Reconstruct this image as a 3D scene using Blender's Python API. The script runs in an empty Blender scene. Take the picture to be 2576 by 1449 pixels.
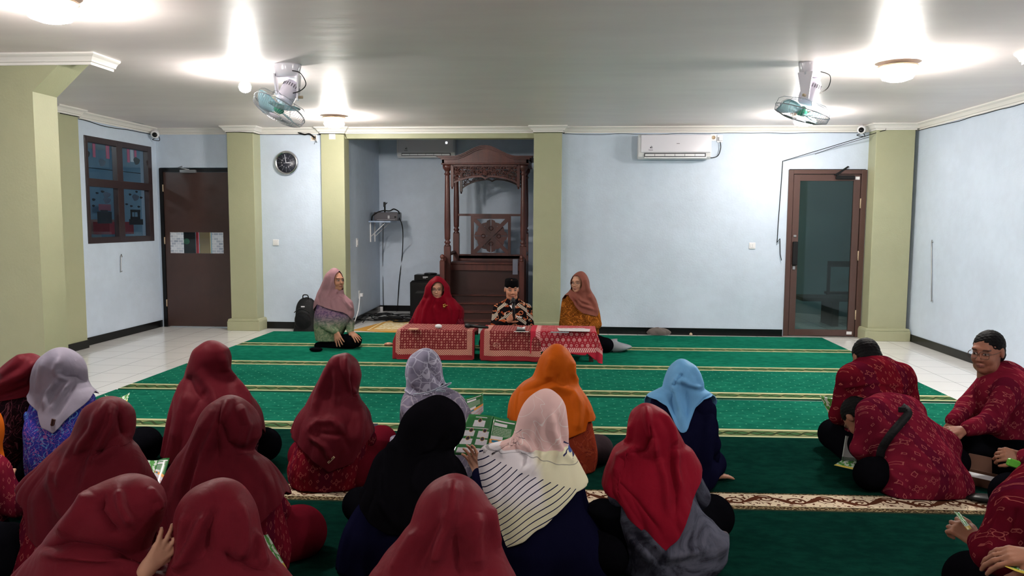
import bpy, math, random
import numpy as np
from mathutils import Vector, Matrix, Euler
random.seed(4); RNG = np.random.RandomState(7)
SC = bpy.context.scene
COL = SC.collection
PI = math.pi

# ------------------------------------------------------------------ camera, world, lamps, exposure
FPX = 1920.0; CAMH = 1.55; IW, IH = 2576, 1449
PITCH, ROLL, YAW = math.radians(4.98), math.radians(-0.3), math.radians(4.3)
_f = Vector((-math.sin(YAW)*math.cos(PITCH), math.cos(YAW)*math.cos(PITCH), -math.sin(PITCH)))
_r0 = Vector((math.cos(YAW), math.sin(YAW), 0)); _u0 = _r0.cross(_f)
_r = math.cos(ROLL)*_r0 - math.sin(ROLL)*_u0
_u = math.sin(ROLL)*_r0 + math.cos(ROLL)*_u0
CAM = Vector((0, 0, CAMH))
cd = bpy.data.cameras.new('camera'); cam = bpy.data.objects.new('camera', cd); COL.objects.link(cam)
cd.sensor_fit = 'HORIZONTAL'; cd.sensor_width = 36; cd.lens = 36*FPX/IW; cd.clip_start = .05
_m = Matrix((( _r.x, _u.x, -_f.x, 0), (_r.y, _u.y, -_f.y, 0), (_r.z, _u.z, -_f.z, CAMH), (0, 0, 0, 1)))
cam.matrix_world = _m
SC.camera = cam
def ray(px, py): return _r*((px-IW/2)/FPX) - _u*((py-IH/2)/FPX) + _f
def on_z(px, py, z=0.0):
    d = ray(px, py); return CAM + d*((z-CAMH)/d.z)
def on_y(px, py, y):
    d = ray(px, py); return CAM + d*(y/d.y)
def on_x(px, py, x):
    d = ray(px, py); return CAM + d*(x/d.x)

w = bpy.data.worlds.new('world'); SC.world = w; w.use_nodes = True
w.node_tree.nodes['Background'].inputs[0].default_value = (0.55, 0.62, 0.7, 1)
w.node_tree.nodes['Background'].inputs[1].default_value = 0.02
SC.view_settings.view_transform = 'Standard'; SC.view_settings.look = 'None'
SC.view_settings.gamma = 1; SC.view_settings.use_curve_mapping = False
SC.view_settings.exposure = 1.12
LAMP = 190.0          # radiance of the disc lamps
BULB = 240.0          # radiance of the small bulb
ZC = 2.84             # ceiling height
# disc lamps (x, y), lamp behind the camera included
DISC_LAMPS = [(-2.92, 9.38), (2.62, 6.50), (2.75, 9.38), (-3.03, 4.35)]
BACK_LAMPS = [(2.6, 1.9), (-2.4, -1.2)]
BULB_XY = (-2.845, 6.6)

# ------------------------------------------------------------------ node helpers
def lin(c):
    c = c/255.0
    return c/12.92 if c <= .04045 else ((c+.055)/1.055)**2.4
def rgb(r, g, b): return (lin(r), lin(g), lin(b), 1)
class X:
    """a node socket with arithmetic"""
    T = None
    def __init__(s, k): s.k = k
    @staticmethod
    def m(op, a, b=None, c=None):
        n = X.T.nodes.new('ShaderNodeMath'); n.operation = op
        for i, v in enumerate((a, b, c)):
            if v is None: continue
            if isinstance(v, X): X.T.links.new(v.k, n.inputs[i])
            else: n.inputs[i].default_value = v
        return X(n.outputs[0])
    def __add__(s, o): return X.m('ADD', s, o)
    __radd__ = __add__
    def __sub__(s, o): return X.m('SUBTRACT', s, o)
    def __rsub__(s, o): return X.m('SUBTRACT', o, s)
    def __mul__(s, o): return X.m('MULTIPLY', s, o)
    __rmul__ = __mul__
    def __truediv__(s, o): return X.m('DIVIDE', s, o)
    def __neg__(s): return X.m('MULTIPLY', s, -1.0)
def sin(a): return X.m('SINE', a)
def cos(a): return X.m('COSINE', a)
def ab(a): return X.m('ABSOLUTE', a)
def fr(a): return X.m('FRACT', a)
def flo(a): return X.m('FLOOR', a)
def lt(a, b): return X.m('LESS_THAN', a, b)
def gt(a, b): return X.m('GREATER_THAN', a, b)
def mx(a, b): return X.m('MAXIMUM', a, b)
def mn(a, b): return X.m('MINIMUM', a, b)
def sqrt(a): return X.m('SQRT', a)
def atan2(a, b): return X.m('ARCTAN2', a, b)
def mod(a, b): return X.m('FLOORED_MODULO', a, b)
def hyp(a, b): return sqrt(a*a+b*b)
def band(a, lo, hi): return gt(a, lo)*lt(a, hi)
def ss(a, e0, e1):
    n = X.T.nodes.new('ShaderNodeMapRange'); n.interpolation_type = 'SMOOTHSTEP'
    X.T.links.new(a.k, n.inputs[0]); n.inputs[1].default_value = e0; n.inputs[2].default_value = e1
    return X(n.outputs[0])
def mix(f, a, b):
    n = X.T.nodes.new('ShaderNodeMix'); n.data_type = 'RGBA'
    if isinstance(f, X): X.T.links.new(f.k, n.inputs[0])
    else: n.inputs[0].default_value = f
    for i, v in ((6, a), (7, b)):
        if isinstance(v, X): X.T.links.new(v.k, n.inputs[i])
        else: n.inputs[i].default_value = v
    return X(n.outputs[2])
def coord(kind='Object'):
    n = X.T.nodes.new('ShaderNodeTexCoord'); return X(n.outputs[kind])
def sep(v):
    n = X.T.nodes.new('ShaderNodeSeparateXYZ'); X.T.links.new(v.k, n.inputs[0])
    return X(n.outputs[0]), X(n.outputs[1]), X(n.outputs[2])
def comb(x, y, z=0.0):
    n = X.T.nodes.new('ShaderNodeCombineXYZ')
    for i, v in enumerate((x, y, z)):
        if isinstance(v, X): X.T.links.new(v.k, n.inputs[i])
        else: n.inputs[i].default_value = v
    return X(n.outputs[0])
def noise(v, scale=5, detail=3, rough=.55, dist=0.0):
    n = X.T.nodes.new('ShaderNodeTexNoise'); X.T.links.new(v.k, n.inputs['Vector'])
    n.inputs['Scale'].default_value = scale; n.inputs['Detail'].default_value = detail
    n.inputs['Roughness'].default_value = rough; n.inputs['Distortion'].default_value = dist
    return X(n.outputs[0])
def wnoise(v):
    n = X.T.nodes.new('ShaderNodeTexWhiteNoise'); n.noise_dimensions = '3D'
    X.T.links.new(v.k, n.inputs['Vector']); return X(n.outputs[0])
def voro(v, scale=5, feature='F1', rand=1.0):
    n = X.T.nodes.new('ShaderNodeTexVoronoi'); n.feature = feature; X.T.links.new(v.k, n.inputs['Vector'])
    n.inputs['Scale'].default_value = scale; n.inputs['Randomness'].default_value = rand
    return X(n.outputs['Distance'])
def attr(name):
    n = X.T.nodes.new('ShaderNodeAttribute'); n.attribute_name = name; return X(n.outputs['Color'])
MATS = {}
def mat(name, col=(.5, .5, .5, 1), rough=.6, metal=0.0, fn=None, bump=None, emit=None, spec=None, sheen=0, coat=0, bstr=.3, bdist=.01, rfn=None):
    if name in MATS: return MATS[name]
    m = bpy.data.materials.new(name); m.use_nodes = True; MATS[name] = m
    X.T = m.node_tree; b = X.T.nodes['Principled BSDF']
    b.inputs['Roughness'].default_value = rough; b.inputs['Metallic'].default_value = metal
    b.inputs['Base Color'].default_value = col; m.diffuse_color = col
    if spec is not None: b.inputs['Specular IOR Level'].default_value = spec
    if sheen: b.inputs['Sheen Weight'].default_value = sheen; b.inputs['Sheen Roughness'].default_value = .5
    if coat: b.inputs['Coat Weight'].default_value = coat; b.inputs['Coat Roughness'].default_value = .1
    if fn:
        c = fn(); X.T.links.new(c.k, b.inputs['Base Color'])
    if rfn:
        c = rfn(); X.T.links.new(c.k, b.inputs['Roughness'])
    if bump:
        h = bump(); n = X.T.nodes.new('ShaderNodeBump'); n.inputs['Strength'].default_value = bstr
        n.inputs['Distance'].default_value = bdist
        X.T.links.new(h.k, n.inputs['Height']); X.T.links.new(n.outputs[0], b.inputs['Normal'])
    if emit:
        b.inputs['Emission Color'].default_value = emit[0]; b.inputs['Emission Strength'].default_value = emit[1]
    return m
def glass(name, tint, refl=.08, alpha=.5):
    m = bpy.data.materials.new(name); m.use_nodes = True; MATS[name] = m; t = m.node_tree; t.nodes.clear()
    o = t.nodes.new('ShaderNodeOutputMaterial'); a = t.nodes.new('ShaderNodeBsdfTransparent'); g = t.nodes.new('ShaderNodeBsdfGlossy')
    a.inputs[0].default_value = tint; g.inputs['Roughness'].default_value = .03; g.inputs[0].default_value = (.9, 1, .97, 1)
    mxn = t.nodes.new('ShaderNodeMixShader'); fz = t.nodes.new('ShaderNodeFresnel'); ge = t.nodes.new('ShaderNodeNewGeometry'); mr = t.nodes.new('ShaderNodeMapRange'); mr.inputs[3].default_value = 1.5; mr.inputs[4].default_value = 1/1.5; t.links.new(ge.outputs['Backfacing'], mr.inputs[0]); mu = t.nodes.new('ShaderNodeMath'); mu.operation = 'MULTIPLY'
    t.links.new(mr.outputs[0], fz.inputs[0]); sb = t.nodes.new('ShaderNodeMath'); sb.operation = 'SUBTRACT'; sb.inputs[0].default_value = 1; t.links.new(ge.outputs['Backfacing'], sb.inputs[1])
    t.links.new(fz.outputs[0], mu.inputs[0]); t.links.new(sb.outputs[0], mu.inputs[1]); t.links.new(mu.outputs[0], mxn.inputs[0]); t.links.new(a.outputs[0], mxn.inputs[1]); t.links.new(g.outputs[0], mxn.inputs[2])
    t.links.new(mxn.outputs[0], o.inputs[0]); m.diffuse_color = tint
    return m

# ------------------------------------------------------------------ mesh helpers (everything authored in world coordinates)
class MB:
    def __init__(s): s.v = []; s.f = []; s.sm = []; s.mi = []
    def add(s, vs, fs, smooth=False, mi=0):
        o = len(s.v); s.v += [tuple(v) for v in vs]
        s.f += [tuple(i+o for i in f) for f in fs]; s.sm += [smooth]*len(fs); s.mi += [mi]*len(fs); return s
    def box(s, a, b, mi=0, R=None, c=None, bev=0):
        """box from corner a to corner b, rotated by R about c"""
        x0, y0, z0 = a; x1, y1, z1 = b
        if bev:
            xs = (x0, x0+bev, x1-bev, x1); ys = (y0, y0+bev, y1-bev, y1)
            pr = []
            for z, k in ((z0, 1), (z0+bev, 0), (z1-bev, 0), (z1, 1)):
                e = bev if k else 0
                pr.append([(x0+e+bev*.3*(1-k), y0+e, z), (x1-e-bev*.3*(1-k), y0+e, z), (x1-e, y0+e+bev*.3*(1-k), z), (x1-e, y1-e-bev*.3*(1-k), z), (x1-e-bev*.3*(1-k), y1-e, z), (x0+e+bev*.3*(1-k), y1-e, z), (x0+e, y1-e-bev*.3*(1-k), z), (x0+e, y0+e+bev*.3*(1-k), z)])
            vs = [p for q in pr for p in q]
            fs = [tuple(range(7, -1, -1)), tuple(range(24, 32))]
            for k in range(3):
                for i in range(8):
                    j = (i+1) % 8; fs.append((k*8+i, k*8+j, k*8+8+j, k*8+8+i))
        else:
            vs = [(x0, y0, z0), (x1, y0, z0), (x1, y1, z0), (x0, y1, z0), (x0, y0, z1), (x1, y0, z1), (x1, y1, z1), (x0, y1, z1)]
            fs = [(3, 2, 1, 0), (4, 5, 6, 7), (0, 1, 5, 4), (1, 2, 6, 5), (2, 3, 7, 6), (3, 0, 4, 7)]
        if R is not None:
            c = Vector(c) if c is not None else (Vector(a)+Vector(b))/2
            vs = [R @ (Vector(v)-c)+c for v in vs]
        return s.add(vs, fs, False, mi)
    def prism(s, poly, d, mi=0):
        """polygon (list of 3D points) extruded by vector d"""
        n = len(poly); d = Vector(d); P = [Vector(p) for p in poly]
        return s.add(P+[p+d for p in P], [tuple(range(n-1, -1, -1)), tuple(range(n, 2*n))]+[(i, (i+1) % n, n+(i+1) % n, n+i) for i in range(n)], False, mi)
    def tube(s, pts, r, n=8, caps=True, closed=False, mi=0):
        P = [Vector(p) for p in pts]; m = len(P)
        rs = r if isinstance(r, (list, tuple)) else [r]*m
        up = None; vs = []
        for i in range(m):
            if closed: t = (P[(i+1) % m]-P[i-1])
            else: t = P[min(i+1, m-1)]-P[max(i-1, 0)]
            if t.length < 1e-9: t = Vector((0, 0, 1))
            t.normalize()
            if up is None:
                up = Vector((0, 0, 1)) if abs(t.z) < .9 else Vector((1, 0, 0))
            up = (up-t*up.dot(t));
            if up.length < 1e-6: up = t.orthogonal()
            up.normalize()
            s2 = t.cross(up)
            for k in range(n):
                a = 2*PI*k/n; vs.append(P[i]+(up*math.cos(a)+s2*math.sin(a))*rs[i])
        fs = []
        for i in range(m if closed else m-1):
            j = (i+1) % m
            for k in range(n):
                l = (k+1) % n; fs.append((i*n+k, i*n+l, j*n+l, j*n+k))
        if caps and not closed: fs += [tuple(range(n-1, -1, -1)), tuple(range((m-1)*n, m*n))]
        return s.add(vs, fs, True, mi)
    def lathe(s, prof, c, n=24, axis=(0, 0, 1), mi=0, caps=True):
        """prof: (radius, height along axis)"""
        A = Vector(axis).normalized(); U = A.orthogonal().normalized(); W = A.cross(U); c = Vector(c)
        vs = [c+A*h+(U*math.cos(2*PI*k/n)+W*math.sin(2*PI*k/n))*r for r, h in prof for k in range(n)]
        fs = [(i*n+k, i*n+(k+1) % n, (i+1)*n+(k+1) % n, (i+1)*n+k) for i in range(len(prof)-1) for k in range(n)]
        if caps: fs += [tuple(range(n-1, -1, -1)), tuple(range((len(prof)-1)*n, len(prof)*n))]
        return s.add(vs, fs, True, mi)
    def ell(s, c, r, n=20, m=12, R=None, mi=0):
        c = Vector(c); vs = []
        for i in range(m+1):
            t = PI*i/m
            for k in range(n):
                a = 2*PI*k/n; p = Vector((math.sin(t)*math.cos(a)*r[0], math.sin(t)*math.sin(a)*r[1], math.cos(t)*r[2]))
                vs.append(c+(R @ p if R is not None else p))
        fs = [(i*n+k, (i+1)*n+k, (i+1)*n+(k+1) % n, i*n+(k+1) % n) for i in range(m) for k in range(n)]
        return s.add(vs, fs, True, mi)
    def grid(s, fn, nu, nv, mi=0, smooth=True):
        vs = [fn(i/nu, j/nv) for j in range(nv+1) for i in range(nu+1)]
        fs = [(j*(nu+1)+i, j*(nu+1)+i+1, (j+1)*(nu+1)+i+1, (j+1)*(nu+1)+i) for j in range(nv) for i in range(nu)]
        return s.add(vs, fs, smooth, mi)
ORG = {}
def root_of(p):
    while p.parent: p = p.parent
    return p
def mesh_obj(name, V, Fc, mats, parent, smooth, uv=None, vcol=None, mi=None, fix=True):
    V = np.asarray(V, dtype=float).reshape(-1, 3)
    if parent is not None: org = ORG[root_of(parent).name]
    else:
        lo, hi = V.min(0), V.max(0); org = np.array([(lo[0]+hi[0])/2, (lo[1]+hi[1])/2, lo[2]])
    me = bpy.data.meshes.new(name)
    me.from_pydata([tuple(v) for v in (V-org)], [], [tuple(f) for f in Fc])
    if not isinstance(mats, (list, tuple)): mats = [mats]
    for m in mats: me.materials.append(m)
    n = len(me.polygons)
    if isinstance(smooth, bool): me.polygons.foreach_set('use_smooth', [smooth]*n)
    else: me.polygons.foreach_set('use_smooth', list(smooth))
    if mi is not None: me.polygons.foreach_set('material_index', list(mi))
    if uv is not None:
        L = me.uv_layers.new(name='uv'); li = np.zeros(len(me.loops), dtype=int); me.loops.foreach_get('vertex_index', li)
        L.data.foreach_set('uv', np.asarray(uv)[li].astype(np.float32).ravel())
    if vcol is not None:
        a = me.color_attributes.new('Col', 'FLOAT_COLOR', 'POINT')
        c = np.ones((len(V), 4), dtype=np.float32); c[:, :3] = vcol; a.data.foreach_set('color', c.ravel())
    me.update()
    o = bpy.data.objects.new(name, me); COL.objects.link(o)
    if parent is not None: o.parent = parent
    else: o.location = org; ORG[o.name] = org
    if fix:
        import bmesh
        bm = bmesh.new(); bm.from_mesh(me); bmesh.ops.recalc_face_normals(bm, faces=bm.faces); bm.to_mesh(me); bm.free()
    return o
def obj(name, mb, m, parent=None, solid=0, bevel=0, label=None):
    o = mesh_obj(name, mb.v, mb.f, m, parent, mb.sm, mi=mb.mi)
    if bevel:
        b = o.modifiers.new('bevel', 'BEVEL'); b.width = bevel; b.segments = 2; b.limit_method = 'ANGLE'
    if solid:
        b = o.modifiers.new('solid', 'SOLIDIFY'); b.thickness = solid; b.offset = 0
    if label: o['label'] = label
    return o
def tag(o, label, cat, group=None, kind=None):
    o['label'] = label; o['category'] = cat
    if group: o['group'] = group
    if kind: o['kind'] = kind
    return o
def thing(name, label, cat, loc, group=None):
    o = bpy.data.objects.new(name, None); COL.objects.link(o); o.location = loc; ORG[o.name] = np.array(loc, dtype=float)
    o.empty_display_size = .1
    return tag(o, label, cat, group)
def struct(name, mb, m, parent=None, **k):
    o = obj(name, mb, m, parent, **k)
    if parent is None: o['kind'] = 'structure'
    return o
def copy_tree(o, dx, label=None, parent=None):
    c = o.copy(); COL.objects.link(c)
    if parent is None:
        c.location = Vector(o.location)+Vector(dx); ORG[c.name] = np.array(c.location)
        if label: c['label'] = label
    else: c.parent = parent
    for ch in o.children: copy_tree(ch, dx, None, c)
    return c
def bez(pts, n=8):
    """Catmull-Rom through points"""
    P = [Vector(p) for p in pts]; out = []
    for i in range(len(P)-1):
        p0 = P[max(i-1, 0)]; p1 = P[i]; p2 = P[i+1]; p3 = P[min(i+2, len(P)-1)]
        for k in range(n):
            t = k/n; out.append(.5*((2*p1)+(p2-p0)*t+(2*p0-5*p1+4*p2-p3)*t*t+(3*p1-p0-3*p2+p3)*t**3))
    return out+[P[-1]]
def text_mesh(s, size, pos, right, up, name, m, parent, depth=.0006, align='CENTER'):
    """flat lettering turned into a real mesh"""
    cu = bpy.data.curves.new(name, 'FONT'); cu.body = s; cu.size = size; cu.align_x = align; cu.align_y = 'CENTER'; cu.resolution_u = 2
    ob = bpy.data.objects.new(name, cu); COL.objects.link(ob)
    dg = bpy.context.evaluated_depsgraph_get(); me = bpy.data.meshes.new_from_object(ob.evaluated_get(dg))
    bpy.data.objects.remove(ob)
    R = Vector(right).normalized(); U = Vector(up).normalized(); N = R.cross(U); pos = Vector(pos)
    V = [pos+R*v.co.x+U*v.co.y+N*(v.co.z+depth) for v in me.vertices]; Fc = [tuple(p.vertices) for p in me.polygons]
    return mesh_obj(name, V, Fc, m, parent, False, fix=False)
# ------------------------------------------------------------------ setting materials
def wall_fn(base, dirt=.06):
    def f():
        c = coord(); n = noise(c, 1.3, 4); n2 = noise(c, 9, 3)
        d = tuple(v*(1-dirt*2.2) for v in base[:3])+(1,)
        return mix(ss(n*.7+n2*.3, .3, .75), d, base)
    return f
def fine(s=60, d=2): return lambda: noise(coord(), s, d)
M_blue = mat('blue_wall_paint', fn=wall_fn(rgb(206, 219, 235)), rough=.55, bump=fine(40), bstr=.15)
M_olive = mat('olive_paint', fn=wall_fn(rgb(170, 171, 138), .04), rough=.5, bump=fine(50), bstr=.12)
def ceil_fn():
    c = coord(); x, y, z = sep(c)
    n = noise(comb(x*.6, y*2.2, 0), 1.2, 5); base = mix(ss(n, .3, .7), rgb(240, 228, 226), rgb(246, 235, 232))
    st = band(x+.15*noise(c, 2)-.07, -5.0, -4.35)*band(y+.1*noise(c, 5), 7.02, 7.3)
    st2 = band(x, -4.6, -4.25)*band(y+.2*noise(c, 7), 7.75, 7.9)
    return mix(mn(st*.55+st2*.3, 1.0), base, rgb(150, 156, 160))
def ceil_bump():
    c = coord(); x, y, z = sep(c)
    return noise(comb(x*.8, y*5, 0), 1.5, 4)
M_ceil = mat('ceiling_gloss_paint', fn=ceil_fn, rough=.44, spec=.36, bump=ceil_bump, bstr=.06, bdist=.03)
M_white = mat('white_plaster', rgb(226, 222, 216), .5)
M_black_tile = mat('black_skirting', rgb(12, 12, 14), .25, spec=.3)
def tile_fn():
    x, y, z = sep(coord()); s = .405
    u = fr(x/s+.2); v = fr(y/s+.35)
    g = mx(gt(ab(u-.5), .492), gt(ab(v-.5), .492))
    n = noise(coord(), .8, 3)
    return mix(g, mix(n, rgb(222, 219, 214), rgb(236, 234, 230)), rgb(150, 147, 142))
M_tile = mat('white_floor_tiles', fn=tile_fn, rough=.12, spec=.5)
M_brown = mat('dark_brown_paint', fn=wall_fn(rgb(72, 50, 44), .12), rough=.35)
M_frame = mat('brown_frame', rgb(78, 54, 48), .35)
M_dark = mat('near_black', rgb(11, 10, 12), .4, spec=.3)

# ------------------------------------------------------------------ shell
YB = 10.6; XL = -5.9; XR = 4.5; YN = 12.9
fl = MB(); fl.box((-9, -5, -.1), (6.2, 14.2, 0)); struct('floor', fl, M_tile)
ce = MB(); ce.box((-9, -5, ZC), (6.2, 10.75, ZC+.12)); struct('ceiling', ce, M_ceil)
T = .16
NX0, NX1 = -3.20, -.42     # prayer niche opening
DLx = (-5.86, -4.70); DRx = (2.93, 3.93)     # door openings
wb = MB()
wb.box((NX1-.0, YB, 0), (DRx[0], YB+T, ZC)); wb.box((DRx[1], YB, 0), (XR+T, YB+T, ZC)); wb.box((DRx[0], YB, 2.27), (DRx[1], YB+T, ZC))
wb.box((DLx[1], YB, 0), (NX0, YB+T, ZC)); wb.box((XL-T, YB, 0), (DLx[0], YB+T, ZC)); wb.box((DLx[0], YB, 2.29), (DLx[1], YB+T, ZC))
struct('wall_back', wb, M_blue)
lin_ = MB(); lin_.box((NX0, YB-.02, 2.69), (NX1, YB+T, ZC)); struct('trim_1', lin_, M_olive)
nl = MB(); nl.prism([(NX0, YB+T, 0), (-3.25, YN, 0), (-3.4, YN, 0), (NX0-.15, YB+T, 0)], (0, 0, 3.3)); struct('wall_niche_left', nl, M_blue)
nb = MB(); nb.box((-3.4, YN, 0), (.9, YN+T, 3.3)); struct('wall_niche_back', nb, M_blue)
nr = MB(); nr.box((NX1, YB+T, 0), (NX1+.15, YN, 3.3)); struct('wall_niche_right', nr, M_blue)
nc = MB(); nc.box((-3.4, YB+.1, 3.2), (.9, YN+T, 3.3)); struct('ceiling_niche', nc, M_white)
WY = (8.97, 10.46); WZ = (1.25, 2.57)      # window opening in the left wall
wl = MB(); wl.box((XL-T, -5, 0), (XL, WY[0], ZC)); wl.box((XL-T, WY[1], 0), (XL, YB, ZC)); wl.box((XL-T, WY[0], 0), (XL, WY[1], WZ[0])); wl.box((XL-T, WY[0], WZ[1]), (XL, WY[1], ZC))
struct('wall_left', wl, M_blue)
wr = MB(); wr.box((XR, -5, 0), (XR+T, YB, ZC)); struct('wall_right', wr, M_blue)
wn = MB(); wn.box((XL-T, -5.1, 0), (XR+T, -5, ZC)); struct('wall_near', wn, M_blue)
# rooms beyond the window, the left door and the glass door
M_roomgreen = mat('teal_room_wall', rgb(128, 152, 156), .6)
M_roomblue = mat('pale_room_wall', rgb(150, 185, 205), .6)
rb = MB(); rb.box((-8.9, 5.5, 0), (-8.8, 13.9, 2.84)); rb.box((-8.9, 13.8, 0), (-4.2, 13.9, 2.84)); rb.box((-8.9, 5.4, 0), (XL-T, 5.5, 2.84)); rb.box((-4.3, YB+T, 0), (-4.2, 13.9, 2.84))
struct('wall_classroom', rb, M_roomblue)
rc2 = MB(); rc2.box((-8.9, 5.4, 2.84), (XL-T, 13.9, 2.9)); rc2.box((XL-T, YB+T, 2.84), (-4.2, 13.9, 2.9)); struct('ceiling_classroom', rc2, M_white)
rg = MB(); rg.box((2.2, YB+T, 0), (2.3, 13.7, 2.84)); rg.box((2.2, 13.6, 0), (3.75, 13.7, 2.84)); rg.prism([(3.75, 13.6, 0), (5.2, 12.6, 0), (5.2, 12.7, 0), (3.75, 13.7, 0)], (0, 0, 2.84)); rg.box((5.1, YB+T, 0), (5.2, 12.7, 2.84))
struct('wall_passage', rg, M_roomgreen)
rg = MB(); rg.box((2.2, YB+T, 2.84), (5.2, 13.7, 2.9)); struct('ceiling_passage', rg, M_white)
rg = MB(); rg.box((2.3, 13.55, 0), (3.75, 13.6, .1)); rg.box((2.3, YB+T, 0), (2.33, 13.55, .1)); struct('baseboard_passage', rg, M_black_tile)

# skirting
def bb(name, boxes):
    m = MB()
    for b in boxes: m.box(*b)
    struct(name, m, M_black_tile)
H0 = .098
bb('baseboard_back', [((-4.4, YB-.012, 0), (-3.5, YB, H0)), ((.0, YB-.012, 0), (DRx[0]-.02, YB, H0))])
bb('baseboard_left', [((XL, 8.72, 0), (XL+.012, YB, H0)), ((XL+.1, 8.36, 0), (XL+.112, 8.74, H0))])
bb('baseboard_right', [((XR-.012, -5, 0), (XR, 10.35, H0))])
m = MB(); m.prism([(NX0+.001, YB+.16, 0), (-3.25, YN, 0), (-3.235, YN, 0), (NX0+.015, YB+.16, 0)], (0, 0, H0)); m.box((-3.25, YN-.012, 0), (NX1, YN, H0)); struct('baseboard_niche', m, M_black_tile)

# pilasters with stepped bases
def pilaster(n, x0, x1, y0, y1, base=True, zt=ZC-.075, z0=0):
    m = MB(); m.box((x0, y0, z0), (x1, y1, zt))
    if base:
        m.box((x0-.045, y0-.045, 0), (x1+.045, y1, .13)); m.prism([(x0-.045, y1, .13), (x0-.03, y1, .165), (x1+.03, y1, .165), (x1+.045, y1, .13)], (0, y0-y1-.037, 0))
    struct('column_%d' % n, m, M_olive, bevel=.006)
pilaster(1, -4.745, -4.37, 10.36, YB+.01)
pilaster(2, -3.47, -3.14, 10.52, YB+T, base=False)
pilaster(3, -.50, -.12, 10.46, YB+T)
pilaster(4, 3.95, 4.44, 10.36, YB+.01)
pilaster(5, XL, XL+.1, 8.36, 8.73, base=False)
# big column with haunched beam
cx = -4.248; y0c, y1c = 5.84, 6.13
m = MB(); m.box((-6.2, y0c, 0), (cx, y1c, 2.553))
m.prism([(-6.2, y0c, 2.553), (cx, y0c, 2.553), (-3.965, y0c, ZC-.03), (-3.94, y0c, ZC), (-6.2, y0c, ZC)], (0, y1c-y0c, 0))
struct('column_6', m, M_olive)
m = MB(); m.box((3.4+.85, 5.9, 0), (5.2, 6.2, 2.553)); m.prism([(5.2, 5.9, 2.553), (4.25, 5.9, 2.553), (3.53, 5.9, ZC-.03), (3.5, 5.9, ZC), (5.2, 5.9, ZC)], (0, .3, 0)); struct('column_7', m, M_olive)

# crown moulding
PROF = [(0, 0), (.075, 0), (.075, -.012), (.066, -.02), (.05, -.03), (.035, -.05), (.03, -.062), (.014, -.066), (.012, -.085), (0, -.085)]
def cornice(name, path, sides=None):
    """path: list of (x, y) along the wall foot; moulding grows to the left of the walking direction"""
    m = MB(); P = [Vector((a, b)) for a, b in path]; n = len(P); rings = []
    for i in range(n):
        d0 = (P[i]-P[i-1]).normalized() if i else None; d1 = (P[i+1]-P[i]).normalized() if i < n-1 else None
        n0 = Vector((-d0.y, d0.x)) if d0 else None; n1 = Vector((-d1.y, d1.x)) if d1 else None
        if n0 is None: b = n1
        elif n1 is None: b = n0
        else: b = (n0+n1)/(1+n0.dot(n1))
        rings.append([(P[i].x+b.x*a, P[i].y+b.y*a, ZC+z) for a, z in PROF])
    k = len(PROF); vs = [p for r_ in rings for p in r_]
    fs = [(i*k+j, i*k+(j+1) % k, (i+1)*k+(j+1) % k, (i+1)*k+j) for i in range(n-1) for j in range(k)]
    fs += [tuple(range(k)), tuple(range((n-1)*k, n*k))]
    m.add(vs, fs); struct(name, m, M_white)
# back wall (walking towards -x so that left is -y)
cornice('trim_2', [(XR, YB-.001), (4.44, YB-.001), (4.44, 10.36), (3.95, 10.36), (3.95, YB-.001), (-.12, YB-.001), (-.12, 10.46), (-.50, 10.46), (-.50, YB-.025), (-3.14, YB-.025), (-3.14, 10.52), (-3.47, 10.52), (-3.47, YB-.001), (-4.37, YB-.001), (-4.37, 10.36), (-4.745, 10.36), (-4.745, YB-.001), (XL, YB-.001)])
cornice('trim_3', [(XL, YB), (XL, 8.73), (XL+.1, 8.73), (XL+.1, 8.3)])
cornice('trim_4', [(XR, -5), (XR, YB)])
cornice('trim_5', [(-3.76, y1c), (-3.76, y0c), (-6.2, y0c)])
cornice('trim_6', [(5.2, 5.9), (3.42, 5.9), (3.42, 6.2)])
# ------------------------------------------------------------------ lamps
M_bulb = mat('lamp_glow', (1, 1, 1, 1), emit=((1, .955, .90, 1), LAMP))
M_bulb2 = mat('bulb_glow', (1, 1, 1, 1), emit=((1, .96, .92, 1), BULB))
M_tan = mat('tan_plastic', rgb(190, 168, 140), .5)
M_cream = mat('cream_plastic', rgb(224, 212, 196), .45)
M_wp = mat('white_plastic', rgb(232, 231, 233), .25)
M_wgloss = mat('glossy_white_plastic', rgb(225, 222, 230), .12, coat=.5)
M_black = mat('black_plastic', rgb(12, 12, 14), .35, spec=.3)
M_chrome = mat('chrome', rgb(200, 200, 205), .2, 1.0)
M_silver = mat('silver_metal', rgb(170, 170, 172), .35, .8)
def glow(k): return mat('lamp_glow_%d' % int(k*100), (1, 1, 1, 1), emit=((1, .955, .90, 1), LAMP*k))
def disc_lamp(x, y, label, mb=None):
    t = thing('ceiling_lamp', label, 'lamp', (x, y, ZC), 'disc lamps on the ceiling')
    m = MB(); m.lathe([(.02, 0), (.03, -.01), (.04, -.018), (.15, -.026), (.155, -.033), (.11, -.04), (.03, -.045), (.03, -.06)], (x, y, ZC), 28); obj('lamp_holder', m, M_tan, t)
    m = MB(); m.lathe([(.03, -.058), (.08, -.06), (.118, -.078), (.126, -.1), (.112, -.128), (.06, -.146), (.005, -.15)], (x, y, ZC), 24); obj('lamp_globe', m, mb or M_bulb, t)
disc_lamp(*DISC_LAMPS[0], 'round ceiling lamp with tan dish above the pale column left of the prayer niche', glow(.72))
disc_lamp(*DISC_LAMPS[1], 'large bright ceiling lamp with tan dish right of the right ceiling fan')
disc_lamp(*DISC_LAMPS[2], 'bright ceiling lamp partly hidden behind the right ceiling fan', glow(.55))
disc_lamp(*DISC_LAMPS[3], 'glaring ceiling lamp at the top left edge in front of the big green column', glow(.8))
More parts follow.
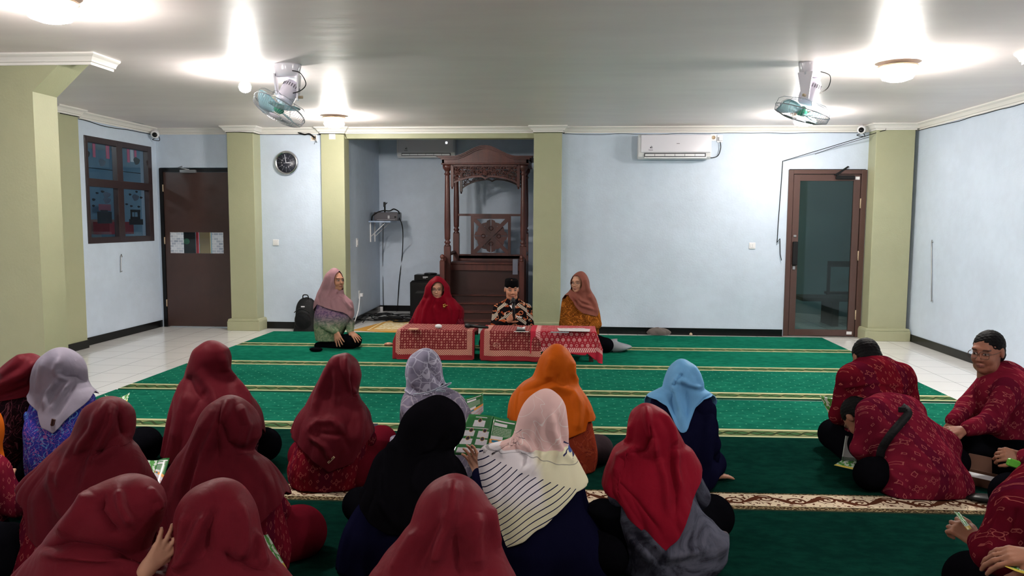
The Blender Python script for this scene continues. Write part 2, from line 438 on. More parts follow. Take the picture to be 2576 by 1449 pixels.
M_bulbk = mat('dim_lamp_glow', (1, 1, 1, 1), emit=((1, .955, .90, 1), LAMP*.62))
M_bulbr = mat('added_side_room_glow', (1, 1, 1, 1), emit=((1, .955, .90, 1), 60))
disc_lamp(-7.3, 7.6, 'added unseen lamp that brightens the classroom behind the window', M_bulbr)  # added out of view so the room behind the window isn't dark
disc_lamp(-4.9, 11.9, 'added unseen lamp that brightens the corridor behind the brown door', M_bulbr)  # unseen lamp, put in to light what shows through the door slit
disc_lamp(2.75, 12.3, 'added unseen lamp that brightens the passage behind the glass door', mat('added_passage_glow', (1, 1, 1, 1), emit=((1, .955, .90, 1), 22)))  # unseen lamp added to give the passage some light
for x, y in BACK_LAMPS: disc_lamp(x, y, 'bright ceiling lamp over the seated audience nearer than the photo shows', M_bulbk)
bx, by = BULB_XY
t = thing('ceiling_bulb', 'small bare bulb in a cream socket beside the left ceiling fan', 'lamp', (bx, by, ZC))
m = MB(); m.lathe([(.065, 0), (.062, -.018), (.04, -.03), (.038, -.062), (.034, -.066)], (bx, by, ZC), 8); obj('socket', m, M_cream, t)
m = MB(); m.lathe([(.022, -.066), (.03, -.09), (.045, -.105), (.052, -.13), (.045, -.16), (.025, -.175), (.003, -.18)], (bx, by, ZC), 20); obj('bulb', m, M_bulb2, t)

# ------------------------------------------------------------------ orbit fans
M_blade = mat('aqua_fan_blade', rgb(190, 228, 238), .15, spec=.6)
MATS['aqua_fan_blade'].node_tree.nodes['Principled BSDF'].inputs['Transmission Weight'].default_value = .45
M_hub = mat('green_fan_hub', rgb(60, 150, 120), .25)
M_wire = mat('grey_wire_guard', rgb(150, 152, 158), .3, .6)
M_cable = mat('black_cable', rgb(10, 10, 11), .5, spec=.25)
M_motor = mat('lilac_grey_plastic', rgb(214, 208, 222), .3)
M_vent = mat('dark_vent', rgb(60, 58, 66), .5)
def fan(x, y, rot, tilt_dir, tilt, label, drop=.0):
    """orbit fan hanging from the ceiling; tilt_dir = heading of the fan axis in the floor plane"""
    t = thing('ceiling_fan', label, 'fan', (x, y, ZC), 'orbit fans on the ceiling')
    Rz = Matrix.Rotation(rot, 3, 'Z'); c0 = Vector((x, y, ZC))
    W = lambda p: Rz @ Vector(p)+c0
    m = MB()          # tapering two-armed bracket
    def ring(z, rx, ry, n=20): return [(rx*math.cos(2*PI*k/n), ry*math.sin(2*PI*k/n), z) for k in range(n)]
    L = [ring(0, .118, .085), ring(-.012, .118, .085), ring(-.05, .108, .08), ring(-.1, .104, .075)]
    vs = [W(p) for r_ in L for p in r_]; fs = [(i*20+k, i*20+(k+1) % 20, (i+1)*20+(k+1) % 20, (i+1)*20+k) for i in range(3) for k in range(20)]+[tuple(range(60, 80)), tuple(range(19, -1, -1))]
    m.add(vs, fs, True)
    for sx in (-1, 1):
        arc = []
        P = [(sx*.104, -.06, -.08), (sx*.104, .06, -.08), (sx*.096, .04, -.20), (sx*.088, .028, -.29), (sx*.088, -.028, -.29), (sx*.096, -.04, -.20)]
        m.prism([W(p) for p in P], Rz @ Vector((-sx*.014, 0, 0)))
    obj('bracket', m, M_wgloss, t)
    piv = Vector((0, 0, -.245))
    A = Vector((math.sin(tilt)*math.cos(tilt_dir), math.sin(tilt)*math.sin(tilt_dir), -math.cos(tilt)))   # axis, pointing to the front of the fan
    pw = c0+Rz @ piv
    m = MB(); m.lathe([(.03, -.125), (.055, -.115), (.07, -.085), (.073, -.04), (.073, .03), (.066, .07), (.05, .085)], pw, 24, A); obj('motor', m, M_motor, t)
    m = MB()
    U = A.orthogonal().normalized(); V_ = A.cross(U)
    for k in range(22):
        a = 2*PI*k/22; d = U*math.cos(a)+V_*math.sin(a); p = pw+A*(-.085)+d*.0715; m.tube([p-A*.0, p+A*.03], .0028, 4)
    obj('motor_vents', m, M_vent, t)
    m = MB(); m.tube([W((-.125, 0, -.265)), W((.125, 0, -.265))], .012, 8); obj('pivot', m, M_tan, t)
    fc = pw+A*.145         # blade plane
    m = MB(); m.lathe([(.012, -.045), (.036, -.03), (.042, .0), (.04, .022), (.025, .034), (.004, .038)], fc, 20, A); obj('hub', m, M_hub, t)
    for b in range(3):
        m = MB(); a0 = b*2*PI/3+.5
        def bl(u, v):
            r = .035+u*.155; wd = .05+.075*math.sin(min(u*1.25, 1)*PI/2)*(1 if u < .75 else math.sqrt(max(0, 1-((u-.75)/.26)**2)))
            s_ = (v-.5)*2*wd; an = a0+u*.25; rad = U*math.cos(an)+V_*math.sin(an); tan = -U*math.sin(an)+V_*math.cos(an)
            return fc+rad*r+tan*s_+A*(s_*.38+.01*math.sin(v*PI))
        m.grid(bl, 12, 8); obj('blade', m, M_blade, t, solid=.003)
    m = MB(); RG = .222       # guard
    def circ(r, h, n=48): return [fc+A*h+(U*math.cos(2*PI*k/n)+V_*math.sin(2*PI*k/n))*r for k in range(n)]
    m.tube(circ(RG, -.005), .004, 6, closed=True); m.tube(circ(.06, .068), .002, 5, closed=True)
    for k in range(60):
        a = 2*PI*k/60; d = U*math.cos(a)+V_*math.sin(a); a2 = a+.12; d2 = U*math.cos(a2)+V_*math.sin(a2)
        m.tube([fc+d*RG+A*-.005, fc+d*(RG-.008)+A*.04, fc+(d+d2).normalized()*.14+A*.066, fc+d2*.058+A*.07], .0014, 4, caps=False)
    obj('front_guard', m, M_wire, t)
    m = MB(); m.tube(circ(.09, -.09, 24), .002, 5, closed=True)
    for k in range(8):
        a = 2*PI*k/8; d = U*math.cos(a)+V_*math.sin(a)
        m.tube([fc+d*RG+A*-.005, fc+d*(RG-.005)+A*-.05, fc+d*(RG-.04)+A*-.075, fc+d*.09+A*-.09], .0024, 5)
    obj('rear_guard', m, M_wire, t)
    m = MB(); m.lathe([(.055, .072), (.05, .078), (.003, .08)], fc, 24, A); obj('badge', m, M_motor, t)
    m = MB(); m.tube(bez([W((.05, -.06, -.06)), W((.13, -.12, -.09)), W((.17, -.1, -.17)), W((.12, -.06, -.22)), pw+Vector((.04, -.04, 0))]), .004, 6); obj('cord', m, M_cable, t)
    return t
fan(-2.36, 6.32, .15, math.atan2(-.34, -.38), .52, 'orbit ceiling fan with aqua blades beside the bare bulb, tilted towards the audience')
fan(1.93, 6.50, .95, math.atan2(.1, -.31), .32, 'orbit ceiling fan with green hub in front of a glowing lamp, right side')

# ------------------------------------------------------------------ wall and ceiling fittings
def ac(x0, x1, z0, z1, yw, label, dot, hose):
    t = thing('air_conditioner', label, 'air conditioner', ((x0+x1)/2, yw, z0), 'white split air conditioners')
    d = .2; m = MB()
    P = [(x0, yw, z0+.02), (x0, yw-d*.55, z0), (x0, yw-d*.8, z0+.03), (x0, yw-d*.92, z0+.09), (x0, yw-d*.92, z1-.04), (x0, yw-d*.8, z1), (x0, yw, z1)]
    m.prism(P, (x1-x0, 0, 0)); obj('casing', m, M_wp, t, bevel=.008)
    m = MB(); m.box((x0+.03, yw-d-.006, z0+.085), (x1-.01, yw-d*.9, z1-.005)); obj('front_panel', m, M_wgloss, t, bevel=.012)
    m = MB(); m.box((x0+.08, yw-d*.9, z0+.028), (x1-.07, yw-d*.6, z0+.082)); obj('outlet', m, M_vent, t)
    for k in range(6):
        m = MB(); xa = x0+.09+k*(x1-x0-.17)/6
        m.box((xa, yw-d*.95, z0+.04), (xa+(x1-x0-.17)/6-.006, yw-d*.88, z0+.066)); obj('louvre', m, M_wp, t)
    m = MB(); m.box((x0+.08, yw-d*.9, z0+.012), (x1-.06, yw-d*.78, z0+.03)); obj('flap', m, M_wp, t, bevel=.003)
    m = MB(); yl = yw-d-.0075; cxl, cz = x0+.16, z0+.15
    m.lathe([(.009, 0), (.009, .001)], (cxl, yl, cz), 12, (0, -1, 0))
    for r_ in (.015, .022): m.tube([(cxl+r_*math.cos(a), yl, cz+r_*math.sin(a)) for a in [i*.25-.6 for i in range(9)]], .0016, 4)
    m.box((cxl-.03, yl-.0005, cz-.03), (cxl+.03, yl+.0005, cz-.026)); m.box((cxl-.026, yl-.0005, cz-.039), (cxl+.03, yl+.0005, cz-.036))
    obj('emblem', m, M_vent, t)
    if dot:
        m = MB(); m.box((x1-.15, yl-.001, z0+.23), (x1-.125, yl+.001, z0+.26)); obj('indicator_light', m, mat('indicator_glow', emit=((.9, .95, 1, 1), 3)), t)
    else:
        m = MB(); m.box((x0+.5, yl-.001, z0+.2), (x0+.54, yl+.001, z0+.206)); obj('badge', m, M_vent, t)
    return t
ac(.90, 1.86, 2.39, 2.715, YB, 'white split air conditioner on the open wall right of the niche', False, True)
ac(-2.90, -1.92, 2.60, 2.93, YN, 'white split air conditioner with lit display inside the niche', True, False)
def wires(name, label, pts, r=.004, m_=None, n=6):
    m = MB(); m.tube(bez(pts, n), r, 5); o = obj(name, m, m_ or M_cable); tag(o, label, 'cable'); return o
wires('cable', 'thin black power cable looping from the white plug to the right air conditioner', [(2.0, YB-.03, 2.63), (2.01, YB-.03, 2.55), (1.98, YB-.02, 2.45), (1.9, YB-.02, 2.42), (1.86, YB-.03, 2.43)], .006)
def plate(name, label, cat, c, w_, h, ax='y', sgn=-1, kind='switch', group=None):
    """wall plate centred at c on a wall; ax = wall normal axis"""
    t = thing(name, label, cat, c, group); c = Vector(c)
    R = Matrix.Identity(3) if ax == 'y' else Matrix.Rotation(-PI/2 if ax == 'x+' else math.radians(91 if ax == 'n' else 90), 3, 'Z')
    if ax == 'y': R = Matrix.Identity(3)
    def bx_(a, b): m_ = MB(); m_.box(Vector(a)+c, Vector(b)+c, R=R, c=c); return m_
    obj('plate', bx_((-w_/2, -.012, -h/2), (w_/2, 0, h/2)), M_wp, t, bevel=.003)
    if kind == 'switch':
        obj('rocker', bx_((-w_*.28, -.018, -h*.3), (-.002, -.012, h*.3)), M_wp, t, bevel=.002); obj('rocker', bx_((.002, -.018, -h*.3), (w_*.28, -.012, h*.3)), M_wp, t, bevel=.002)
    elif kind == 'socket':
        m_ = MB(); m_.lathe([(w_*.3, .012), (w_*.3, .02), (w_*.24, .02), (w_*.24, .013), (.0, .013)], c, 20, R @ Vector((0, -1, 0))); obj('socket_ring', m_, M_tan, t)
    elif kind == 'plug':
        obj('plug', bx_((-.02, -.06, -.03), (.03, -.012, .02)), M_wp, t, bevel=.005)
    return t
plate('light_switch', 'white double light switch below the clock', 'switch', (-4.17, YB, 1.235), .085, .085)
plate('light_switch', 'white double light switch left of the glass door', 'switch', on_y(1892, 618, YB), .085, .085)
plate('wall_switch', 'white switch plate high on the pale column under the lamp', 'switch', on_y(836, 343, 10.52), .09, .085)
nlx = lambda y: -3.20-(y-(YB+T))*(.05/(YN-YB-T))
yy = 11.35; plate('light_switch', 'narrow white switch on the left side wall of the niche', 'switch', (nlx(yy)+.002, yy, 1.22), .085, .13, 'n')
yy = 11.45; plate('wall_outlet', 'white socket low on the niche side wall with a white plug', 'socket', (nlx(yy)+.002, yy, .42), .085, .12, 'n', kind='plug')
plate('wall_outlet', 'cream round socket beside the right air conditioner', 'socket', (1.915, YB, 2.69), .085, .09, kind='socket')
plate('wall_outlet', 'white socket with square plug right of the air conditioner', 'socket', (2.0, YB, 2.675), .075, .1, kind='plug')
plate('junction_box', 'open white junction box with loose wires left of the pale column', 'junction box', on_y(790, 347, YB), .1, .09, kind='socket')
plate('power_strip', 'white power box on the floor skirting in the niche corner', 'power strip', tuple(on_y(945, 779, YN-.06)-Vector((-.03, 0, 0))), .2, .11, kind='plug')
m = MB(); p = on_y(790, 347, YB)
m.tube(bez([p+Vector((.02, -.03, 0)), p+Vector((-.05, -.04, .05)), p+Vector((-.13, -.03, .045)), p+Vector((-.22, -.02, .075))]), .011, 6)
m.tube(bez([p+Vector((.0, -.03, 0)), p+Vector((.03, -.04, -.05)), p+Vector((.01, -.03, -.09))]), .003, 4); m.tube(bez([p+Vector((.03, -.03, .03)), p+Vector((.04, -.04, -.03)), p+Vector((.05, -.03, -.07))]), .003, 4)
tag(obj('cable_bundle', m, M_cable), 'loose bundle of black wires hanging from the junction box under the cornice', 'cable')
wires('cable', 'white flex leaning from the niche socket down to the skirting', [(nlx(11.4)+.03, 11.4, .42), (nlx(11.2)+.05, 11.2, .2), (nlx(11.05)+.03, 11.05, .05)], .008, M_wp)
# surface cables along the cornice
def run(label, pts, r=.004, seed=1):
    R_ = random.Random(seed); P = []
    for a, b in zip(pts[:-1], pts[1:]):
        a = Vector(a); b = Vector(b); n = max(2, int((b-a).length/.25))
        P += [a.lerp(b, i/n)+Vector((0, 0, R_.uniform(-.008, .008))) for i in range(n)]
    wires('wall_cable', label, P+[Vector(pts[-1])], r, M_cable, 3)
zc = ZC-.093
run('cream and black cables running under the cornice above the clock', [(-4.74, 10.33, zc), (-4.36, 10.33, zc+.004), (-4.33, YB-.01, zc), (-3.5, YB-.01, zc), (-3.48, 10.5, zc), (-3.13, 10.5, zc), (-3.12, YB-.03, zc-.05)], .004, 2)
run('dark cable running under the cornice above the right air conditioner', [(-.5, 10.44, zc), (-.1, 10.44, zc), (-.09, YB-.01, zc), (1.2, YB-.01, zc-.01), (2.4, YB-.01, zc), (3.9, YB-.01, zc)], .003, 3)
run('twisted cables running under the cornice of the left side wall', [(XL+.11, 8.4, zc), (XL+.11, 8.74, zc), (XL+.01, 8.76, zc), (XL+.01, 9.6, zc-.02), (XL+.01, 10.55, zc)], .005, 5)
run('thin dark cable running under the cornice of the right side wall', [(XR-.01, YB-.2, zc), (XR-.01, 7.5, zc), (XR-.01, 4, zc)], .004, 6)
p1 = on_y(2228, 327, 10.35); p2 = on_y(1969, 405, YB-.012)
m = MB(); m.tube([p1+Vector((.0, 0, .02)), p1, p2+Vector((.02, 0, .004)), p2, on_y(1967, 440, YB-.02), on_y(1958, 560, YB-.02), on_y(1955, 610, YB-.03), on_y(1962, 600, YB-.03), on_y(1963, 640, YB-.03), on_y(1966, 655, YB-.03)], .005, 6)
m.tube([on_y(2186, 345, 10.42), on_y(2100, 370, YB-.006), on_y(2050, 388, YB-.006)], .003, 4)
tag(obj('door_cable', m, M_cable), 'black cable slanting from the right column down along the glass door', 'cable')
# cctv cameras
def cctv(c, look, label):
    c = Vector(c); look = Vector(look).normalized()
    t = thing('security_camera', label, 'camera', c, 'white security cameras')
    m = MB(); m.lathe([(.045, 0), (.045, .02), (.02, .03), (.018, .04)], c, 20, (0, 0, 1)); m.box(c+Vector((-.035, -.03, .0)), c+Vector((.035, .03, .03)), bev=.008); obj('mount', m, M_wp, t)
    h = c+Vector((0, 0, -.02))+look*.02
    m = MB(); m.lathe([(.02, -.05), (.045, -.045), (.056, -.02), (.056, .02), (.045, .045), (.034, .05)], h, 24, look); obj('housing', m, M_wp, t)
    m = MB(); m.lathe([(.034, .05), (.03, .056), (.0, .06)], h, 20, look); obj('lens', m, M_dark, t)
    m = MB(); m.tube(bez([h+Vector((0, .03, -.05)), h+Vector((-.05, .02, -.07)), h+Vector((.05, .02, -.085)), h+Vector((.02, .05, .0))]), .005, 5); obj('camera_cord', m, M_cable, t)
cctv((-5.82, 10.45, 2.765), (.45, -1, -.25), 'white security camera in the left corner above the brown door')
cctv(on_y(2168, 322, 10.48), (-.45, -1, -.2), 'white security camera on the cornice above the glass door')

# wall clock
c = Vector((-3.985, YB, 2.355)); t = thing('wall_clock', 'round silver wall clock with black dial above the light switch', 'clock', c)
m = MB(); m.lathe([(.168, 0), (.172, .02), (.165, .045), (.15, .052), (.142, .048), (.138, .035), (.0, .035)], c, 48, (0, -1, 0)); obj('rim', m, M_chrome, t)
yd = c.y-.0365
m = MB(); m.lathe([(.137, .034), (.137, .036), (0, .036)], c, 48, (0, -1, 0)); obj('dial', m, mat('dial', rgb(40, 42, 52), .4), t)
m = MB()
for k in range(12):
    a = k*PI/6; m = MB()
    for r0, r1, w_ in ((.085, .128, .0016),):
        d = Vector((math.sin(a), 0, math.cos(a))); s_ = Vector((d.z, 0, -d.x))*w_
        m.prism([Vector((c.x, yd, c.z))+d*r0-s_, Vector((c.x, yd, c.z))+d*r1-s_, Vector((c.x, yd, c.z))+d*r1+s_, Vector((c.x, yd, c.z))+d*r0+s_], (0, -.001, 0))
    obj('hour_mark', m, mat('mark_grey', rgb(120, 122, 135), .4), t)
M_mark = mat('mark_white', rgb(215, 216, 225), .4)
for k in range(1, 13):
    a = k*PI/6; text_mesh(str(k), .026, (c.x+math.sin(a)*.068, yd-.001, c.z+math.cos(a)*.068), (1, 0, 0), (0, 0, 1), 'numeral', M_mark, t)
def hand(a, l, w_, b=.0):
    d = Vector((math.sin(a), 0, math.cos(a))); s_ = Vector((d.z, 0, -d.x))*w_; o_ = Vector((c.x, yd-.003, c.z)); m = MB()
    m.prism([o_-d*b-s_, o_+d*l-s_*.7, o_+d*l+s_*.7, o_-d*b+s_], (0, -.0015, 0)); return m
obj('minute_hand', hand(math.radians(-10), .12, .0042), M_mark, t); obj('hour_hand', hand(math.radians(92), .088, .0048), M_mark, t); obj('second_hand', hand(math.radians(78), .115, .0016, .035), M_mark, t)

# ------------------------------------------------------------------ left door with glass slit
t = bpy.data.objects.new('door_1', None); COL.objects.link(t); ORG['door_1'] = np.array((DLx[0], YB, 0.)); t.location = (DLx[0], YB, 0); t['kind'] = 'structure'
x0, x1 = DLx; zt = 2.28; m = MB(); f = .05
m.box((x0, YB-.015, 0), (x0+f, YB+.12, zt)); m.box((x1-.02, YB-.015, 0), (x1, YB+.12, zt)); m.box((x0+f, YB-.014, zt-f), (x1-.02, YB+.119, zt)); obj('door_frame', m, M_dark, t)
a = on_y(426, 584, YB-.01); b = on_y(562, 638, YB-.01); gx0, gx1, gz0, gz1 = a.x, b.x, b.z, a.z; d0, d1 = x0+f+.004, x1-.024
m = MB(); z1 = zt-f-.005
m.box((d0, YB-.0, .012), (d1, YB+.04, gz0)); m.box((d0, YB, gz1), (d1, YB+.04, z1)); m.box((d0, YB, gz0), (gx0, YB+.04, gz1)); m.box((gx1, YB, gz0), (d1, YB+.04, gz1)); obj('door_leaf', m, M_brown, t)
glass('clear_glass', (.92, .97, .97, 1)); glass('door_glass', (.62, .73, .73, 1)); glass('window_glass', (.72, .8, .86, 1))
m = MB(); m.box((gx0, YB+.016, gz0), (gx1, YB+.022, gz1)); obj('glass_slit', m, MATS['clear_glass'], t)
def brick_fn():
    x, y, z = sep(coord()); v = z/.035; u = x/.07+flo(v)*.5
    g = mx(gt(ab(fr(v)-.5), .42), gt(ab(fr(u)-.5), .45)); h = wnoise(comb(flo(u), flo(v), 0))
    return mix(g, mix(h, rgb(150, 160, 180), rgb(212, 218, 226)), rgb(226, 228, 232))
M_brick = mat('grey_brick_foil', fn=brick_fn, rough=.5)
m = MB(); m.box((gx0, YB+.008, gz0), (gx0+(gx1-gx0)*.25, YB+.014, gz1)); m.box((gx1-(gx1-gx0)*.22, YB+.008, gz0), (gx1, YB+.014, gz1)); obj('brick_film', m, M_brick, t)
m = MB(); m.box((x1-.03, YB-.022, gz1-.07), (x1-.005, YB, gz1-.01), bev=.004); m.box((x1-.03, YB-.022, gz0+.02), (x1-.005, YB, gz0+.06), bev=.004); m.box((x1-.028, YB-.016, gz0-.03), (x1-.01, YB, gz1)); obj('door_lock', m, M_silver, t)
p = on_y(475, 431, YB); m = MB(); m.box((p.x-.11, YB-.05, p.z-.022), (p.x+.12, YB, p.z+.02), bev=.006); m.tube([(p.x+.02, YB-.03, p.z+.02), (p.x-.12, YB-.06, p.z+.05), (p.x-.1, YB, p.z+.07)], .009, 6); obj('door_closer', m, M_silver, t)
for z in (1.95, 1.2, .3):
    m = MB(); m.tube([(x0+f, YB-.012, z), (x0+f, YB-.012, z+.1)], .008, 8); obj('hinge', m, M_tan, t)
# what shows through the slit
M_pos = lambda n_, c_: mat(n_, c_, .6)
m = MB(); yq = YB+.5
def card(name, label, px0, px1, c_, cat='notice', yq=YB+.6):
    a = on_y(px0, 575, yq); b = on_y(px1, 650, yq); m = MB(); m.box((a.x, yq, b.z), (b.x, yq+.02, a.z)); tag(obj(name, m, mat(name+'_paint', c_, .6)), label, cat); return a, b
card('black_banner', 'black cloth with round green badge seen through the door slit', 455, 492, rgb(24, 26, 30), 'banner')
a_ = on_y(470, 607, YB+.58); m = MB(); m.lathe([(.045, 0), (.045, .01), (0, .012)], a_, 20, (0, -1, 0)); tag(obj('green_badge', m, mat('badge_green', rgb(50, 140, 95), .5)), 'round green badge on the black cloth behind the left door', 'badge')
card('red_banner', 'bright red hanging strip seen through the door slit', 492, 500, rgb(240, 60, 70), 'banner')
card('wooden_cupboard', 'pale wooden cupboard seen through the door slit', 501, 530, rgb(222, 190, 140), 'cupboard', YB+.9)
# ------------------------------------------------------------------ left window
t = bpy.data.objects.new('window_1', None); COL.objects.link(t); ORG['window_1'] = np.array((XL, WY[0], WZ[0])); t.location = (XL, WY[0], WZ[0]); t['kind'] = 'structure'
(ya, yb), (za, zb) = WY, WZ; m = MB(); fx0, fx1 = XL-.06, XL+.012; f = .075
m.box((fx0, ya, za), (fx1, ya+f*.8, zb)); m.box((fx0, yb-f*1.3, za), (fx1, yb, zb)); m.box((fx0+.002, ya+.01, za), (fx1-.002, yb-.01, za+f)); m.box((fx0+.002, ya+.01, zb-f), (fx1-.002, yb-.01, zb))
ym = (ya+yb)/2-.02; m.box((fx0+.001, ym-.07, za+.01), (fx1-.001, ym+.06, zb-.01)); zm = za+(zb-za)*.575; m.box((fx0+.003, ya+.01, zm-.055), (fx1+.006, yb-.01, zm+.045)); obj('window_frame', m, mat('window_wood', rgb(50, 36, 38), .35), t, bevel=.004)
for (y0_, y1_, z0_, z1_) in ((ya+.07, ym-.07, za+f, zm-.05), (ym+.07, yb-.11, za+f, zm-.05), (ya+.07, ym-.07, zm+.04, zb-f), (ym+.07, yb-.11, zm+.04, zb-f)):
    m = MB(); m.box((XL-.05, y0_-.01, z0_-.01), (XL-.045, y1_+.01, z1_+.01)); obj('pane', m, MATS['window_glass'], t)
M_stk = mat('dark_foam_sticker', rgb(34, 38, 46), .6); M_stk2 = mat('grey_foam_sticker', rgb(92, 98, 112), .6)
def wpt(px, py): return on_x(205+px*190/949, 330+py*290/1449, XL-.056)
def blob(cx_, cy_, w_, h_, mt, name='window_sticker', lob=3):
    m = MB(); p = wpt(cx_, cy_); q = wpt(cx_+w_/2, cy_); q2 = wpt(cx_, cy_-h_/2); a = abs(q.y-p.y); b = abs(q2.z-p.z)
    P = [(p.x, p.y+a*math.cos(k*2*PI/24)*(1+.13*math.sin(lob*k*2*PI/24)), p.z+b*math.sin(k*2*PI/24)*(1+.13*math.cos(lob*k*2*PI/24))) for k in range(24)]
    m.prism(P, (-.003, 0, 0)); obj(name, m, mt, t)
for a in ((75, 285, 60, 95), (490, 375, 50, 100), (70, 530, 30, 50), (198, 778, 36, 26), (268, 760, 46, 28), (155, 860, 40, 32), (153, 938, 34, 28), (612, 796, 32, 26), (694, 762, 30, 26), (750, 835, 34, 26), (722, 950, 34, 24), (628, 942, 34, 24), (570, 918, 34, 22), (695, 375, 75, 90)): blob(*a, M_stk)
for a in ((262, 395, 80, 95), (325, 870, 90, 80), (682, 835, 80, 80), (320, 800, 90, 70)): blob(*a, M_stk2)
m = MB(); a = wpt(198, 1010); b = wpt(385, 1160); m.box((a.x-.003, a.y, b.z), (a.x, b.y, a.z)); a = wpt(240, 990); b = wpt(330, 1012); m.box((a.x-.003, a.y, b.z), (a.x, b.y, a.z)); obj('suitcase_sticker', m, M_stk, t)
m = MB()
for q in ((600, 1105, 775, 1175), (616, 985, 640, 1110), (705, 990, 740, 1110), (616, 985, 740, 1020), (616, 1075, 740, 1110), (664, 1010, 672, 1100)):
    a = wpt(q[0], q[1]); b = wpt(q[2], q[3]); m.box((a.x-.003, a.y, b.z), (a.x, b.y, a.z))
obj('train_sticker', m, M_stk, t)
# things in the classroom behind the window
def rbox(name, label, cat, px0, py0, px1, py1, x, c_, th=.1):
    a = on_x(205+px0*190/949, 330+py0*290/1449, x); b = on_x(205+px1*190/949, 330+py1*290/1449, x)
    m = MB(); m.box((x-th, min(a.y, b.y), min(a.z, b.z)), (x, max(a.y, b.y), max(a.z, b.z))); tag(obj(name, m, mat(name+'_'+label[:9], c_, .6), bevel=.004), label, cat)
for i, (a0, a1, b1, l) in enumerate(((140, 180, 330, 'left'), (305, 355, 350, 'middle'), (570, 610, 395, 'third'), (662, 695, 340, 'right'))):
    rbox('paper_streamer', '%s pink paper streamer hanging inside the classroom window' % {'left': 'leftmost', 'middle': 'second', 'third': 'third', 'right': 'rightmost'}[l], 'decoration', a0, 150, a1, b1, -7.2, rgb(225, 95, 125), .01)
rbox('paper_streamer', 'white paper streamer between the pink ones inside the classroom window', 'decoration', 612, 170, 660, 390, -7.22, rgb(225, 222, 222), .01)
rbox('pink_poster', 'pink poster with a white card on the classroom wall', 'poster', 225, 915, 700, 1010, -8.6, rgb(190, 110, 125), .02)
rbox('cork_shelf', 'low tan shelf inside the classroom behind the window', 'shelf', 110, 1110, 420, 1290, -8.5, rgb(165, 125, 115), .25)
rbox('red_cushion', 'dark red cushion inside the classroom below the train sticker', 'cushion', 350, 1140, 660, 1290, -8.0, rgb(150, 40, 50), .3)
m = MB(); m.tube([(-7.1, 8.0, 2.31), (-7.1, 12.5, 2.31)], .006, 5); tag(obj('string_line', m, M_cable), 'thin dark string stretched across the classroom behind the window', 'string')

# ------------------------------------------------------------------ glass door
t = bpy.data.objects.new('door_2', None); COL.objects.link(t); ORG['door_2'] = np.array((DRx[0], YB, 0.)); t.location = (DRx[0], YB, 0); t['kind'] = 'structure'
x0, x1 = DRx; zt = 2.26; m = MB()
m.box((x0-.01, YB-.025, 0), (x0+.055, YB+.12, zt)); m.box((x1-.06, YB-.025, 0), (x1+.01, YB+.12, zt)); m.box((x0+.055, YB-.024, zt-.055), (x1-.06, YB+.119, zt)); obj('door_frame', m, M_frame, t, bevel=.004)
d0, d1 = x0+.062, x1-.068; m = MB(); s_ = .085
m.box((d0, YB-.01, .02), (d0+s_, YB+.035, zt-.062)); m.box((d1-s_, YB-.01, .02), (d1, YB+.035, zt-.062)); m.box((d0+s_, YB-.009, .02), (d1-s_, YB+.034, .02+s_)); m.box((d0+s_, YB-.009, zt-.062-s_), (d1-s_, YB+.034, zt-.062)); obj('door_rails', m, M_frame, t, bevel=.003)
m = MB(); m.box((d0+s_-.01, YB+.01, .09), (d1-s_+.01, YB+.016, zt-.13)); obj('glass_panel', m, MATS['door_glass'], t)
m = MB(); m.box((d0+.01, YB-.05, .98), (d0+.075, YB-.01, 1.3), bev=.008); obj('pull_handle', m, M_dark, t)
m = MB(); m.box((d0+.02, YB-.028, .92), (d0+.055, YB-.01, .97), bev=.004); m.box((d0+.02, YB-.024, 1.36), (d0+.055, YB-.01, 1.39), bev=.004); obj('door_lock', m, M_silver, t)
m = MB(); m.box((d1-.33, YB-.055, zt-.125), (d1-.09, YB-.01, zt-.075), bev=.006); m.prism([(d1-.36, YB-.03, zt-.07), (d1-.18, YB-.03, zt+.05), (d1-.16, YB-.03, zt+.04), (d1-.3, YB-.03, zt-.07)], (0, .012, 0)); obj('door_closer', m, M_dark, t)
m = MB(); m.box((d1-.07, YB-.012, zt-.13), (d1-.015, YB-.009, zt-.09)); m.box((d1-.1, YB-.012, .045), (d1-.03, YB-.009, .085)); obj('door_sticker', m, M_wp, t)
for z in (1.75, 1.05, .25):
    m = MB(); m.tube([(x1-.062, YB-.02, z), (x1-.062, YB-.02, z+.13)], .008, 8); obj('hinge', m, M_tan, t)
m = MB(); m.box((x0-.02, YB-.06, 0), (x1+.02, YB+.16, .012)); struct('trim_7', m, mat('grey_threshold', rgb(150, 146, 142), .4))
# bench and table in the passage
M_pwood = mat('passage_wood', rgb(70, 66, 64), .5)
t = thing('bench', 'low dark bench behind the glass door', 'bench', (4.1, 12.0, 0)); m = MB(); m.box((3.5, 11.7, .38), (4.7, 12.3, .43)); obj('seat', m, M_pwood, t); m = MB(); m.box((3.95, 11.75, 0), (4.05, 12.25, .38)); obj('leg', m, M_pwood, t); m = MB(); m.box((4.55, 11.75, 0), (4.62, 12.25, .38)); obj('leg', m, M_pwood, t)
t = thing('wooden_chair', 'dark wooden chair standing behind the glass door', 'chair', (4.35, 12.7, 0)); m = MB(); m.box((4.1, 12.45, .42), (4.6, 12.6, .46)); obj('seat', m, M_pwood, t)
for sx in (4.12, 4.58): m = MB(); m.box((sx-.02, 12.45, 0), (sx+.02, 12.5, .95)); obj('leg', m, M_pwood, t)
m = MB(); m.box((4.1, 12.45, .86), (4.6, 12.48, .95)); obj('backrest', m, M_pwood, t)
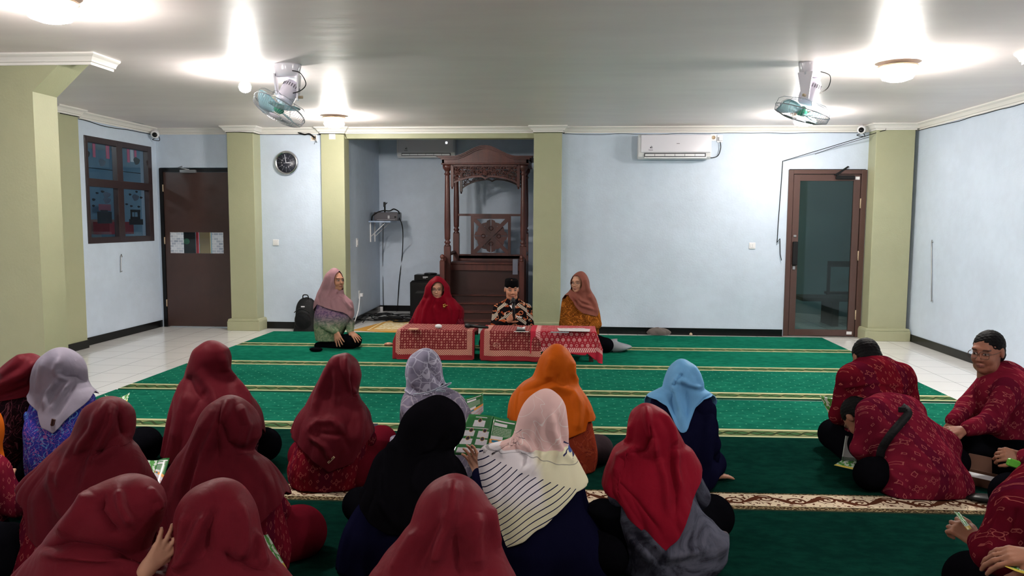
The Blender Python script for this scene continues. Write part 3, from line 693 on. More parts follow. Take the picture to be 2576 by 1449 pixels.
# hooks left in the plaster
for (px, a, b, x_, l) in ((303, 640, 684, XL, 'short rusty metal hook on the left wall below the window'), (2347, 604, 758, XR, 'long grey wire hook on the right side wall')):
    P = [on_x(px+2, a+6, x_), on_x(px, a, x_), on_x(px-1, a+4, x_), on_x(px-1, b-6, x_), on_x(px-2, b, x_), on_x(px+2, b-2, x_)]; sg = 1 if x_ < 0 else -1
    m = MB(); m.tube([p+Vector((sg*.012, 0, 0)) for p in P], .006, 6); tag(obj('wall_hook', m, M_silver), l, 'hook')
# ------------------------------------------------------------------ carpets
def uvn():
    n = X.T.nodes.new('ShaderNodeUVMap'); n.uv_map = 'uv'; return X(n.outputs[0])
def carpet_fn(g1, g2, dots, brown):
    def f():
        uv = uvn(); u, v, _ = sep(uv)
        n = noise(comb(u*9, v*16, 0), 1, 5, .68); n2 = noise(comb(u*.8, v*1.5, 0), 1, 3)
        base = mix(ss(n*.65+n2*.35, .36, .66), g2, g1)
        if dots:
            r = flo(v/.085); du = fr(u/.13+fr(r*.5)*1.0)-.5; dv = fr(v/.085)-.5
            base = mix(lt(hyp(du*.13, dv*.085), .0065)*gt(v, .26)*.55, base, rgb(120, 190, 150))
        if not brown:
            W_ = .235; t = v/W_            # 0 near edge .. 1
            c = rgb(190, 190, 150); s = ab(t-.5)*2
            u2 = u/.19; ph = fr(u2)-.5
            lens = .5*cos(ph*PI); vv = (v/W_-.5)*2
            curve = .42*sin(u2*2*PI)
            l1 = lt(ab(vv-curve*.8), .13); l2 = lt(ab(vv+curve*.8), .09)
            inl = lt(ab(vv), .5)
            b = mix(lt(s, .58), c, rgb(120, 128, 88)); b = mix(inl*lt(ab(vv), lens*.8+.04), b, rgb(62, 98, 62)); b = mix(mx(l1*inl, l2*inl), b, rgb(52, 62, 42))
            b = mix(band(s, .56, .64), b, rgb(60, 70, 50)); b = mix(gt(s, .93), b, rgb(90, 100, 70))
            m_ = lt(v, W_)
            base = mix(m_, base, b); base = mix(band(v, -.01, .012), base, rgb(30, 70, 52))
        else:
            W_ = .27; t = v/W_
            cream = rgb(214, 196, 170); br = rgb(84, 48, 34)
            vv = (t-.58)/.30       # main band -1..1
            L = .34; u2 = u/L; vine = .55*sin(u2*2*PI); wv = noise(comb(u*1, v*1, 0), 26, 2)
            d1 = lt(ab(vv-vine), .2+.12*sin(u2*4*PI+1))
            ci = fr(u2*2)-.5; sgn = (fr(flo(u2*2)*.5)*4-1)
            cx_ = ci*L*.5; cy_ = (vv+sgn*.25)*W_*.30; R_ = hyp(cx_, cy_); th = atan2(cy_, cx_)
            sp = lt(fr(R_/.034-th/(2*PI)), .42)*lt(R_, .062)
            lf = gt(noise(comb(u*1.0, v*1.0, 3.0), 42, 1), .60)
            main = mx(mx(d1, sp), lf)
            sm = gt(noise(comb(u*1.0, v*1.6, 0), 60, 1), .47)
            b = mix(main, cream, br)
            edge = mx(lt(t, .24), gt(t, .91)); b = mix(edge, b, mix(sm, rgb(150, 132, 100), rgb(66, 50, 36)))
            b = mix(mx(band(t, .24, .275), band(t, .88, .91)), b, rgb(222, 206, 178)); b = mix(mx(lt(t, .05), mx(band(t, .225, .24), gt(t, .97))), b, rgb(38, 50, 38))
            base = mix(lt(t, 1.0), base, b)
        return base
    return f
def pile(): return noise(coord(), 260, 2)
M_c1 = mat('green_carpet', fn=carpet_fn(rgb(26, 110, 86), rgb(14, 84, 65), False, False), rough=.9, spec=.0, bump=pile, bstr=.5, bdist=.004)
M_c2 = mat('dotted_green_carpet', fn=carpet_fn(rgb(28, 106, 84), rgb(16, 82, 65), True, False), rough=.9, spec=.0, bump=pile, bstr=.5, bdist=.004)
M_c3 = mat('dark_green_carpet', fn=carpet_fn(rgb(14, 52, 43), rgb(8, 36, 31), False, True), rough=.9, spec=.0, bump=pile, bstr=.5, bdist=.004)
SL = .03
def carpet(y0, y1, m_, label, x0=-4.09, x1=3.4, s0=SL, s1=SL, z=.012):
    N = 60; V = []; UV = []; Fc = []
    for i in range(N+1):
        x = x0+(x1-x0)*i/N
        a = y0+s0*(x+3.6); b = y1+s1*(x+3.6)
        for (y, zz, vv) in ((a, 0, -.01), (a, z, 0), (a+.006, z+.002, .006), (b, z+.002, y1-y0), (b, 0, y1-y0+.01)):
            V.append((x, y, zz)); UV.append((x, vv))
    for i in range(N):
        for k in range(4): Fc.append((i*5+k, (i+1)*5+k, (i+1)*5+k+1, i*5+k+1))
        Fc.append((i*5+4, (i+1)*5+4, (i+1)*5, i*5))
    Fc.append(tuple(range(5))); Fc.append(tuple(N*5+k for k in range(4, -1, -1)))
    o = mesh_obj('prayer_carpet', V, Fc, m_, None, False, uv=UV); tag(o, label, 'carpet', 'rows of green prayer carpet')
carpet(9.035, 10.26, M_c1, 'green prayer carpet strip nearest the back wall, behind the low tables')
carpet(7.815, 9.03, M_c1, 'green prayer carpet strip under the low tables')
carpet(6.575, 7.81, M_c2, 'green dotted prayer carpet strip just in front of the low tables')
carpet(5.335, 6.54, M_c2, 'green dotted prayer carpet strip under the front row of the audience', s1=.024)
carpet(3.925, 5.33, M_c3, 'dark green carpet with brown scroll border under the second audience row')
carpet(2.6, 3.92, M_c3, 'dark green carpet under the rear rows of the audience')
carpet(1.2, 2.595, M_c3, 'dark green carpet nearest the camera')

# ------------------------------------------------------------------ pulpit
def wood_fn():
    x, y, z = sep(coord()); n = noise(comb(x*14, y*14, z*1.6), 1, 5, .6); n2 = noise(coord(), 3, 3)
    return mix(ss(n*.7+n2*.3, .32, .7), rgb(66, 32, 27), rgb(94, 47, 39))
M_wood = mat('red_brown_wood', fn=wood_fn, rough=.38)
M_woodd = mat('dark_red_wood', rgb(54, 26, 22), .4)
YF, YR = 11.3, 12.2
t = thing('pulpit', 'tall carved red-brown wooden pulpit standing in the niche', 'pulpit', (-1.22, 11.7, 0))
pa = on_y(1125.5, 500, YF).x; pb = on_y(1317, 500, YF).x; pr = on_y(1148, 500, YR).x; prr = pb+(pr-pa)*.2
zf = lambda py, y=YF, px=1220: on_y(px, py, y).z
def post(x, y, zb, z0, zt, bev=0):
    m = MB(); h = .047; m.box((x-h, y-h, zb), (x+h, y+h, z0))
    m.lathe([(.045, z0), (.048, z0+.012), (.03, z0+.03), (.046, z0+.05), (.046, z0+.065), (.028, z0+.085), (.042, z0+.11), (.043, z0+.14), (.046, z0+.3), (.043, z0+.55), (.034, zt-.16), (.032, zt-.15), (.045, zt-.14), (.045, zt-.125), (.03, zt-.105), (.04, zt-.085), (.065, zt-.05), (.07, zt-.01), (.06, zt)], (x, y, 0), 20)
    obj('post', m, M_wood, t)
zt = zf(415); z0 = zf(620)
post(pa, YF, 0, z0, zt); post(pb, YF, 0, z0, zt); post(pr, YR, 0, z0+.18, zt); post(prr-.02, YR, 0, z0+.18, zt)
# crown
zc0 = zf(413); zc1 = zf(391); zc2 = zf(366)+.01; xa, xb = pa-.07, pb+.07; xm = (xa+xb)/2
def crownz(x):
    u = (x-xm)/((xb-xa)/2); a = abs(u)
    return zc1-.015+(zc2-zc1)*max(0, (math.cos(min(a/.74, 1)*PI)+1)/2)
N = 48
def crown_slab(y0, y1, off0, off1, ex, nm, m_=M_wood):
    m = MB(); xs = [xa-ex+(xb-xa+2*ex)*i/N for i in range(N+1)]
    P = [(x, y0, (crownz(x)+off1)) for x in xs]+[(x, y0, (crownz(x)+off0) if off0 is not None else zc0) for x in xs[::-1]]
    vs = P+[(p[0], y1, p[2]) for p in P]; n = len(P); fs = []
    for i in range(N): fs += [(i, i+1, n-2-i, n-1-i), (n+i+1, n+i, 2*n-1-i, 2*n-2-i), (i+1, i, n+i, n+i+1), (n-1-i, n-2-i, 2*n-2-i, 2*n-1-i)]
    fs += [(0, n-1, 2*n-1, n), (N, n+N, n+N+1, N+1)]
    m.add(vs, fs); obj(nm, m, m_, t)
crown_slab(YF-.06, YF-.03, None, -.02, 0, 'pediment')
crown_slab(YF-.085, YF-.03, -.05, -.03, .02, 'pediment_moulding'); crown_slab(YF-.11, YF-.03, -.03, -.012, .05, 'pediment_moulding'); crown_slab(YF-.13, YF-.02, -.012, .0, .075, 'pediment_moulding')
m = MB(); m.box((xa, YF-.06, zc0), (xa+.03, YR+.06, zc1-.03)); m.box((xb-.03, YF-.06, zc0), (xb, YR+.06, zc1-.03)); m.box((xa, YR+.03, zc0), (xb, YR+.06, zc1-.03)); m.box((xa-.06, YF-.03, zc1-.03), (xa+.03, YR+.1, zc1-.015)); m.box((xb-.03, YF-.03, zc1-.03), (xb+.06, YR+.1, zc1-.015)); m.box((xa, YF, zc1-.05), (xb, YR+.06, zc1-.03)); obj('canopy', m, M_wood, t)
m = MB(); m.box((xa-.012, YF-.075, zc0-.01), (xb+.012, YR+.07, zc0+.012), bev=.006); obj('canopy_rail', m, M_wood, t)
# valances with pierced scrollwork and arched lower edge
def valance(y, x0, x1, ztop, zlow, zarch, nm, m_, seed):
    R_ = random.Random(seed); m = MB(); w_ = x1-x0; th = .02
    def edge(u): a = abs(u-.5)*2; return zarch-(zarch-zlow)*a**2.6
    m.box((x0-.03, y-.03, zlow-.04), (x0+.012, y+.02, ztop)); m.box((x1-.012, y-.03, zlow-.04), (x1+.03, y+.02, ztop)); m.box((x0, y-.03, ztop-.02), (x1, y+.02, ztop))
    for xx in (x0-.01, x1+.01): m.lathe([(.005, -.035), (.016, -.02), (.012, -.005), (.02, 0)], (xx, y-.005, zlow-.04), 10)
    N = 40     # arched rib
    vs = []; fs = []
    for i in range(N+1):
        u = i/N; e = edge(u)+(-.03*max(0, 1-abs(u-.5)/.06)); x = x0+w_*u
        vs += [(x, y-.018, e), (x, y-.018, e+.026), (x, y+.012, e+.026), (x, y+.012, e)]
    for i in range(N):
        for k in range(4): fs.append((i*4+k, (i+1)*4+k, (i+1)*4+(k+1) % 4, i*4+(k+1) % 4))
    m.add(vs, fs); obj(nm, m, m_, t)
    m = MB()
    for k in range(64):     # scrolls
        u = (k+.5)/64; x = x0+w_*u; lo = edge(u)+.02; hi = ztop-.02
        for r_ in range(max(1, int((hi-lo)/.045))):
            cx_ = x+R_.uniform(-.01, .01); cz_ = lo+(hi-lo)*(r_+.5)/max(1, int((hi-lo)/.045)); a0 = R_.uniform(0, 6.3); sg = R_.choice((-1, 1)); R0 = R_.uniform(.018, .03)
            P = [(cx_+math.cos(a0+sg*a)*R0*(1-a/7.5), y-.008, cz_+math.sin(a0+sg*a)*R0*(1-a/7.5)) for a in [i*.55 for i in range(10)]]
            m.tube(P, [.006-.0003*i for i in range(10)], 5)
    obj('scrollwork', m, m_, t)
valance(YF-.01, pa+.085, pb-.085, zc0-.015, zf(463), zf(446), 'front_valance', M_wood, 1)
valance(YR, pr+.09, prr-.07, zc0-.03, zf(476, YR), zf(453, YR), 'rear_valance', M_woodd, 2)
m = MB(); c_ = (xm, YF-.035, zf(436)); 
for k in range(8):
    a = k*PI/4; m.ell((c_[0]+.022*math.cos(a), c_[1], c_[2]+.024*math.sin(a)), (.016, .008, .011), 10, 6, Matrix.Rotation(-a, 3, 'Y'))
m.ell(c_, (.015, .014, .015), 12, 8); m.prism([(xm-.03, YF-.03, zf(446)), (xm+.03, YF-.03, zf(446)), (xm, YF-.03, zf(453))], (0, .02, 0)); obj('rosette', m, M_wood, t)
# seat back with lattice
zb1, zb0 = zf(538, YR), zf(650, YR)
m = MB(); m.box((pr, YR-.03, zb1-.035), (prr, YR+.03, zb1)); obj('seat_back_rail', m, M_wood, t); m = MB(); m.box((pr, YR-.03, zb0), (prr, YR+.03, zb0+.045)); obj('seat_back_rail', m, M_wood, t)
la, lb = on_y(1185, 600, YR).x, on_y(1285, 600, YR).x; lz1, lz0 = zb1-.035, zb0+.045
m = MB()
for (a, b) in (((la, lz0), (la+.045, lz1)), ((lb-.045, lz0), (lb, lz1)), ((la+.045, lz1-.045), (lb-.045, lz1)), ((la+.045, lz0), (lb-.045, lz0+.045))): m.box((a[0], YR-.025, a[1]), (b[0], YR+.025, b[1]))
obj('lattice_frame', m, M_wood, t)
m = MB(); cxl, czl = (la+lb)/2, (lz0+lz1)/2; hw, hh = (lb-la)/2-.045, (lz1-lz0)/2-.045
for s_ in (1, -1):
    d = Vector((hw*s_, 0, hh)).normalized(); n_ = Vector((d.z, 0, -d.x))*.03; yk = YR-.03-.002*s_; a = Vector((cxl-hw*s_, yk, czl-hh)); b = Vector((cxl+hw*s_, yk, czl+hh))
    m.prism([a-n_, b-n_, b+n_, a+n_], (0, .04, 0))
obj('cross_bars', m, M_wood, t)
for k, (dx, dz) in enumerate(((0, 1), (1, 0), (0, -1), (-1, 0))):
    m = MB(); L_ = hh if dx == 0 else hw; ax = Vector((dx, 0, dz)); pe = Vector((dz, 0, -dx)); o_ = Vector((cxl, YR-.008, czl))
    pts = [(.06, 0), (.25, .18), (.45, .40), (.56, .36), (.60, .60), (.74, .50), (.80, .26), (.90, .22), (.98, .02)]
    for sg in (1, -1):
        P = [o_+ax*L_*u+pe*sg*L_*v for u, v in pts]+[o_+ax*L_*.98, o_+ax*L_*.12]
        m.prism(P[:-2] if sg == 1 else P[:-2][::-1], (0, .016, 0))
    m.tube([o_+ax*L_*.45+(ax*math.cos(q)+pe*math.sin(q))*.03+Vector((0, -.01, 0)) for q in [i*.5 for i in range(13)]], .008, 5)
    obj('lattice_petal', m, M_wood, t)
# lower body: seat box, armrests, newel posts, steps, side panels
zs = zf(668); m = MB(); m.box((pa-.02, YF+.3, 0), (pb+.02, YR, zs)); obj('seat_box', m, M_woodd, t)
m = MB(); m.box((pa-.03, YF+.24, zs), (pb+.03, YR+.02, zs+.03), bev=.006); obj('seat_board', m, M_wood, t)
m = MB(); m.box((pr, YR-.03, zs+.03), (prr, YR, zs+.13)); obj('seat_panel', m, M_wood, t); m = MB(); m.box((pa, YF+.26, zs-.09), (pb, YF+.29, zs+.0)); obj('seat_panel', m, M_wood, t)
for x in (pa-.03, pb-.0):
    m = MB(); m.box((x-.035, YF-.32, 0), (x+.035, YF-.25, zf(657, YF-.3)), bev=.006); zz = zf(657, YF-.3); m.lathe([(.03, 0), (.032, .01), (.018, .02), (.034, .045), (.036, .06), (.025, .085), (.003, .095)], (x, YF-.285, zz), 16); obj('newel_post', m, M_wood, t)
    m = MB(); m.prism([(x-.012, YF-.25, .05), (x-.012, YF+.3, .05), (x-.012, YF+.3, zs+.12), (x-.012, YF+.04, zs+.1), (x-.012, YF-.25, zf(668, YF-.3))], (.024, 0, 0)); obj('side_panel', m, M_woodd, t)
    m = MB(); m.tube([(x, YF-.25, zf(662, YF-.3)), (x, YF-.1, zs+.08), (x, YF+.05, zs+.15), (x, YR, zs+.16)], .03, 8); obj('arm_rail', m, M_wood, t)
for k in range(4):
    m = MB(); y0_ = YF-.34+k*.17; m.box((pa+.03, y0_, 0), (pb-.03, YF+.3, .11*(k+1)-.02)); obj('step', m, M_woodd, t); m = MB(); m.box((pa+.01, y0_-.02, .11*(k+1)-.02), (pb-.01, y0_+.2, .11*(k+1)), bev=.004); obj('step_board', m, M_wood, t)
m = MB(); m.box((on_y(1290, 650, YF).x, YF-.02, zf(690)), (on_y(1303, 650, YF).x, YF+.0, zf(655)), bev=.004); m.box((on_y(1290, 650, YF).x, YF-.02, zf(655)), (on_y(1303, 650, YF).x, YF+.14, zf(652))); tag(obj('grey_cloth', m, mat('grey_cloth', rgb(118, 122, 138), .8)), 'small grey cloth hanging over the right arm of the pulpit', 'cloth')

# ------------------------------------------------------------------ projector shelf
ys = 12.35
A = on_y(937, 556, ys); B = on_y(990, 556, ys); A.x = nlx(ys)+.02
m = MB(); m.box((nlx(ys)+.0, ys-.22, A.z-.02), (B.x, ys+.22, A.z)); t = thing('wall_shelf', 'small pale blue shelf bracket on the niche side wall', 'shelf', (A.x, ys, A.z-.3)); obj('shelf_board', m, mat('pale_blue_board', rgb(170, 188, 214), .4), t)
for yy in (ys-.15, ys+.15): m = MB(); m.box((nlx(yy)+.004, yy-.012, A.z-.34), (nlx(yy)+.022, yy+.012, A.z-.02)); m.tube([(nlx(yy)+.02, yy, A.z-.25), (B.x-.1, yy, A.z-.025)], .008, 5); obj('shelf_bracket', m, M_wp, t)
t = thing('projector', 'dark grey box projector on the small shelf in the niche', 'projector', (A.x+.2, ys, A.z)); C_ = on_y(1005, 534, ys)
m = MB(); m.box((A.x+.05, ys-.15, A.z+.005), (C_.x, ys+.15, C_.z), bev=.01); obj('projector_body', m, mat('projector_grey', rgb(74, 70, 76), .4), t)
m = MB(); m.box((A.x+.28, ys-.153, A.z+.04), (A.x+.31, ys-.148, A.z+.09)); m.box((A.x+.1, ys-.153, A.z+.02), (A.x+.4, ys-.15, A.z+.024)); obj('ports', m, M_silver, t)
m = MB(); m.box((C_.x-.05, ys-.156, A.z+.05), (C_.x-.02, ys-.15, A.z+.08)); obj('lens', m, M_black, t)
m = MB(); q = on_y(968, 516, ys); m.box(q+Vector((-.02, -.02, -.03)), q+Vector((.012, .02, .05)), bev=.004); m.tube([q+Vector((.0, 0, .0)), q+Vector((.04, 0, .04))], .008, 5); m.tube([q+Vector((0, 0, -.03)), (q.x, q.y, C_.z)], .014, 6); tag(obj('camera_mount', m, M_black), 'small black camera on a stalk on top of the projector', 'camera')
wires('cable', 'black cable coiled over the top of the projector', [(A.x+.02, ys-.17, A.z+.01), (A.x+.05, ys-.17, A.z+.1), (A.x+.18, ys-.12, C_.z+.02), (A.x+.3, ys-.1, C_.z+.02), (A.x+.37, ys-.1, C_.z+.05), (A.x+.45, ys-.13, C_.z+.015), (C_.x+.03, ys-.15, C_.z-.03)], .011)
yb_ = YN-.03
wires('cable', 'thin black cable hanging from the shelf down the niche wall, left one', [on_y(964, 562, ys), on_y(963, 640, yb_), on_y(964, 760, yb_), on_y(966, 782, yb_), on_y(967, 800, YN-.3)], .006)
wires('cable', 'thick black cable hanging from the projector down to the socket, right one', [on_y(1003, 545, ys), on_y(1013, 575, ys), on_y(1012, 640, yb_), on_y(1004, 710, yb_), on_y(999, 780, yb_), on_y(990, 792, YN-.4)], .008)
# coiled cables on the niche floor
R_ = random.Random(11); m = MB()
for k in range(14):
    cc = on_z(975+R_.uniform(-40, 55), 802+R_.uniform(-9, 9)); a = R_.uniform(.12, .26); b = R_.uniform(.08, .2)
    m.tube([(cc.x+a*math.cos(q), cc.y+b*math.sin(q+.3*k), .012+.006*k*.5+.008*math.sin(3*q+k)) for q in [i*2*PI/26 for i in range(26)]], .008, 5, closed=True)
m.tube(bez([on_z(912, 812), on_z(930, 800)+Vector((0, 0, .05)), on_z(950, 806), on_z(1035, 800)]), .008, 5)
tag(obj('cable_coil', m, M_cable), 'tangle of coiled black cables on the niche floor', 'cable')
# loudspeaker and amplifier
ysp = 11.9; a = on_y(1031, 706, ysp); b = on_y(1110, 800, ysp)
t = thing('loudspeaker', 'large black floor loudspeaker left of the pulpit', 'speaker', ((a.x+b.x)/2, ysp, 0))
m = MB(); m.box((a.x, ysp, 0), (b.x, ysp+.42, a.z), bev=.03); obj('speaker_box', m, M_black, t)
m = MB(); m.box((a.x+.03, ysp-.008, .05), (b.x-.03, ysp+.004, a.z-.08), bev=.003); obj('grille', m, mat('speaker_grille', rgb(16, 16, 18), .6, spec=.2, bump=fine(300)), t)
m = MB(); m.prism([(a.x+.08, ysp-.012, a.z-.2), (b.x-.08, ysp-.012, a.z-.2), (b.x-.16, ysp-.004, a.z-.12), (a.x+.16, ysp-.004, a.z-.12)], (0, .008, 0)); obj('horn', m, M_black, t)
t2 = thing('amplifier', 'flat black receiver box on top of the loudspeaker', 'amplifier', ((a.x+b.x)/2, ysp+.1, a.z)); zA = on_y(1070, 691, ysp+.1).z
m = MB(); m.box((a.x+.06, ysp+.05, a.z), (b.x-.03, ysp+.3, zA), bev=.006); obj('amplifier_case', m, M_black, t2)
m = MB(); m.box((a.x+.2, ysp+.047, a.z+.05), (a.x+.28, ysp+.05, a.z+.062)); m.box((a.x+.2, ysp+.047, a.z+.035), (a.x+.25, ysp+.05, a.z+.04)); obj('printed_mark', m, M_wp, t2)
m = MB(); m.lathe([(.1, 0), (.11, .01), (.09, .025), (.0, .03)], (a.x+.3, ysp+.18, zA), 24); tag(obj('black_dish', m, M_black), 'flat round black lid on top of the receiver box', 'lid')
# backpack
bc = on_z(768, 832); bc.y -= .12; t = thing('backpack', 'black backpack leaning on the wall left of the kneeling woman', 'bag', (bc.x, bc.y+.1, 0))
M_bag = mat('black_nylon', rgb(13, 13, 16), .65, spec=.25, bump=lambda: noise(coord(), 14, 3), bstr=.6, bdist=.02)
m = MB(); W_, Hh_ = .31, .47
def bagf(u, v):
    a = 2*PI*u; z = v*Hh_; wz = W_/2*(1-.12*math.sin(PI*v))*(math.sqrt(max(0, 1-max(0, (v-.55)/.45)**2.4)) if v > .55 else 1)*(1+.06*(1-v)); d = .13*(1-.5*v**3)*(math.sqrt(max(0, 1-max(0, (v-.6)/.4)**2)) if v > .6 else 1)
    c_, s_ = math.cos(a), math.sin(a); e = .7
    return (bc.x+wz*math.copysign(abs(c_)**e, c_), bc.y+.14+.06*v+d*math.copysign(abs(s_)**e, s_), z)
m.grid(bagf, 40, 24); m.box((bc.x-W_/2*.9, bc.y+.03, 0), (bc.x+W_/2*.9, bc.y+.24, .01)); obj('bag_body', m, M_bag, t)
m = MB(); m.ell((bc.x+.0, bc.y+.035, .16), (.12, .05, .14), 24, 14); obj('front_pocket', m, M_bag, t)
m = MB(); m.tube([(bc.x-.11+.22*i/12, bc.y-.002-.02*math.sin(PI*i/12), .27+.06*math.sin(PI*i/12)) for i in range(13)], .006, 6); obj('zip', m, M_black, t)
m = MB(); m.box((bc.x-.02, bc.y+.02, .345), (bc.x+.03, bc.y+.028, .36)); obj('label_tag', m, M_wp, t)
m = MB(); m.tube(bez([(bc.x-.04, bc.y+.16, .45), (bc.x-.03, bc.y+.15, .5), (bc.x+.03, bc.y+.15, .5), (bc.x+.04, bc.y+.16, .45)]), .008, 6); obj('grab_handle', m, M_bag, t)
# prayer mat
def mat_fn():
    x, y, z = sep(coord()); X_ = ab(x); Y_ = ab(y); e = mx(X_/.36, Y_/.60)
    n = gt(noise(coord(), 22, 2), .52); c = mix(n, rgb(214, 188, 130), rgb(232, 220, 190))
    c = mix(gt(e, .62), c, rgb(196, 146, 62)); c = mix(gt(e, .76), c, rgb(226, 210, 170)); return mix(gt(e, .82), c, rgb(190, 138, 50))
q = on_z(995, 822); m = MB(); m.box((-.36, -.6, 0), (.36, .6, .006)); R3 = Matrix.Rotation(-.25, 3, 'Z'); m.v = [tuple(R3 @ Vector(v)+Vector((q.x-.02, q.y+.05, .0005))) for v in m.v]
tag(obj('prayer_mat', m, mat('golden_mat', fn=mat_fn, rough=.9)), 'golden yellow prayer mat on the tiles beside the cable tangle', 'mat')
# crumpled cloth at skirting
q = on_y(1656, 833, YB-.09); m = MB(); R_ = random.Random(3)
def cr(u, v):
    a = 2*PI*u; r = math.sin(PI*v); k = 1+.16*math.sin(5*a+3*v)+.1*math.sin(9*a+8*v)
    return (q.x+.15*r*math.cos(a)*k, q.y-.02+.045*r*math.sin(a)*k, max(.014, .05-.055*math.cos(PI*v)*k))
m.grid(cr, 36, 16); tag(obj('crumpled_rag', m, mat('rag_grey', rgb(104, 94, 90), .8)), 'crumpled grey-brown rag against the black skirting of the back wall', 'cloth')
m = MB(); q = on_y(1738, 842, YB-.06); m.lathe([(.02, 0), (.022, .012), (.012, .025), (.002, .03)], (q.x, q.y, .013), 10); tag(obj('bottle_cap', m, M_tan), 'tiny pale cap on the carpet by the back wall skirting', 'cap')

# ------------------------------------------------------------------ low tables and cloths
ZT = .345; TY0, TY1 = 8.32, 8.76
def low_table(x0, x1, label):
    t = thing('low_table', label, 'table', ((x0+x1)/2, (TY0+TY1)/2, 0), 'low tables in front of the speakers')
    m = MB(); m.box((x0, TY0, ZT-.03), (x1, TY1, ZT), bev=.003); obj('table_top', m, M_woodd, t)
    for x in (x0+.05, x1-.05):
        for y in (TY0+.05, TY1-.05): m = MB(); m.box((x-.025, y-.025, .014), (x+.025, y+.025, ZT-.03)); obj('leg', m, M_woodd, t)
low_table(-1.90, -1.06, 'low table under the left red batik cloth'); low_table(-.96, .30, 'long low table under the middle and right red batik cloths')
def batik_fn(u0, u1, vb, kind, b=.062, red=rgb(116, 8, 18), red2=rgb(136, 12, 26), cream=rgb(226, 170, 150), u1open=False):
    def f():
        u, v, _ = sep(uvn()); s_ = .0295
        inu = mn(gt(u, u0+b), lt(u, u1-b)) if not u1open else gt(u, u0+b)
        out = mn(gt(u, u0), lt(u, u1)) if not u1open else gt(u, u0)
        inside = inu*lt(v, vb-b); outer = out*lt(v, vb)
        if kind == 0:
            ci = flo(u/s_); cj = flo(v/s_); fu = (fr(u/s_)-.5)*s_; fv = (fr(v/s_)-.5)*s_
            rd = hyp(fu, fv); dm = ab(fu)+ab(fv); od = fr(cj*.5)*2
            k1 = lt(fr(ci*.25+cj*.25), .2)
            ring = band(rd, .0058, .0094); dot = lt(rd, .0042)
            k2 = lt(fr(ci*.5+.5*flo(cj*.5)), .2); sq = band(mx(ab(fu+fv*.3), ab(fv)), .0045, .0085)
            a_ = mix(k1, dot, ring); b_ = mix(k2, dot, sq); p = mix(od, a_, b_)
        else:
            s2 = .06; od = fr(flo(v/s2)*.5); fu = (fr(u/s2+od)-.5)*s2; fv = (fr(v/s2)-.5)*s2; rd = hyp(fu, fv); h = wnoise(comb(flo(u/s2+od), flo(v/s2), 0))
            p = mx(band(rd, .011, .0145), lt(rd, .005)*gt(h, .3)); p = mx(p, band(rd, .016, .018)*gt(h, .6))
            gu = (fr(u/s2+od+.5)-.5)*s2; gv = (fr(v/s2+.5)-.5)*s2; p = mx(p, lt(ab(gu)+ab(gv), .006))
        base = mix(outer, red2, red)
        X_ = mix(p*inside, base, cream)
        vert = outer*(1.0-inu*1.0)    # side border
        hs = lt(fr((u*(1.0 if kind == 0 else .45)+v)/.019), .52); hb = lt(fr((v*(1.0 if kind == 0 else .5)-u)/.021), .52)
        bd = outer*(1.0-inside); hh_ = mix(vert, hb, hs)
        X_ = mix(bd*hh_, X_, cream)
        ln = outer*mx(mx(band(u, u0+b-.006, u0+b), band(u, u1-b, u1-b+.006)), mx(band(v, vb-b-.004, vb-b), mx(band(u, u0, u0+.005), band(u, u1-.005, u1))))
        return X_
    return f
def table_cloth(x0, x1, vlen_f, left, right, m_, label, zt=ZT+.004, vlenb=.12, seed=0, fy=TY0-.008, sidelen=.3):
    """a cloth lying over the table: top, front fall and side falls; u, v in metres along the cloth"""
    R_ = random.Random(seed); nx = 90
    ua = x0-(left or 0); ub = x1+(right or 0); D = TY1-TY0+.016
    vs_ = [-D-vlenb+(D+vlenb+.34)*j/60 for j in range(61)]
    ph = [R_.uniform(0, 6.3) for _ in range(6)]
    V = []; UV = []; Fc = []
    for v in vs_:
        for i in range(nx+1):
            u = ua+(ub-ua)*i/nx
            fl_ = vlen_f(u) if v > 0 else 1
            t_ = max(v, 0)/.34; vv = v if v <= 0 else t_*fl_
            wav = .010*math.sin(u*13+ph[0])+.006*math.sin(u*29+ph[1])
            du = x0-u if u < x0 else (u-x1 if u > x1 else 0); sg = -1 if u < x0 else 1
            xe = min(max(u, x0), x1)
            dv = max(vv, 0); y = fy if vv > 0 else fy-vv; back = 0
            if vv < -D: back = -vv-D; y = fy+D
            drop = max(dv, 0)
            z = zt-drop-back; x = xe
            y -= (dv**.8)*.10*(1+wav*30*.3)+wav*min(1, dv*8)*1.0 if dv > 0 else 0
            if back: y += .01
            if du > 0:       # side fall, flared, with corner gusset
                z = zt-max(du, drop)*1.0 if du*drop > 0 else zt-max(du, drop)
                if du*drop > 0:
                    z = zt-math.hypot(du, drop)*.93; 
                x = xe+sg*(du*.16+min(du, drop)*.35); y -= min(du, drop)*.12
            V.append((x, y, max(z, .02+.002*math.sin(u*40)))); UV.append((u, vv))
    W_ = nx+1
    for j in range(60):
        for i in range(nx): Fc.append((j*W_+i, j*W_+i+1, (j+1)*W_+i+1, (j+1)*W_+i))
    o = mesh_obj('table_cloth', V, Fc, m_, None, True, uv=UV); s_ = o.modifiers.new('solid', 'SOLIDIFY'); s_.thickness = .002; s_.offset = 1
    return tag(o, label, 'tablecloth', 'red batik cloths over the low tables')
U0a = -1.93
table_cloth(-1.90, -1.05, lambda u: .34+.02*math.sin(u*3), .10, .03, mat('batik_left', fn=batik_fn(-1.93, -1.06, .275, 0), rough=.8), 'dark red batik cloth with small rings and hatched border on the left low table', seed=1)
table_cloth(-.965, -.30, lambda u: .335, .02, 0, mat('batik_middle', fn=batik_fn(-.93, -.2, .275, 0, u1open=True), rough=.8), 'dark red batik cloth with oval emblem on the middle of the low tables', seed=2)
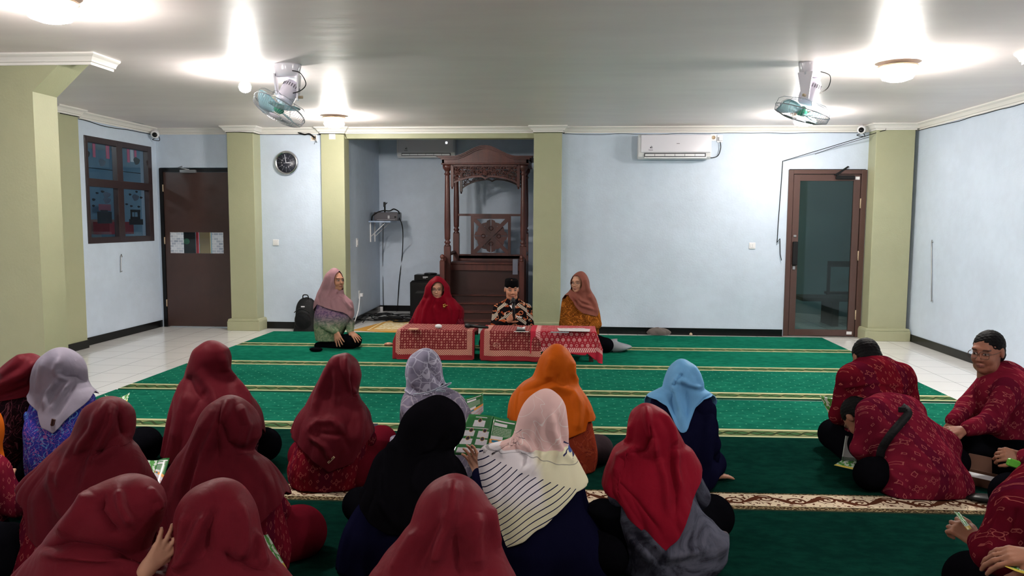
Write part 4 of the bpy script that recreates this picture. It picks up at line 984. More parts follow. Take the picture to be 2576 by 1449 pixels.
def rl(u): return .235+.16*max(0, (u-.2)/.2)**1.0 if u > .2 else .235+.02*math.sin(u*9)
table_cloth(-.42, .30, rl, 0, .14, mat('batik_right', fn=batik_fn(-.36, .50, .225, 1, b=.05, red=rgb(160, 10, 36), red2=rgb(178, 14, 48), cream=rgb(236, 190, 188)), rough=.8), 'bright red batik cloth with large circles and drooping corner on the right low table', zt=ZT+.009, seed=3, fy=TY0-.016)
# oval emblem lettering on the middle cloth
e = on_y(1249, 868, TY0-.045); t = thing('cloth_emblem', 'small oval emblem with lettering printed on the middle red cloth', 'emblem', e)
for o_ in list(COL.objects):
    if o_.name == 'cloth_emblem': pass
m = MB(); m.tube([(e.x+.036*math.cos(q), e.y-.006, e.z+.026*math.sin(q)) for q in [i*2*PI/28 for i in range(28)]], .0018, 4, closed=True); obj('oval_ring', m, mat('emblem_cream', rgb(222, 176, 156), .8), t)
text_mesh('Luhur', .018, (e.x, e.y-.008, e.z+.005), (1, 0, 0), (0, -.1, 1), 'lettering', MATS['emblem_cream'], t); text_mesh('BATIK', .009, (e.x, e.y-.008, e.z-.012), (1, 0, 0), (0, -.1, 1), 'lettering', MATS['emblem_cream'], t)
# things on the tables
def tbl(px, py, z=ZT+.012): return on_z(px, py, z)
q = tbl(1103, 826); t = thing('tissue_pouch', 'small rounded white box on the left red cloth', 'box', q)
m = MB(); m.ell(q+Vector((0, 0, .024)), (.04, .035, .024), 24, 12); obj('pouch_body', m, M_wp, t)
q = tbl(1040, 829); m = MB(); m.box(q+Vector((-.05, -.04, 0)), q+Vector((.05, .045, .012)), bev=.003); tag(obj('wallet', m, mat('tan_card', rgb(196, 150, 122), .6)), 'flat tan wallet on the left corner of the left red cloth', 'wallet')
def mic(a, b, label, rh=.026):
    a = Vector(a); b = Vector(b); ax = (b-a).normalized(); L_ = (b-a).length
    t = thing('microphone', label, 'microphone', a, None)
    m = MB(); m.lathe([(.012, 0), (.015, .01), (.017, L_*.5), (.021, L_-.05)], a, 18, ax); obj('mic_handle', m, M_black, t)
    m = MB(); m.lathe([(.021, L_-.05), (rh, L_-.04), (rh+.001, L_-.03), (rh, L_-.005), (rh*.7, L_+.012), (.003, L_+.018)], a, 18, ax); obj('mic_grille', m, mat('mic_mesh', rgb(30, 30, 33), .5, .4), t)
mic(tbl(1208, 829)+Vector((.09, .0, .025)), tbl(1190, 827)+Vector((-.08, .02, .03)), 'black microphone lying between the two low tables')
q = tbl(1310, 833); t = thing('phone', 'black smartphone beside a paper tissue on the middle red cloth', 'phone', q); m = MB(); m.box(q+Vector((-.05, -.035, 0)), q+Vector((.05, .035, .014)), bev=.003); obj('phone_body', m, M_black, t)
m = MB(); m.prism([q+Vector(v) for v in ((-.045, .0, .016), (.04, .02, .016), (.05, .03, .05), (.035, .0, .03), (-.04, -.02, .05))], (0, .004, .002)); m.box(q+Vector((-.07, -.055, -.0)), q+Vector((.09, -.03, .004))); tag(obj('paper_tissue', m, M_wp), 'crumpled white paper by the phone on the middle red cloth', 'tissue')
for k, (dx, dy, r) in enumerate(((0, 0, .02), (-.03, .02, .12), (.02, -.01, -.05))):
    q = tbl(1445, 830, ZT+.014+.003*k); R3 = Matrix.Rotation(r, 3, 'Z'); m = MB(); m.box((-.15, -.1, 0), (.15, .1, .002)); m.v = [tuple(R3 @ Vector(v)+q+Vector((dx, dy, 0))) for v in m.v]
    tag(obj('paper_sheet', m, M_wp), ['lowest white sheet of paper fanned on the right red cloth', 'middle white sheet of paper sticking out to the left on the right red cloth', 'topmost white sheet of paper on the right red cloth'][k], 'paper', 'sheets of paper on the right cloth')
q = tbl(1408, 836, ZT+.013); m = MB(); m.box(q+Vector((-.1, -.05, 0)), q+Vector((.1, .04, .002))); tag(obj('grey_leaflet', m, mat('grey_leaflet', rgb(120, 125, 132), .4)), 'grey leaflet under the left edge of the white sheets', 'leaflet')
# grey bag right of the tables
q = on_z(1553, 888); t = thing('shoulder_bag', 'slumped grey and black bag on the carpet right of the low tables', 'bag', q)
def bg(u, v):
    a = 2*PI*u; r = math.sin(PI*v); return (q.x+.17*r*math.cos(a)*(1+.1*math.sin(3*a)), q.y+.04+.12*r*math.sin(a), max(.016, .065-.07*math.cos(PI*v)*(1-.45*math.cos(a))))
m = MB(); m.grid(bg, 40, 18); obj('bag_body', m, mat('grey_canvas', rgb(128, 130, 136), .7), t)
m = MB(); m.ell((q.x-.13, q.y+.0, .07), (.06, .09, .08), 20, 12); m.tube(bez([(q.x-.17, q.y-.02, .05), (q.x-.15, q.y, .15), (q.x-.1, q.y+.03, .12), (q.x-.06, q.y-.06, .03)]), .012, 6); obj('black_flap', m, M_bag, t)
# ------------------------------------------------------------------ implicit surfaces for bodies and clothes
def sd_cone(P, a, b, ra, rb):
    a = np.asarray(a, np.float32); b = np.asarray(b, np.float32); ba = b-a; L2 = max(float(ba @ ba), 1e-9)
    q = P-a; t = np.clip((q @ ba)/L2, 0, 1); d = q-t[:, None]*ba
    return np.sqrt((d*d).sum(1))-(ra+(rb-ra)*t)
def sd_ell(P, c, r, R=None):
    q = P-np.asarray(c, np.float32)
    if R is not None: q = q @ np.asarray(R, np.float32)
    r = np.asarray(r, np.float32); k0 = np.sqrt(((q/r)**2).sum(1)); k1 = np.sqrt(((q/(r*r))**2).sum(1))+1e-9
    return np.where(k0 < .05, -r.min(), k0*(k0-1)/k1)
def smin(a, b, k):
    h = np.clip(.5+.5*(b-a)/k, 0, 1); return b+(a-b)*h-k*h*(1-h)
def field(P, prims):
    d = np.full(len(P), 9.0, np.float32)
    for p in prims:
        if p[0] == 'c': e = sd_cone(P, *p[1:5]); k = p[5]
        elif p[0] == 'e': e = sd_ell(P, p[1], p[2], p[3]); k = p[4]
        elif p[0] == 'g': e = field(P, p[1]); k = p[2]
        elif p[0] == 's':      # smooth subtraction
            e = sd_ell(P, p[1], p[2], p[3]); k = p[4]; d = -smin(-d, e, k); continue
        elif p[0] == 'h':      # half space cut: keep (P-c).n < 0
            e = (P-np.asarray(p[1], np.float32)) @ np.asarray(p[2], np.float32); d = np.maximum(d, e); continue
        d = smin(d, e, k)
    return d
def bounds(prims):
    lo = np.full(3, 1e9); hi = -lo
    for p in prims:
        if p[0] == 'c':
            for q, r in ((p[1], p[3]), (p[2], p[4])): q = np.asarray(q, float); lo = np.minimum(lo, q-r); hi = np.maximum(hi, q+r)
        elif p[0] == 'e': q = np.asarray(p[1], float); r = max(p[2]); lo = np.minimum(lo, q-r); hi = np.maximum(hi, q+r)
        elif p[0] == 'g': a, b = bounds(p[1]); lo = np.minimum(lo, a); hi = np.maximum(hi, b)
    return lo, hi
def isosurf(prims, h, B=10):
    lo, hi = bounds(prims); lo = lo-3*h; hi = hi+3*h
    nb = np.ceil((hi-lo)/(B*h)).astype(int); N = nb*B+1
    D = np.empty(N, np.float32)
    bi = np.stack(np.meshgrid(*[np.arange(n) for n in nb], indexing='ij'), -1).reshape(-1, 3)
    cen = (lo+(bi+.5)*B*h).astype(np.float32); dc = field(cen, prims)
    per = [field(cen, [p]) if p[0] in 'ceg' else None for p in prims]; mar = B*h*.5*1.74*2.4+.06; act = np.abs(dc) < B*h*.5*1.74*1.35+h
    sgn = np.where(dc < 0, -1, 1).astype(np.float32).reshape(nb)
    D[:] = 1; D[:-1, :-1, :-1] = np.repeat(np.repeat(np.repeat(sgn, B, 0), B, 1), B, 2)
    g = np.stack(np.meshgrid(*[np.arange(B+1)]*3, indexing='ij'), -1).reshape(-1, 3)
    ids = np.nonzero(act)[0]
    for s in range(0, len(ids), 30):
        sel = ids[s:s+30]; ii = (bi[sel][:, None, :]*B+g[None]).reshape(-1, 3); P = (lo+ii*h).astype(np.float32)
        sub = [p for p, e in zip(prims, per) if e is None or (e[sel]-np.maximum(dc[sel], 0)).min() < mar]
        D[ii[:, 0], ii[:, 1], ii[:, 2]] = field(P, sub)
    S = D < 0
    cs = np.zeros(np.array(N)-1, np.uint8)
    for dx in (0, 1):
        for dy in (0, 1):
            for dz in (0, 1): cs += S[dx:N[0]-1+dx, dy:N[1]-1+dy, dz:N[2]-1+dz]
    cells = np.stack(np.nonzero((cs > 0) & (cs < 8)), -1); idx = -np.ones(np.array(N)-1, np.int64); idx[cells[:, 0], cells[:, 1], cells[:, 2]] = np.arange(len(cells))
    acc = np.zeros((len(cells), 3)); cnt = np.zeros(len(cells))
    for ax in range(3):
        o1, o2 = [a for a in range(3) if a != ax]
        for u in (0, 1):
            for v in (0, 1):
                a = cells.copy(); a[:, o1] += u; a[:, o2] += v; b = a.copy(); b[:, ax] += 1
                da = D[a[:, 0], a[:, 1], a[:, 2]]; db = D[b[:, 0], b[:, 1], b[:, 2]]; m = (da < 0) != (db < 0)
                t = np.zeros(len(cells)); t[m] = da[m]/(da[m]-db[m]); p = a.astype(float); p[:, ax] += t
                acc[m] += p[m]; cnt[m] += 1
    V = lo+acc/np.maximum(cnt, 1)[:, None]*h
    F_ = []
    for ax in range(3):
        o1, o2 = [(1, 2), (2, 0), (0, 1)][ax]
        sl0 = [slice(None)]*3; sl1 = [slice(None)]*3; sl0[ax] = slice(0, -1); sl1[ax] = slice(1, None)
        e = S[tuple(sl0)] != S[tuple(sl1)]; E = np.stack(np.nonzero(e), -1)
        E = E[(E[:, o1] > 0) & (E[:, o2] > 0) & (E[:, o1] < N[o1]-1) & (E[:, o2] < N[o2]-1)]
        q = []
        for du, dv in ((1, 1), (0, 1), (0, 0), (1, 0)):
            c_ = E.copy(); c_[:, o1] -= du; c_[:, o2] -= dv; q.append(idx[c_[:, 0], c_[:, 1], c_[:, 2]])
        q = np.stack(q, -1); flip = S[E[:, 0], E[:, 1], E[:, 2]]; q[~flip] = q[~flip][:, ::-1]; F_.append(q)
    F_ = np.concatenate(F_); F_ = F_[(F_ >= 0).all(1)]
    return V, F_
def np3(v): return np.array(tuple(v), float)

# ------------------------------------------------------------------ heads and hands
def frame(yaw, pitch=0, roll=0):
    """head frame columns: right, forward, up. yaw 0 faces +y, positive turns to the left; pitch > 0 looks down"""
    return np.array(Matrix.Rotation(yaw, 3, 'Z') @ Matrix.Rotation(-pitch, 3, 'X') @ Matrix.Rotation(roll, 3, 'Y'))
def head_prims(c, Rf, s=1.0, fine=True):
    c = np.asarray(c, float); T = lambda *p: c+Rf @ (np.array(p)*s); E = lambda p, r, k=.02: ('e', T(*p), tuple(np.array(r)*s), Rf, k*s)
    C = lambda a, b, ra, rb, k=.01: ('c', T(*a), T(*b), ra*s, rb*s, k*s)
    L = [E((0, -.018, .03), (.077, .096, .088)), E((0, .02, -.03), (.062, .072, .085), .03), C((-.035, .03, -.085), (.035, .03, -.085), .028, .028, .03), C((0, .064, -.098), (0, .062, -.1), .021, .021, .025),
         C((0, -.02, -.06), (0, -.035, -.19), .052, .056, .03)]
    if fine:
        L += [E((-.034, .064, -.03), (.026, .024, .028), .02), E((.034, .064, -.03), (.026, .024, .028), .02), C((-.04, .078, .032), (.04, .078, .032), .010, .010, .02)]
        for x in (-.031, .031): L.append(('s', T(x, .103, .006), (.021*s, .016*s, .013*s), Rf, .012*s))
        for x in (-.031, .031): L.append(E((x, .0755, .006), (.0145, .0135, .0115), .003))
        L += [C((0, .085, .012), (0, .108, -.028), .0075, .0115, .01), C((-.013, .094, -.033), (.013, .094, -.033), .008, .008, .008)]
        L += [C((-.02, .084, -.062), (0, .093, -.060), .0055, .007, .004), C((.02, .084, -.062), (0, .093, -.060), .0055, .007, .004), C((-.017, .083, -.071), (.017, .083, -.071), .0065, .0065, .004), C((0, .089, -.071), (0, .089, -.0712), .007, .007, .004)]
        for x in (-.079, .079): L += [E((x, -.012, .0), (.009, .019, .032), .006)]
    return L
def head_paint(V, c, Rf, s, skin, lip=(.36, .13, .11), brow=(.03, .02, .018), hair=None, grey=None):
    q = (V-np.asarray(c)) @ Rf/s; x, y, z = q[:, 0], q[:, 1], q[:, 2]; col = np.tile(np.array(skin, float), (len(V), 1))
    def put(m, c_, f=1.0): col[m] = col[m]*(1-f)+np.array(c_)*f
    near = (q*q).sum(1) < .118**2; fr_ = (y > .05) & near
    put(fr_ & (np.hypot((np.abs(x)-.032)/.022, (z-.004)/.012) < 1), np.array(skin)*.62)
    e = fr_ & (np.hypot((np.abs(x)-.031)/.0135, (z-.004)/.0046) < 1); put(e, (.36, .33, .30)); put(fr_ & (np.hypot((np.abs(x)-.031)/.0062, (z-.004)/.0046) < 1), (.02, .012, .01))
    put(fr_ & (np.abs(z-.0095+.12*(np.abs(x)-.031)) < .0022) & (np.abs(np.abs(x)-.031) < .016), (.03, .02, .02), .8)
    put(fr_ & (np.abs(z-.030+.5*(np.abs(x)-.033)**1*np.sign(np.abs(x)-.033)*.25) < .0048) & (np.abs(np.abs(x)-.033) < .018), brow, .8)
    put((y > .07) & (np.abs(x) < .03) & ((q*q).sum(1) < .13**2) & (np.hypot(x/.024, (z+.066)/.0115) < 1), lip, .8); put((y > .07) & (y < .112) & (np.abs(x) < .022) & (np.abs(z+.066) < .0014), (.08, .03, .03), .8)
    put(fr_ & (np.abs(z+.042) < .003) & (np.abs(np.abs(x)-.008) < .004), np.array(skin)*.3, .8)
    if hair is not None: put(((z > .035-.9*(y)*.35) & (y < .045) & ~((np.abs(x) > .07) & (z < .03))) | ((z > .075) & (y < .085)), hair)
    if grey is not None: put((np.abs(x) > .045) & (z > .02) & (y < .06), grey, .7)
    return col
def hand_prims(w, d, n, side, curl=.4, spread=.12, s=1.0, thumb=.6, fc=None):
    """w wrist, d direction of the fingers, n back-of-hand normal, side = +1 when the thumb is towards d x n"""
    w = np.asarray(w, float); d = np.asarray(d, float); d = d/np.linalg.norm(d); n = np.asarray(n, float); n = n-d*(n @ d); n = n/np.linalg.norm(n); t = np.cross(d, n)*side
    L = [('c', w-d*.02*s, w+d*.02*s, .024*s, .022*s, .01)]
    base = []
    for i, x in enumerate((.030, .010, -.010, -.029)):
        b = w+(d*(.088-.004*abs(i-1.2))+t*x)*s; base.append(b); L.append(('c', w+(d*.02+t*x*.55)*s, b, .0145*s, .0108*s, .012*s))
    lens = ((.040, .025, .019), (.044, .029, .020), (.041, .027, .020), (.032, .020, .018))
    for i, b in enumerate(base):
        cc = (fc[i] if fc else curl*(1+.08*i)); ang = 0; p = b; sp = (1.5-i)*spread; dd = d*math.cos(sp)+t*math.sin(sp)
        for j, l in enumerate(lens[i]):
            ang += cc*(.8 if j == 0 else 1.0); v = dd*math.cos(ang)-n*math.sin(ang); q = p+v*l*s; L.append(('c', p, q, (.0092-.0007*j)*s, (.0085-.0009*j)*s, .008 if j == 0 else .004)); p = q
    p = w+(d*.025+t*.022-n*.004)*s; a = thumb
    for j, (l, r0, r1) in enumerate(((.036, .0155, .0125), (.032, .0115, .0102), (.026, .0102, .0082))):
        v = d*math.cos(a)+t*math.sin(a)-n*.35; v = v/np.linalg.norm(v); q = p+v*l*s; L.append(('c', p, q, r0*s, r1*s, .006)); p = q; a -= .22
    return [('g', L, .01)]
# ------------------------------------------------------------------ fabrics
def cloth(name, c, vary=.12, rough=.75, fn=None, sheen=.0, wr=1.0):
    def f():
        n = noise(coord(), 5, 3); d = tuple(v*(1-vary) for v in c[:3])+(1,)
        e = tuple(min(1, v*(1+vary)) for v in c[:3])+(1,); return mix(n, d, e)
    def b():
        co = coord(); x, y, z = sep(co); n = noise(comb(x*9, y*9, z*3.5), 1, 3, .5, .6); wv = noise(co, 420, 1)
        return n*wr+wv*.06
    return mat(name, c, rough, fn=fn or f, sheen=sheen, spec=.0, bump=b, bstr=.35, bdist=.02)
H_mar = [cloth('maroon_voile_%d' % i, c, .1) for i, c in enumerate((rgb(102, 28, 38), rgb(90, 25, 34), rgb(108, 31, 41), rgb(86, 22, 31)))]
H_red = cloth('crimson_voile', rgb(128, 20, 37)); H_frred = cloth('cherry_voile', rgb(116, 12, 28)); H_grey = cloth('mauve_grey_voile', rgb(128, 122, 136)); H_oran = cloth('burnt_orange_voile', rgb(190, 88, 22)); H_blue = cloth('sky_blue_voile', rgb(112, 170, 218)); H_black = cloth('black_voile', rgb(14, 13, 17))
_HS = 0
H_mauve = cloth('dusty_mauve_voile', rgb(150, 112, 118)); H_brown = cloth('brown_voile', rgb(128, 76, 66))
T_navy = cloth('navy_cloth', rgb(16, 16, 38)); T_blk = cloth('black_cloth', rgb(11, 11, 15)); T_skirt = cloth('dark_maroon_skirt', rgb(92, 18, 30)); T_skin = None
def ikat_fn(base=rgb(88, 16, 30), alt=rgb(108, 20, 32), ink=rgb(176, 98, 86), sc=.84, f_dark=rgb(76, 16, 36)):
    def f():
        u, v, _ = sep(uvn()); wob = noise(coord(), 30, 2)-.5; u = u+wob*.004; v = v+wob*.006; W_, Hc = .066*sc, .088*sc
        col = flo(u/W_); odd = fr(col*.5)*2; v2 = v/Hc+odd*.5; cu = (fr(u/W_)-.5)*W_; cv = (fr(v2)-.5)*Hc; row = flo(v2)
        h = wnoise(comb(col, row, 1.0)); dm = ab(cu)/(.011*sc)+ab(cv)/(.021*sc)
        big = band(dm, .72, 1.0); core = lt(dm, .25)
        R_ = hyp(cu, cv); th = atan2(cv, cu); fl1 = band(R_, .009*sc, .0118*sc); pet = lt(ab(R_-.019*sc-.004*sc*sin(th*8)), .0022*sc)*gt(sin(th*4+.8), -.2); flw = mx(fl1, pet)
        kind = mod(col+row*2, 3.0); m_ = mix(lt(kind, .5), mx(big, core*0.0), flw)
        s2 = .033*sc; su = (fr(u/s2+.5)-.5)*s2; sv = (fr(v2*2.0+.25)-.5)*Hc*.5; d2 = ab(su)/(.0052*sc)+ab(sv)/(.0105*sc); sm = band(d2, .55, 1.05)*gt(ab(cu), .018*sc)
        n = noise(comb(u*9, v*3, 0), 1, 3); b = mix(ss(n, .42, .6), base, alt); b = mix(lt(fr(col*.25), .2)*.7, b, f_dark)
        return mix(mx(m_, sm*.8)*.72, b, ink)
    return f
I_mar = cloth('maroon_ikat', rgb(110, 24, 38), fn=ikat_fn()); I_pink = cloth('rose_ikat', rgb(140, 50, 60), fn=ikat_fn(rgb(96, 20, 38), rgb(116, 28, 46), rgb(176, 102, 96)))
I_dk = cloth('deep_red_ikat', rgb(100, 24, 38), fn=ikat_fn(rgb(84, 15, 29), rgb(100, 19, 32), rgb(164, 92, 84)))
def scroll_fn(base, c1, c2, sc=14, w1=.07):
    def f():
        u, v, _ = sep(uvn()); p = comb(u, v, 0.0); n = noise(p, sc, 2, .5, 1.2); l1 = lt(ab(fr(n*5)-.5), w1); n2 = noise(p, sc*1.7, 1, .5, 1.5); l2 = lt(ab(n2-.5), .018); d = lt(voro(p, sc*2.6), .14)
        return mix(d*.8, mix(l2, mix(l1, base, c1), c2), c2)
    return f
B_blue = cloth('blue_batik', rgb(52, 60, 150), fn=scroll_fn(rgb(48, 54, 150), rgb(96, 150, 205), rgb(150, 96, 160), 16))
B_dark = cloth('black_floral', rgb(30, 20, 26), fn=scroll_fn(rgb(30, 18, 24), rgb(104, 62, 72), rgb(60, 30, 40), 10))
B_must = cloth('mustard_batik', rgb(130, 80, 30), fn=scroll_fn(rgb(118, 68, 24), rgb(166, 100, 40), rgb(88, 44, 20), 11, .12))
B_rust = cloth('rust_brocade', rgb(130, 52, 36), fn=scroll_fn(rgb(136, 52, 34), rgb(150, 66, 44), rgb(116, 40, 34), 9, .12))
def vine_fn(base, line, sc=13):
    def f():
        p = coord(); n = noise(p, 6, 2, .5, .5); e = voro(comb(*[k+n*.06 for k in sep(p)]), sc, 'DISTANCE_TO_EDGE'); e2 = voro(p, sc*2.2, 'DISTANCE_TO_EDGE'); n2 = noise(p, 7, 2)
        b = mix(ss(n2, .4, .62), base, tuple(v*.78 for v in base[:3])+(1,)); return mix(mx(lt(e, .035), lt(e2, .03)*gt(n2, .5)), b, line)
    return f
H_vine = cloth('lavender_vine_voile', rgb(140, 138, 158), fn=vine_fn(rgb(138, 134, 156), rgb(186, 184, 202)))
B_vine = cloth('lavender_dress', rgb(130, 126, 142), fn=vine_fn(rgb(126, 120, 140), rgb(160, 154, 168), 9))
def smudge():
    p = coord(); n = noise(p, 5, 5, .65, 1.5); n2 = noise(p, 3, 3); b = mix(ss(n, .35, .62), rgb(42, 42, 52), rgb(92, 94, 108)); return mix(gt(n2, .66)*.5, b, rgb(110, 90, 80))
B_smudge = cloth('charcoal_smudge_batik', rgb(60, 60, 70), fn=smudge)
def f1_fn():
    u, v, _ = sep(uvn()); x, y, z = sep(coord()); n = noise(comb(u, v, 0), 26, 3, .6, 1); b = mix(ss(n, .4, .6), rgb(92, 70, 104), rgb(132, 106, 126)); g = mix(ss(n, .4, .6), rgb(96, 116, 88), rgb(132, 140, 112)); return mix(ss(v+.1*n, .50, .28), b, g)
B_f1 = cloth('purple_green_batik', rgb(110, 90, 110), fn=f1_fn)
def f3_fn():
    u, v, _ = sep(uvn()); p = comb(u, v, 0.0); n = noise(p, 22, 2, .5, .8); d = lt(voro(p, 21), .30); d2 = band(voro(p, 14), .32, .42); b = mix(d, rgb(24, 20, 22), rgb(150, 70, 40)); b = mix(d2, b, rgb(196, 120, 84)); b = mix(gt(n, .66), b, rgb(206, 190, 170))
    q = fr((ab(u)*.8+v*1.0)/.16+.35); s_ = fr((ab(u)-v)/.021); zig = lt(ab(s_-.5), .26); bandm = lt(q, .30); w = mix(zig, rgb(18, 16, 18), rgb(226, 214, 196)); return mix(bandm, b, w)
B_f3 = cloth('black_orange_batik', rgb(40, 30, 30), fn=f3_fn)
def a11_fn():
    u, v, _ = sep(uvn()); n = noise(coord(), 3, 2)
    pink = rgb(226, 190, 186); white = rgb(240, 234, 238); yel = rgb(230, 226, 194)
    body = mix(ss(u+.3*v+.1*n, -.02+.15, .04+.15), white, yel); body = mix(ss(v, .40, .30), body, yel)
    b = mix(gt(v, .545+.02*n), body, pink)
    b0 = .505-.30*(u+.19)
    ph = (v*.80-u*.58+.006*sin(u*22))/.0225; st = lt(fr(ph), .17)*lt(v, b0)
    b = mix(st, b, rgb(26, 28, 62))
    ln = lt(ab(v-.525+.12*(u+.05)+.012*sin(u*16)), .0018)*lt(v, .545); b = mix(ln*.6, b, rgb(90, 90, 96))
    wl = lt(ab(noise(comb(u, v, 0.0), 7, 1, .5, .8)-.5), .006)*gt(v, .56)+lt(ab(noise(comb(u, v, 4.0), 9, 1, .5, .8)-.48), .006)*gt(v, .56); b = mix(mn(wl, 1.0), b, rgb(236, 222, 218))
    fx, fy = u-.11, v-.555; R_ = hyp(fx, fy); th = atan2(fy, fx); lv = band(R_, .012, .04)*lt(ab(sin(th*2.5)), .25); b = mix(lv, b, rgb(60, 60, 96)); b = mix(lt(hyp(fx*1.5, fy+.005), .018), b, rgb(70, 96, 158)); b = mix(lt(hyp(fx-.02, (fy-.01)*1.4), .014), b, rgb(190, 110, 140))
    gx, gy = u+.14, v-.60; R2 = hyp(gx, gy); th2 = atan2(gy, gx); b = mix(band(R2, .01, .05)*lt(ab(sin(th2*4)), .10)*gt(v, .572), b, rgb(60, 50, 70))
    b = mix(lt(hyp(u-.02, v-.26), .02)*.4, b, rgb(190, 150, 200)); b = mix(lt(hyp(u+.09, v-.16), .022)*.4, b, rgb(190, 150, 200))
    return b
H_print = cloth('printed_scarf', rgb(214, 200, 196), fn=a11_fn, wr=.6)
M_skin = mat('skin', fn=lambda: attr('Col'), rough=.5, spec=.3, bump=fine(90), bstr=.1, bdist=.003)
SK = (lin(176), lin(124), lin(98)); SKL = (lin(196), lin(146), lin(120)); SKD = (lin(146), lin(98), lin(76))
def piece(name, prims, h, m_, parent, uv=True, vcol=None, smooth_it=1, label=None, lo_z=None):
    V, Fc = isosurf(prims, h)
    V = relax(V, Fc, smooth_it)
    if lo_z is not None: V[:, 2] = np.maximum(V[:, 2], lo_z)
    c = V.mean(0); UV = np.stack([V[:, 0]-c[0]+(V[:, 1]-c[1])*.7, V[:, 2]], 1) if uv else None
    if callable(vcol): vcol = vcol(V)
    o = mesh_obj(name, V, Fc.tolist(), m_, parent, True, uv=UV, vcol=vcol, fix=False)
    if label: o['label'] = label
    return o
def relax(V, Fc, it=1, lam=.5):
    if it == 0: return V
    e = np.concatenate([Fc[:, [0, 1]], Fc[:, [1, 2]], Fc[:, [2, 3]], Fc[:, [3, 0]]]); e = np.concatenate([e, e[:, ::-1]])
    cnt = np.bincount(e[:, 0], minlength=len(V))[:, None]
    for _ in range(it):
        a = np.stack([np.bincount(e[:, 0], weights=V[e[:, 1], k], minlength=len(V)) for k in range(3)], 1); V = V*(1-lam)+lam*a/np.maximum(cnt, 1)
    return V

for _n, _m in MATS.items():
    if 'voile' in _n:
        _b = _m.node_tree.nodes['Principled BSDF']; _b.inputs['Specular IOR Level'].default_value = .0 if 'black' in _n else .13; _b.inputs['Specular Tint'].default_value = tuple(min(1, v*3.5+.06) for v in _m.diffuse_color[:3])+(1,); _b.inputs['Roughness'].default_value = .52; _b.inputs['Sheen Weight'].default_value = .0 if 'black' in _n else .10; _b.inputs['Sheen Roughness'].default_value = .45; _b.inputs['Sheen Tint'].default_value = tuple(min(1, v*2.2+.02) for v in _m.diffuse_color[:3])+(1,)

# ------------------------------------------------------------------ lofted clothing
def cspl(xs, ys, x):
    """monotone-ish cubic interpolation"""
    xs = np.asarray(xs, float); ys = np.asarray(ys, float); o = np.argsort(xs); xs = xs[o]; ys = ys[o]
    h = np.diff(xs); dl = np.diff(ys)/np.maximum(h, 1e-9); m = np.zeros(len(xs)); m[1:-1] = np.where(dl[1:]*dl[:-1] > 0, 2*dl[1:]*dl[:-1]/(dl[1:]+dl[:-1]+1e-12), 0); m[0] = dl[0]; m[-1] = dl[-1]
    x = np.clip(x, xs[0], xs[-1]); i = np.clip(np.searchsorted(xs, x)-1, 0, len(xs)-2); t = (x-xs[i])/h[i]
    return ys[i]*(2*t**3-3*t**2+1)+h[i]*m[i]*(t**3-2*t**2+t)+ys[i+1]*(-2*t**3+3*t**2)+h[i]*m[i+1]*(t**3-t**2)
_CR = np.array([[_r.x, _r.y, _r.z], [_u.x, _u.y, _u.z], [_f.x, _f.y, _f.z]])
def proj(V):
    q = (V-np.array((0, 0, CAMH))) @ _CR.T; return np.stack([IW/2+FPX*q[:, 0]/q[:, 2], IH/2-FPX*q[:, 1]/q[:, 2]], 1)
BK = [(0, 0), (.008, .04), (.03, .075), (.07, .103), (.12, .115), (.19, .113), (.26, .104), (.33, .116), (.45, .145), (.6, .172), (.85, .19)]
CK = [(0, .95), (.12, 1), (.2, .95), (.28, .6), (.36, .25), (.46, .05), (.6, 0), (.85, .1)]
class Loft:
    def __init__(s, apex, rows, ztop, dh=.10, bs=1.0, bk=None, y0=None, flip=1):
        """apex: pixel of the crown; rows: (row, left, right) pixels of the outline; ztop: height of the crown above the floor"""
        A = on_z(apex[0], apex[1], ztop); s.ztop = ztop; s.Y0 = A.y-dh*.95 if y0 is None else y0; s.ax = A.x; s.dh = dh; s.bs = bs; s.flip = flip
        s.bk = bk or BK; S_ = [0.0]; L = [A.x]; R_ = [A.x]
        for (py, xl, xr) in rows:
            z = on_y((xl+xr)/2, py, s.Y0).z
            for _ in range(4):
                yc = s.cy(ztop-z); z = on_y((xl+xr)/2, py, yc).z
            S_.append(math.sqrt(max(ztop-z, 1e-4))); L.append(on_y(xl, py, yc).x); R_.append(on_y(xr, py, yc).x)
        s.S = S_; s.L = L; s.R = R_
    def cy(s, d): return s.Y0+s.dh*float(np.interp(d, [k[0] for k in CK], [k[1] for k in CK]))
    def cyv(s, d): return s.Y0+s.dh*cspl([k[0] for k in CK], [k[1] for k in CK], d)
    def sec(s, z):
        d = np.maximum(s.ztop-z, 0); q = np.sqrt(d); l = cspl(s.S, s.L, q); r = cspl(s.S, s.R, q)
        b = cspl([math.sqrt(k[0]) for k in s.bk], [k[1] for k in s.bk], q)*s.bs
        return (l+r)/2, (r-l)/2, s.cyv(d), b, 2+.5*np.clip((d-.25)/.15, 0, 1)
    def pts(s, z, th, off=0.0):
        cx, a, cy, b, n = s.sec(z); a = a+off; b = b+off; k = np.clip((s.ztop-z)/.02, 0, 1); a = np.maximum(a, 0); b = np.maximum(b, 0)
        c_, s_ = np.cos(th), np.sin(th); e = 2/n
        return np.stack([cx+a*np.sign(c_)*np.abs(c_)**e, cy+b*np.sign(s_)*np.abs(s_)**e, z+off*np.clip(1-(s.ztop-z)/.06, 0, 1)], -1)
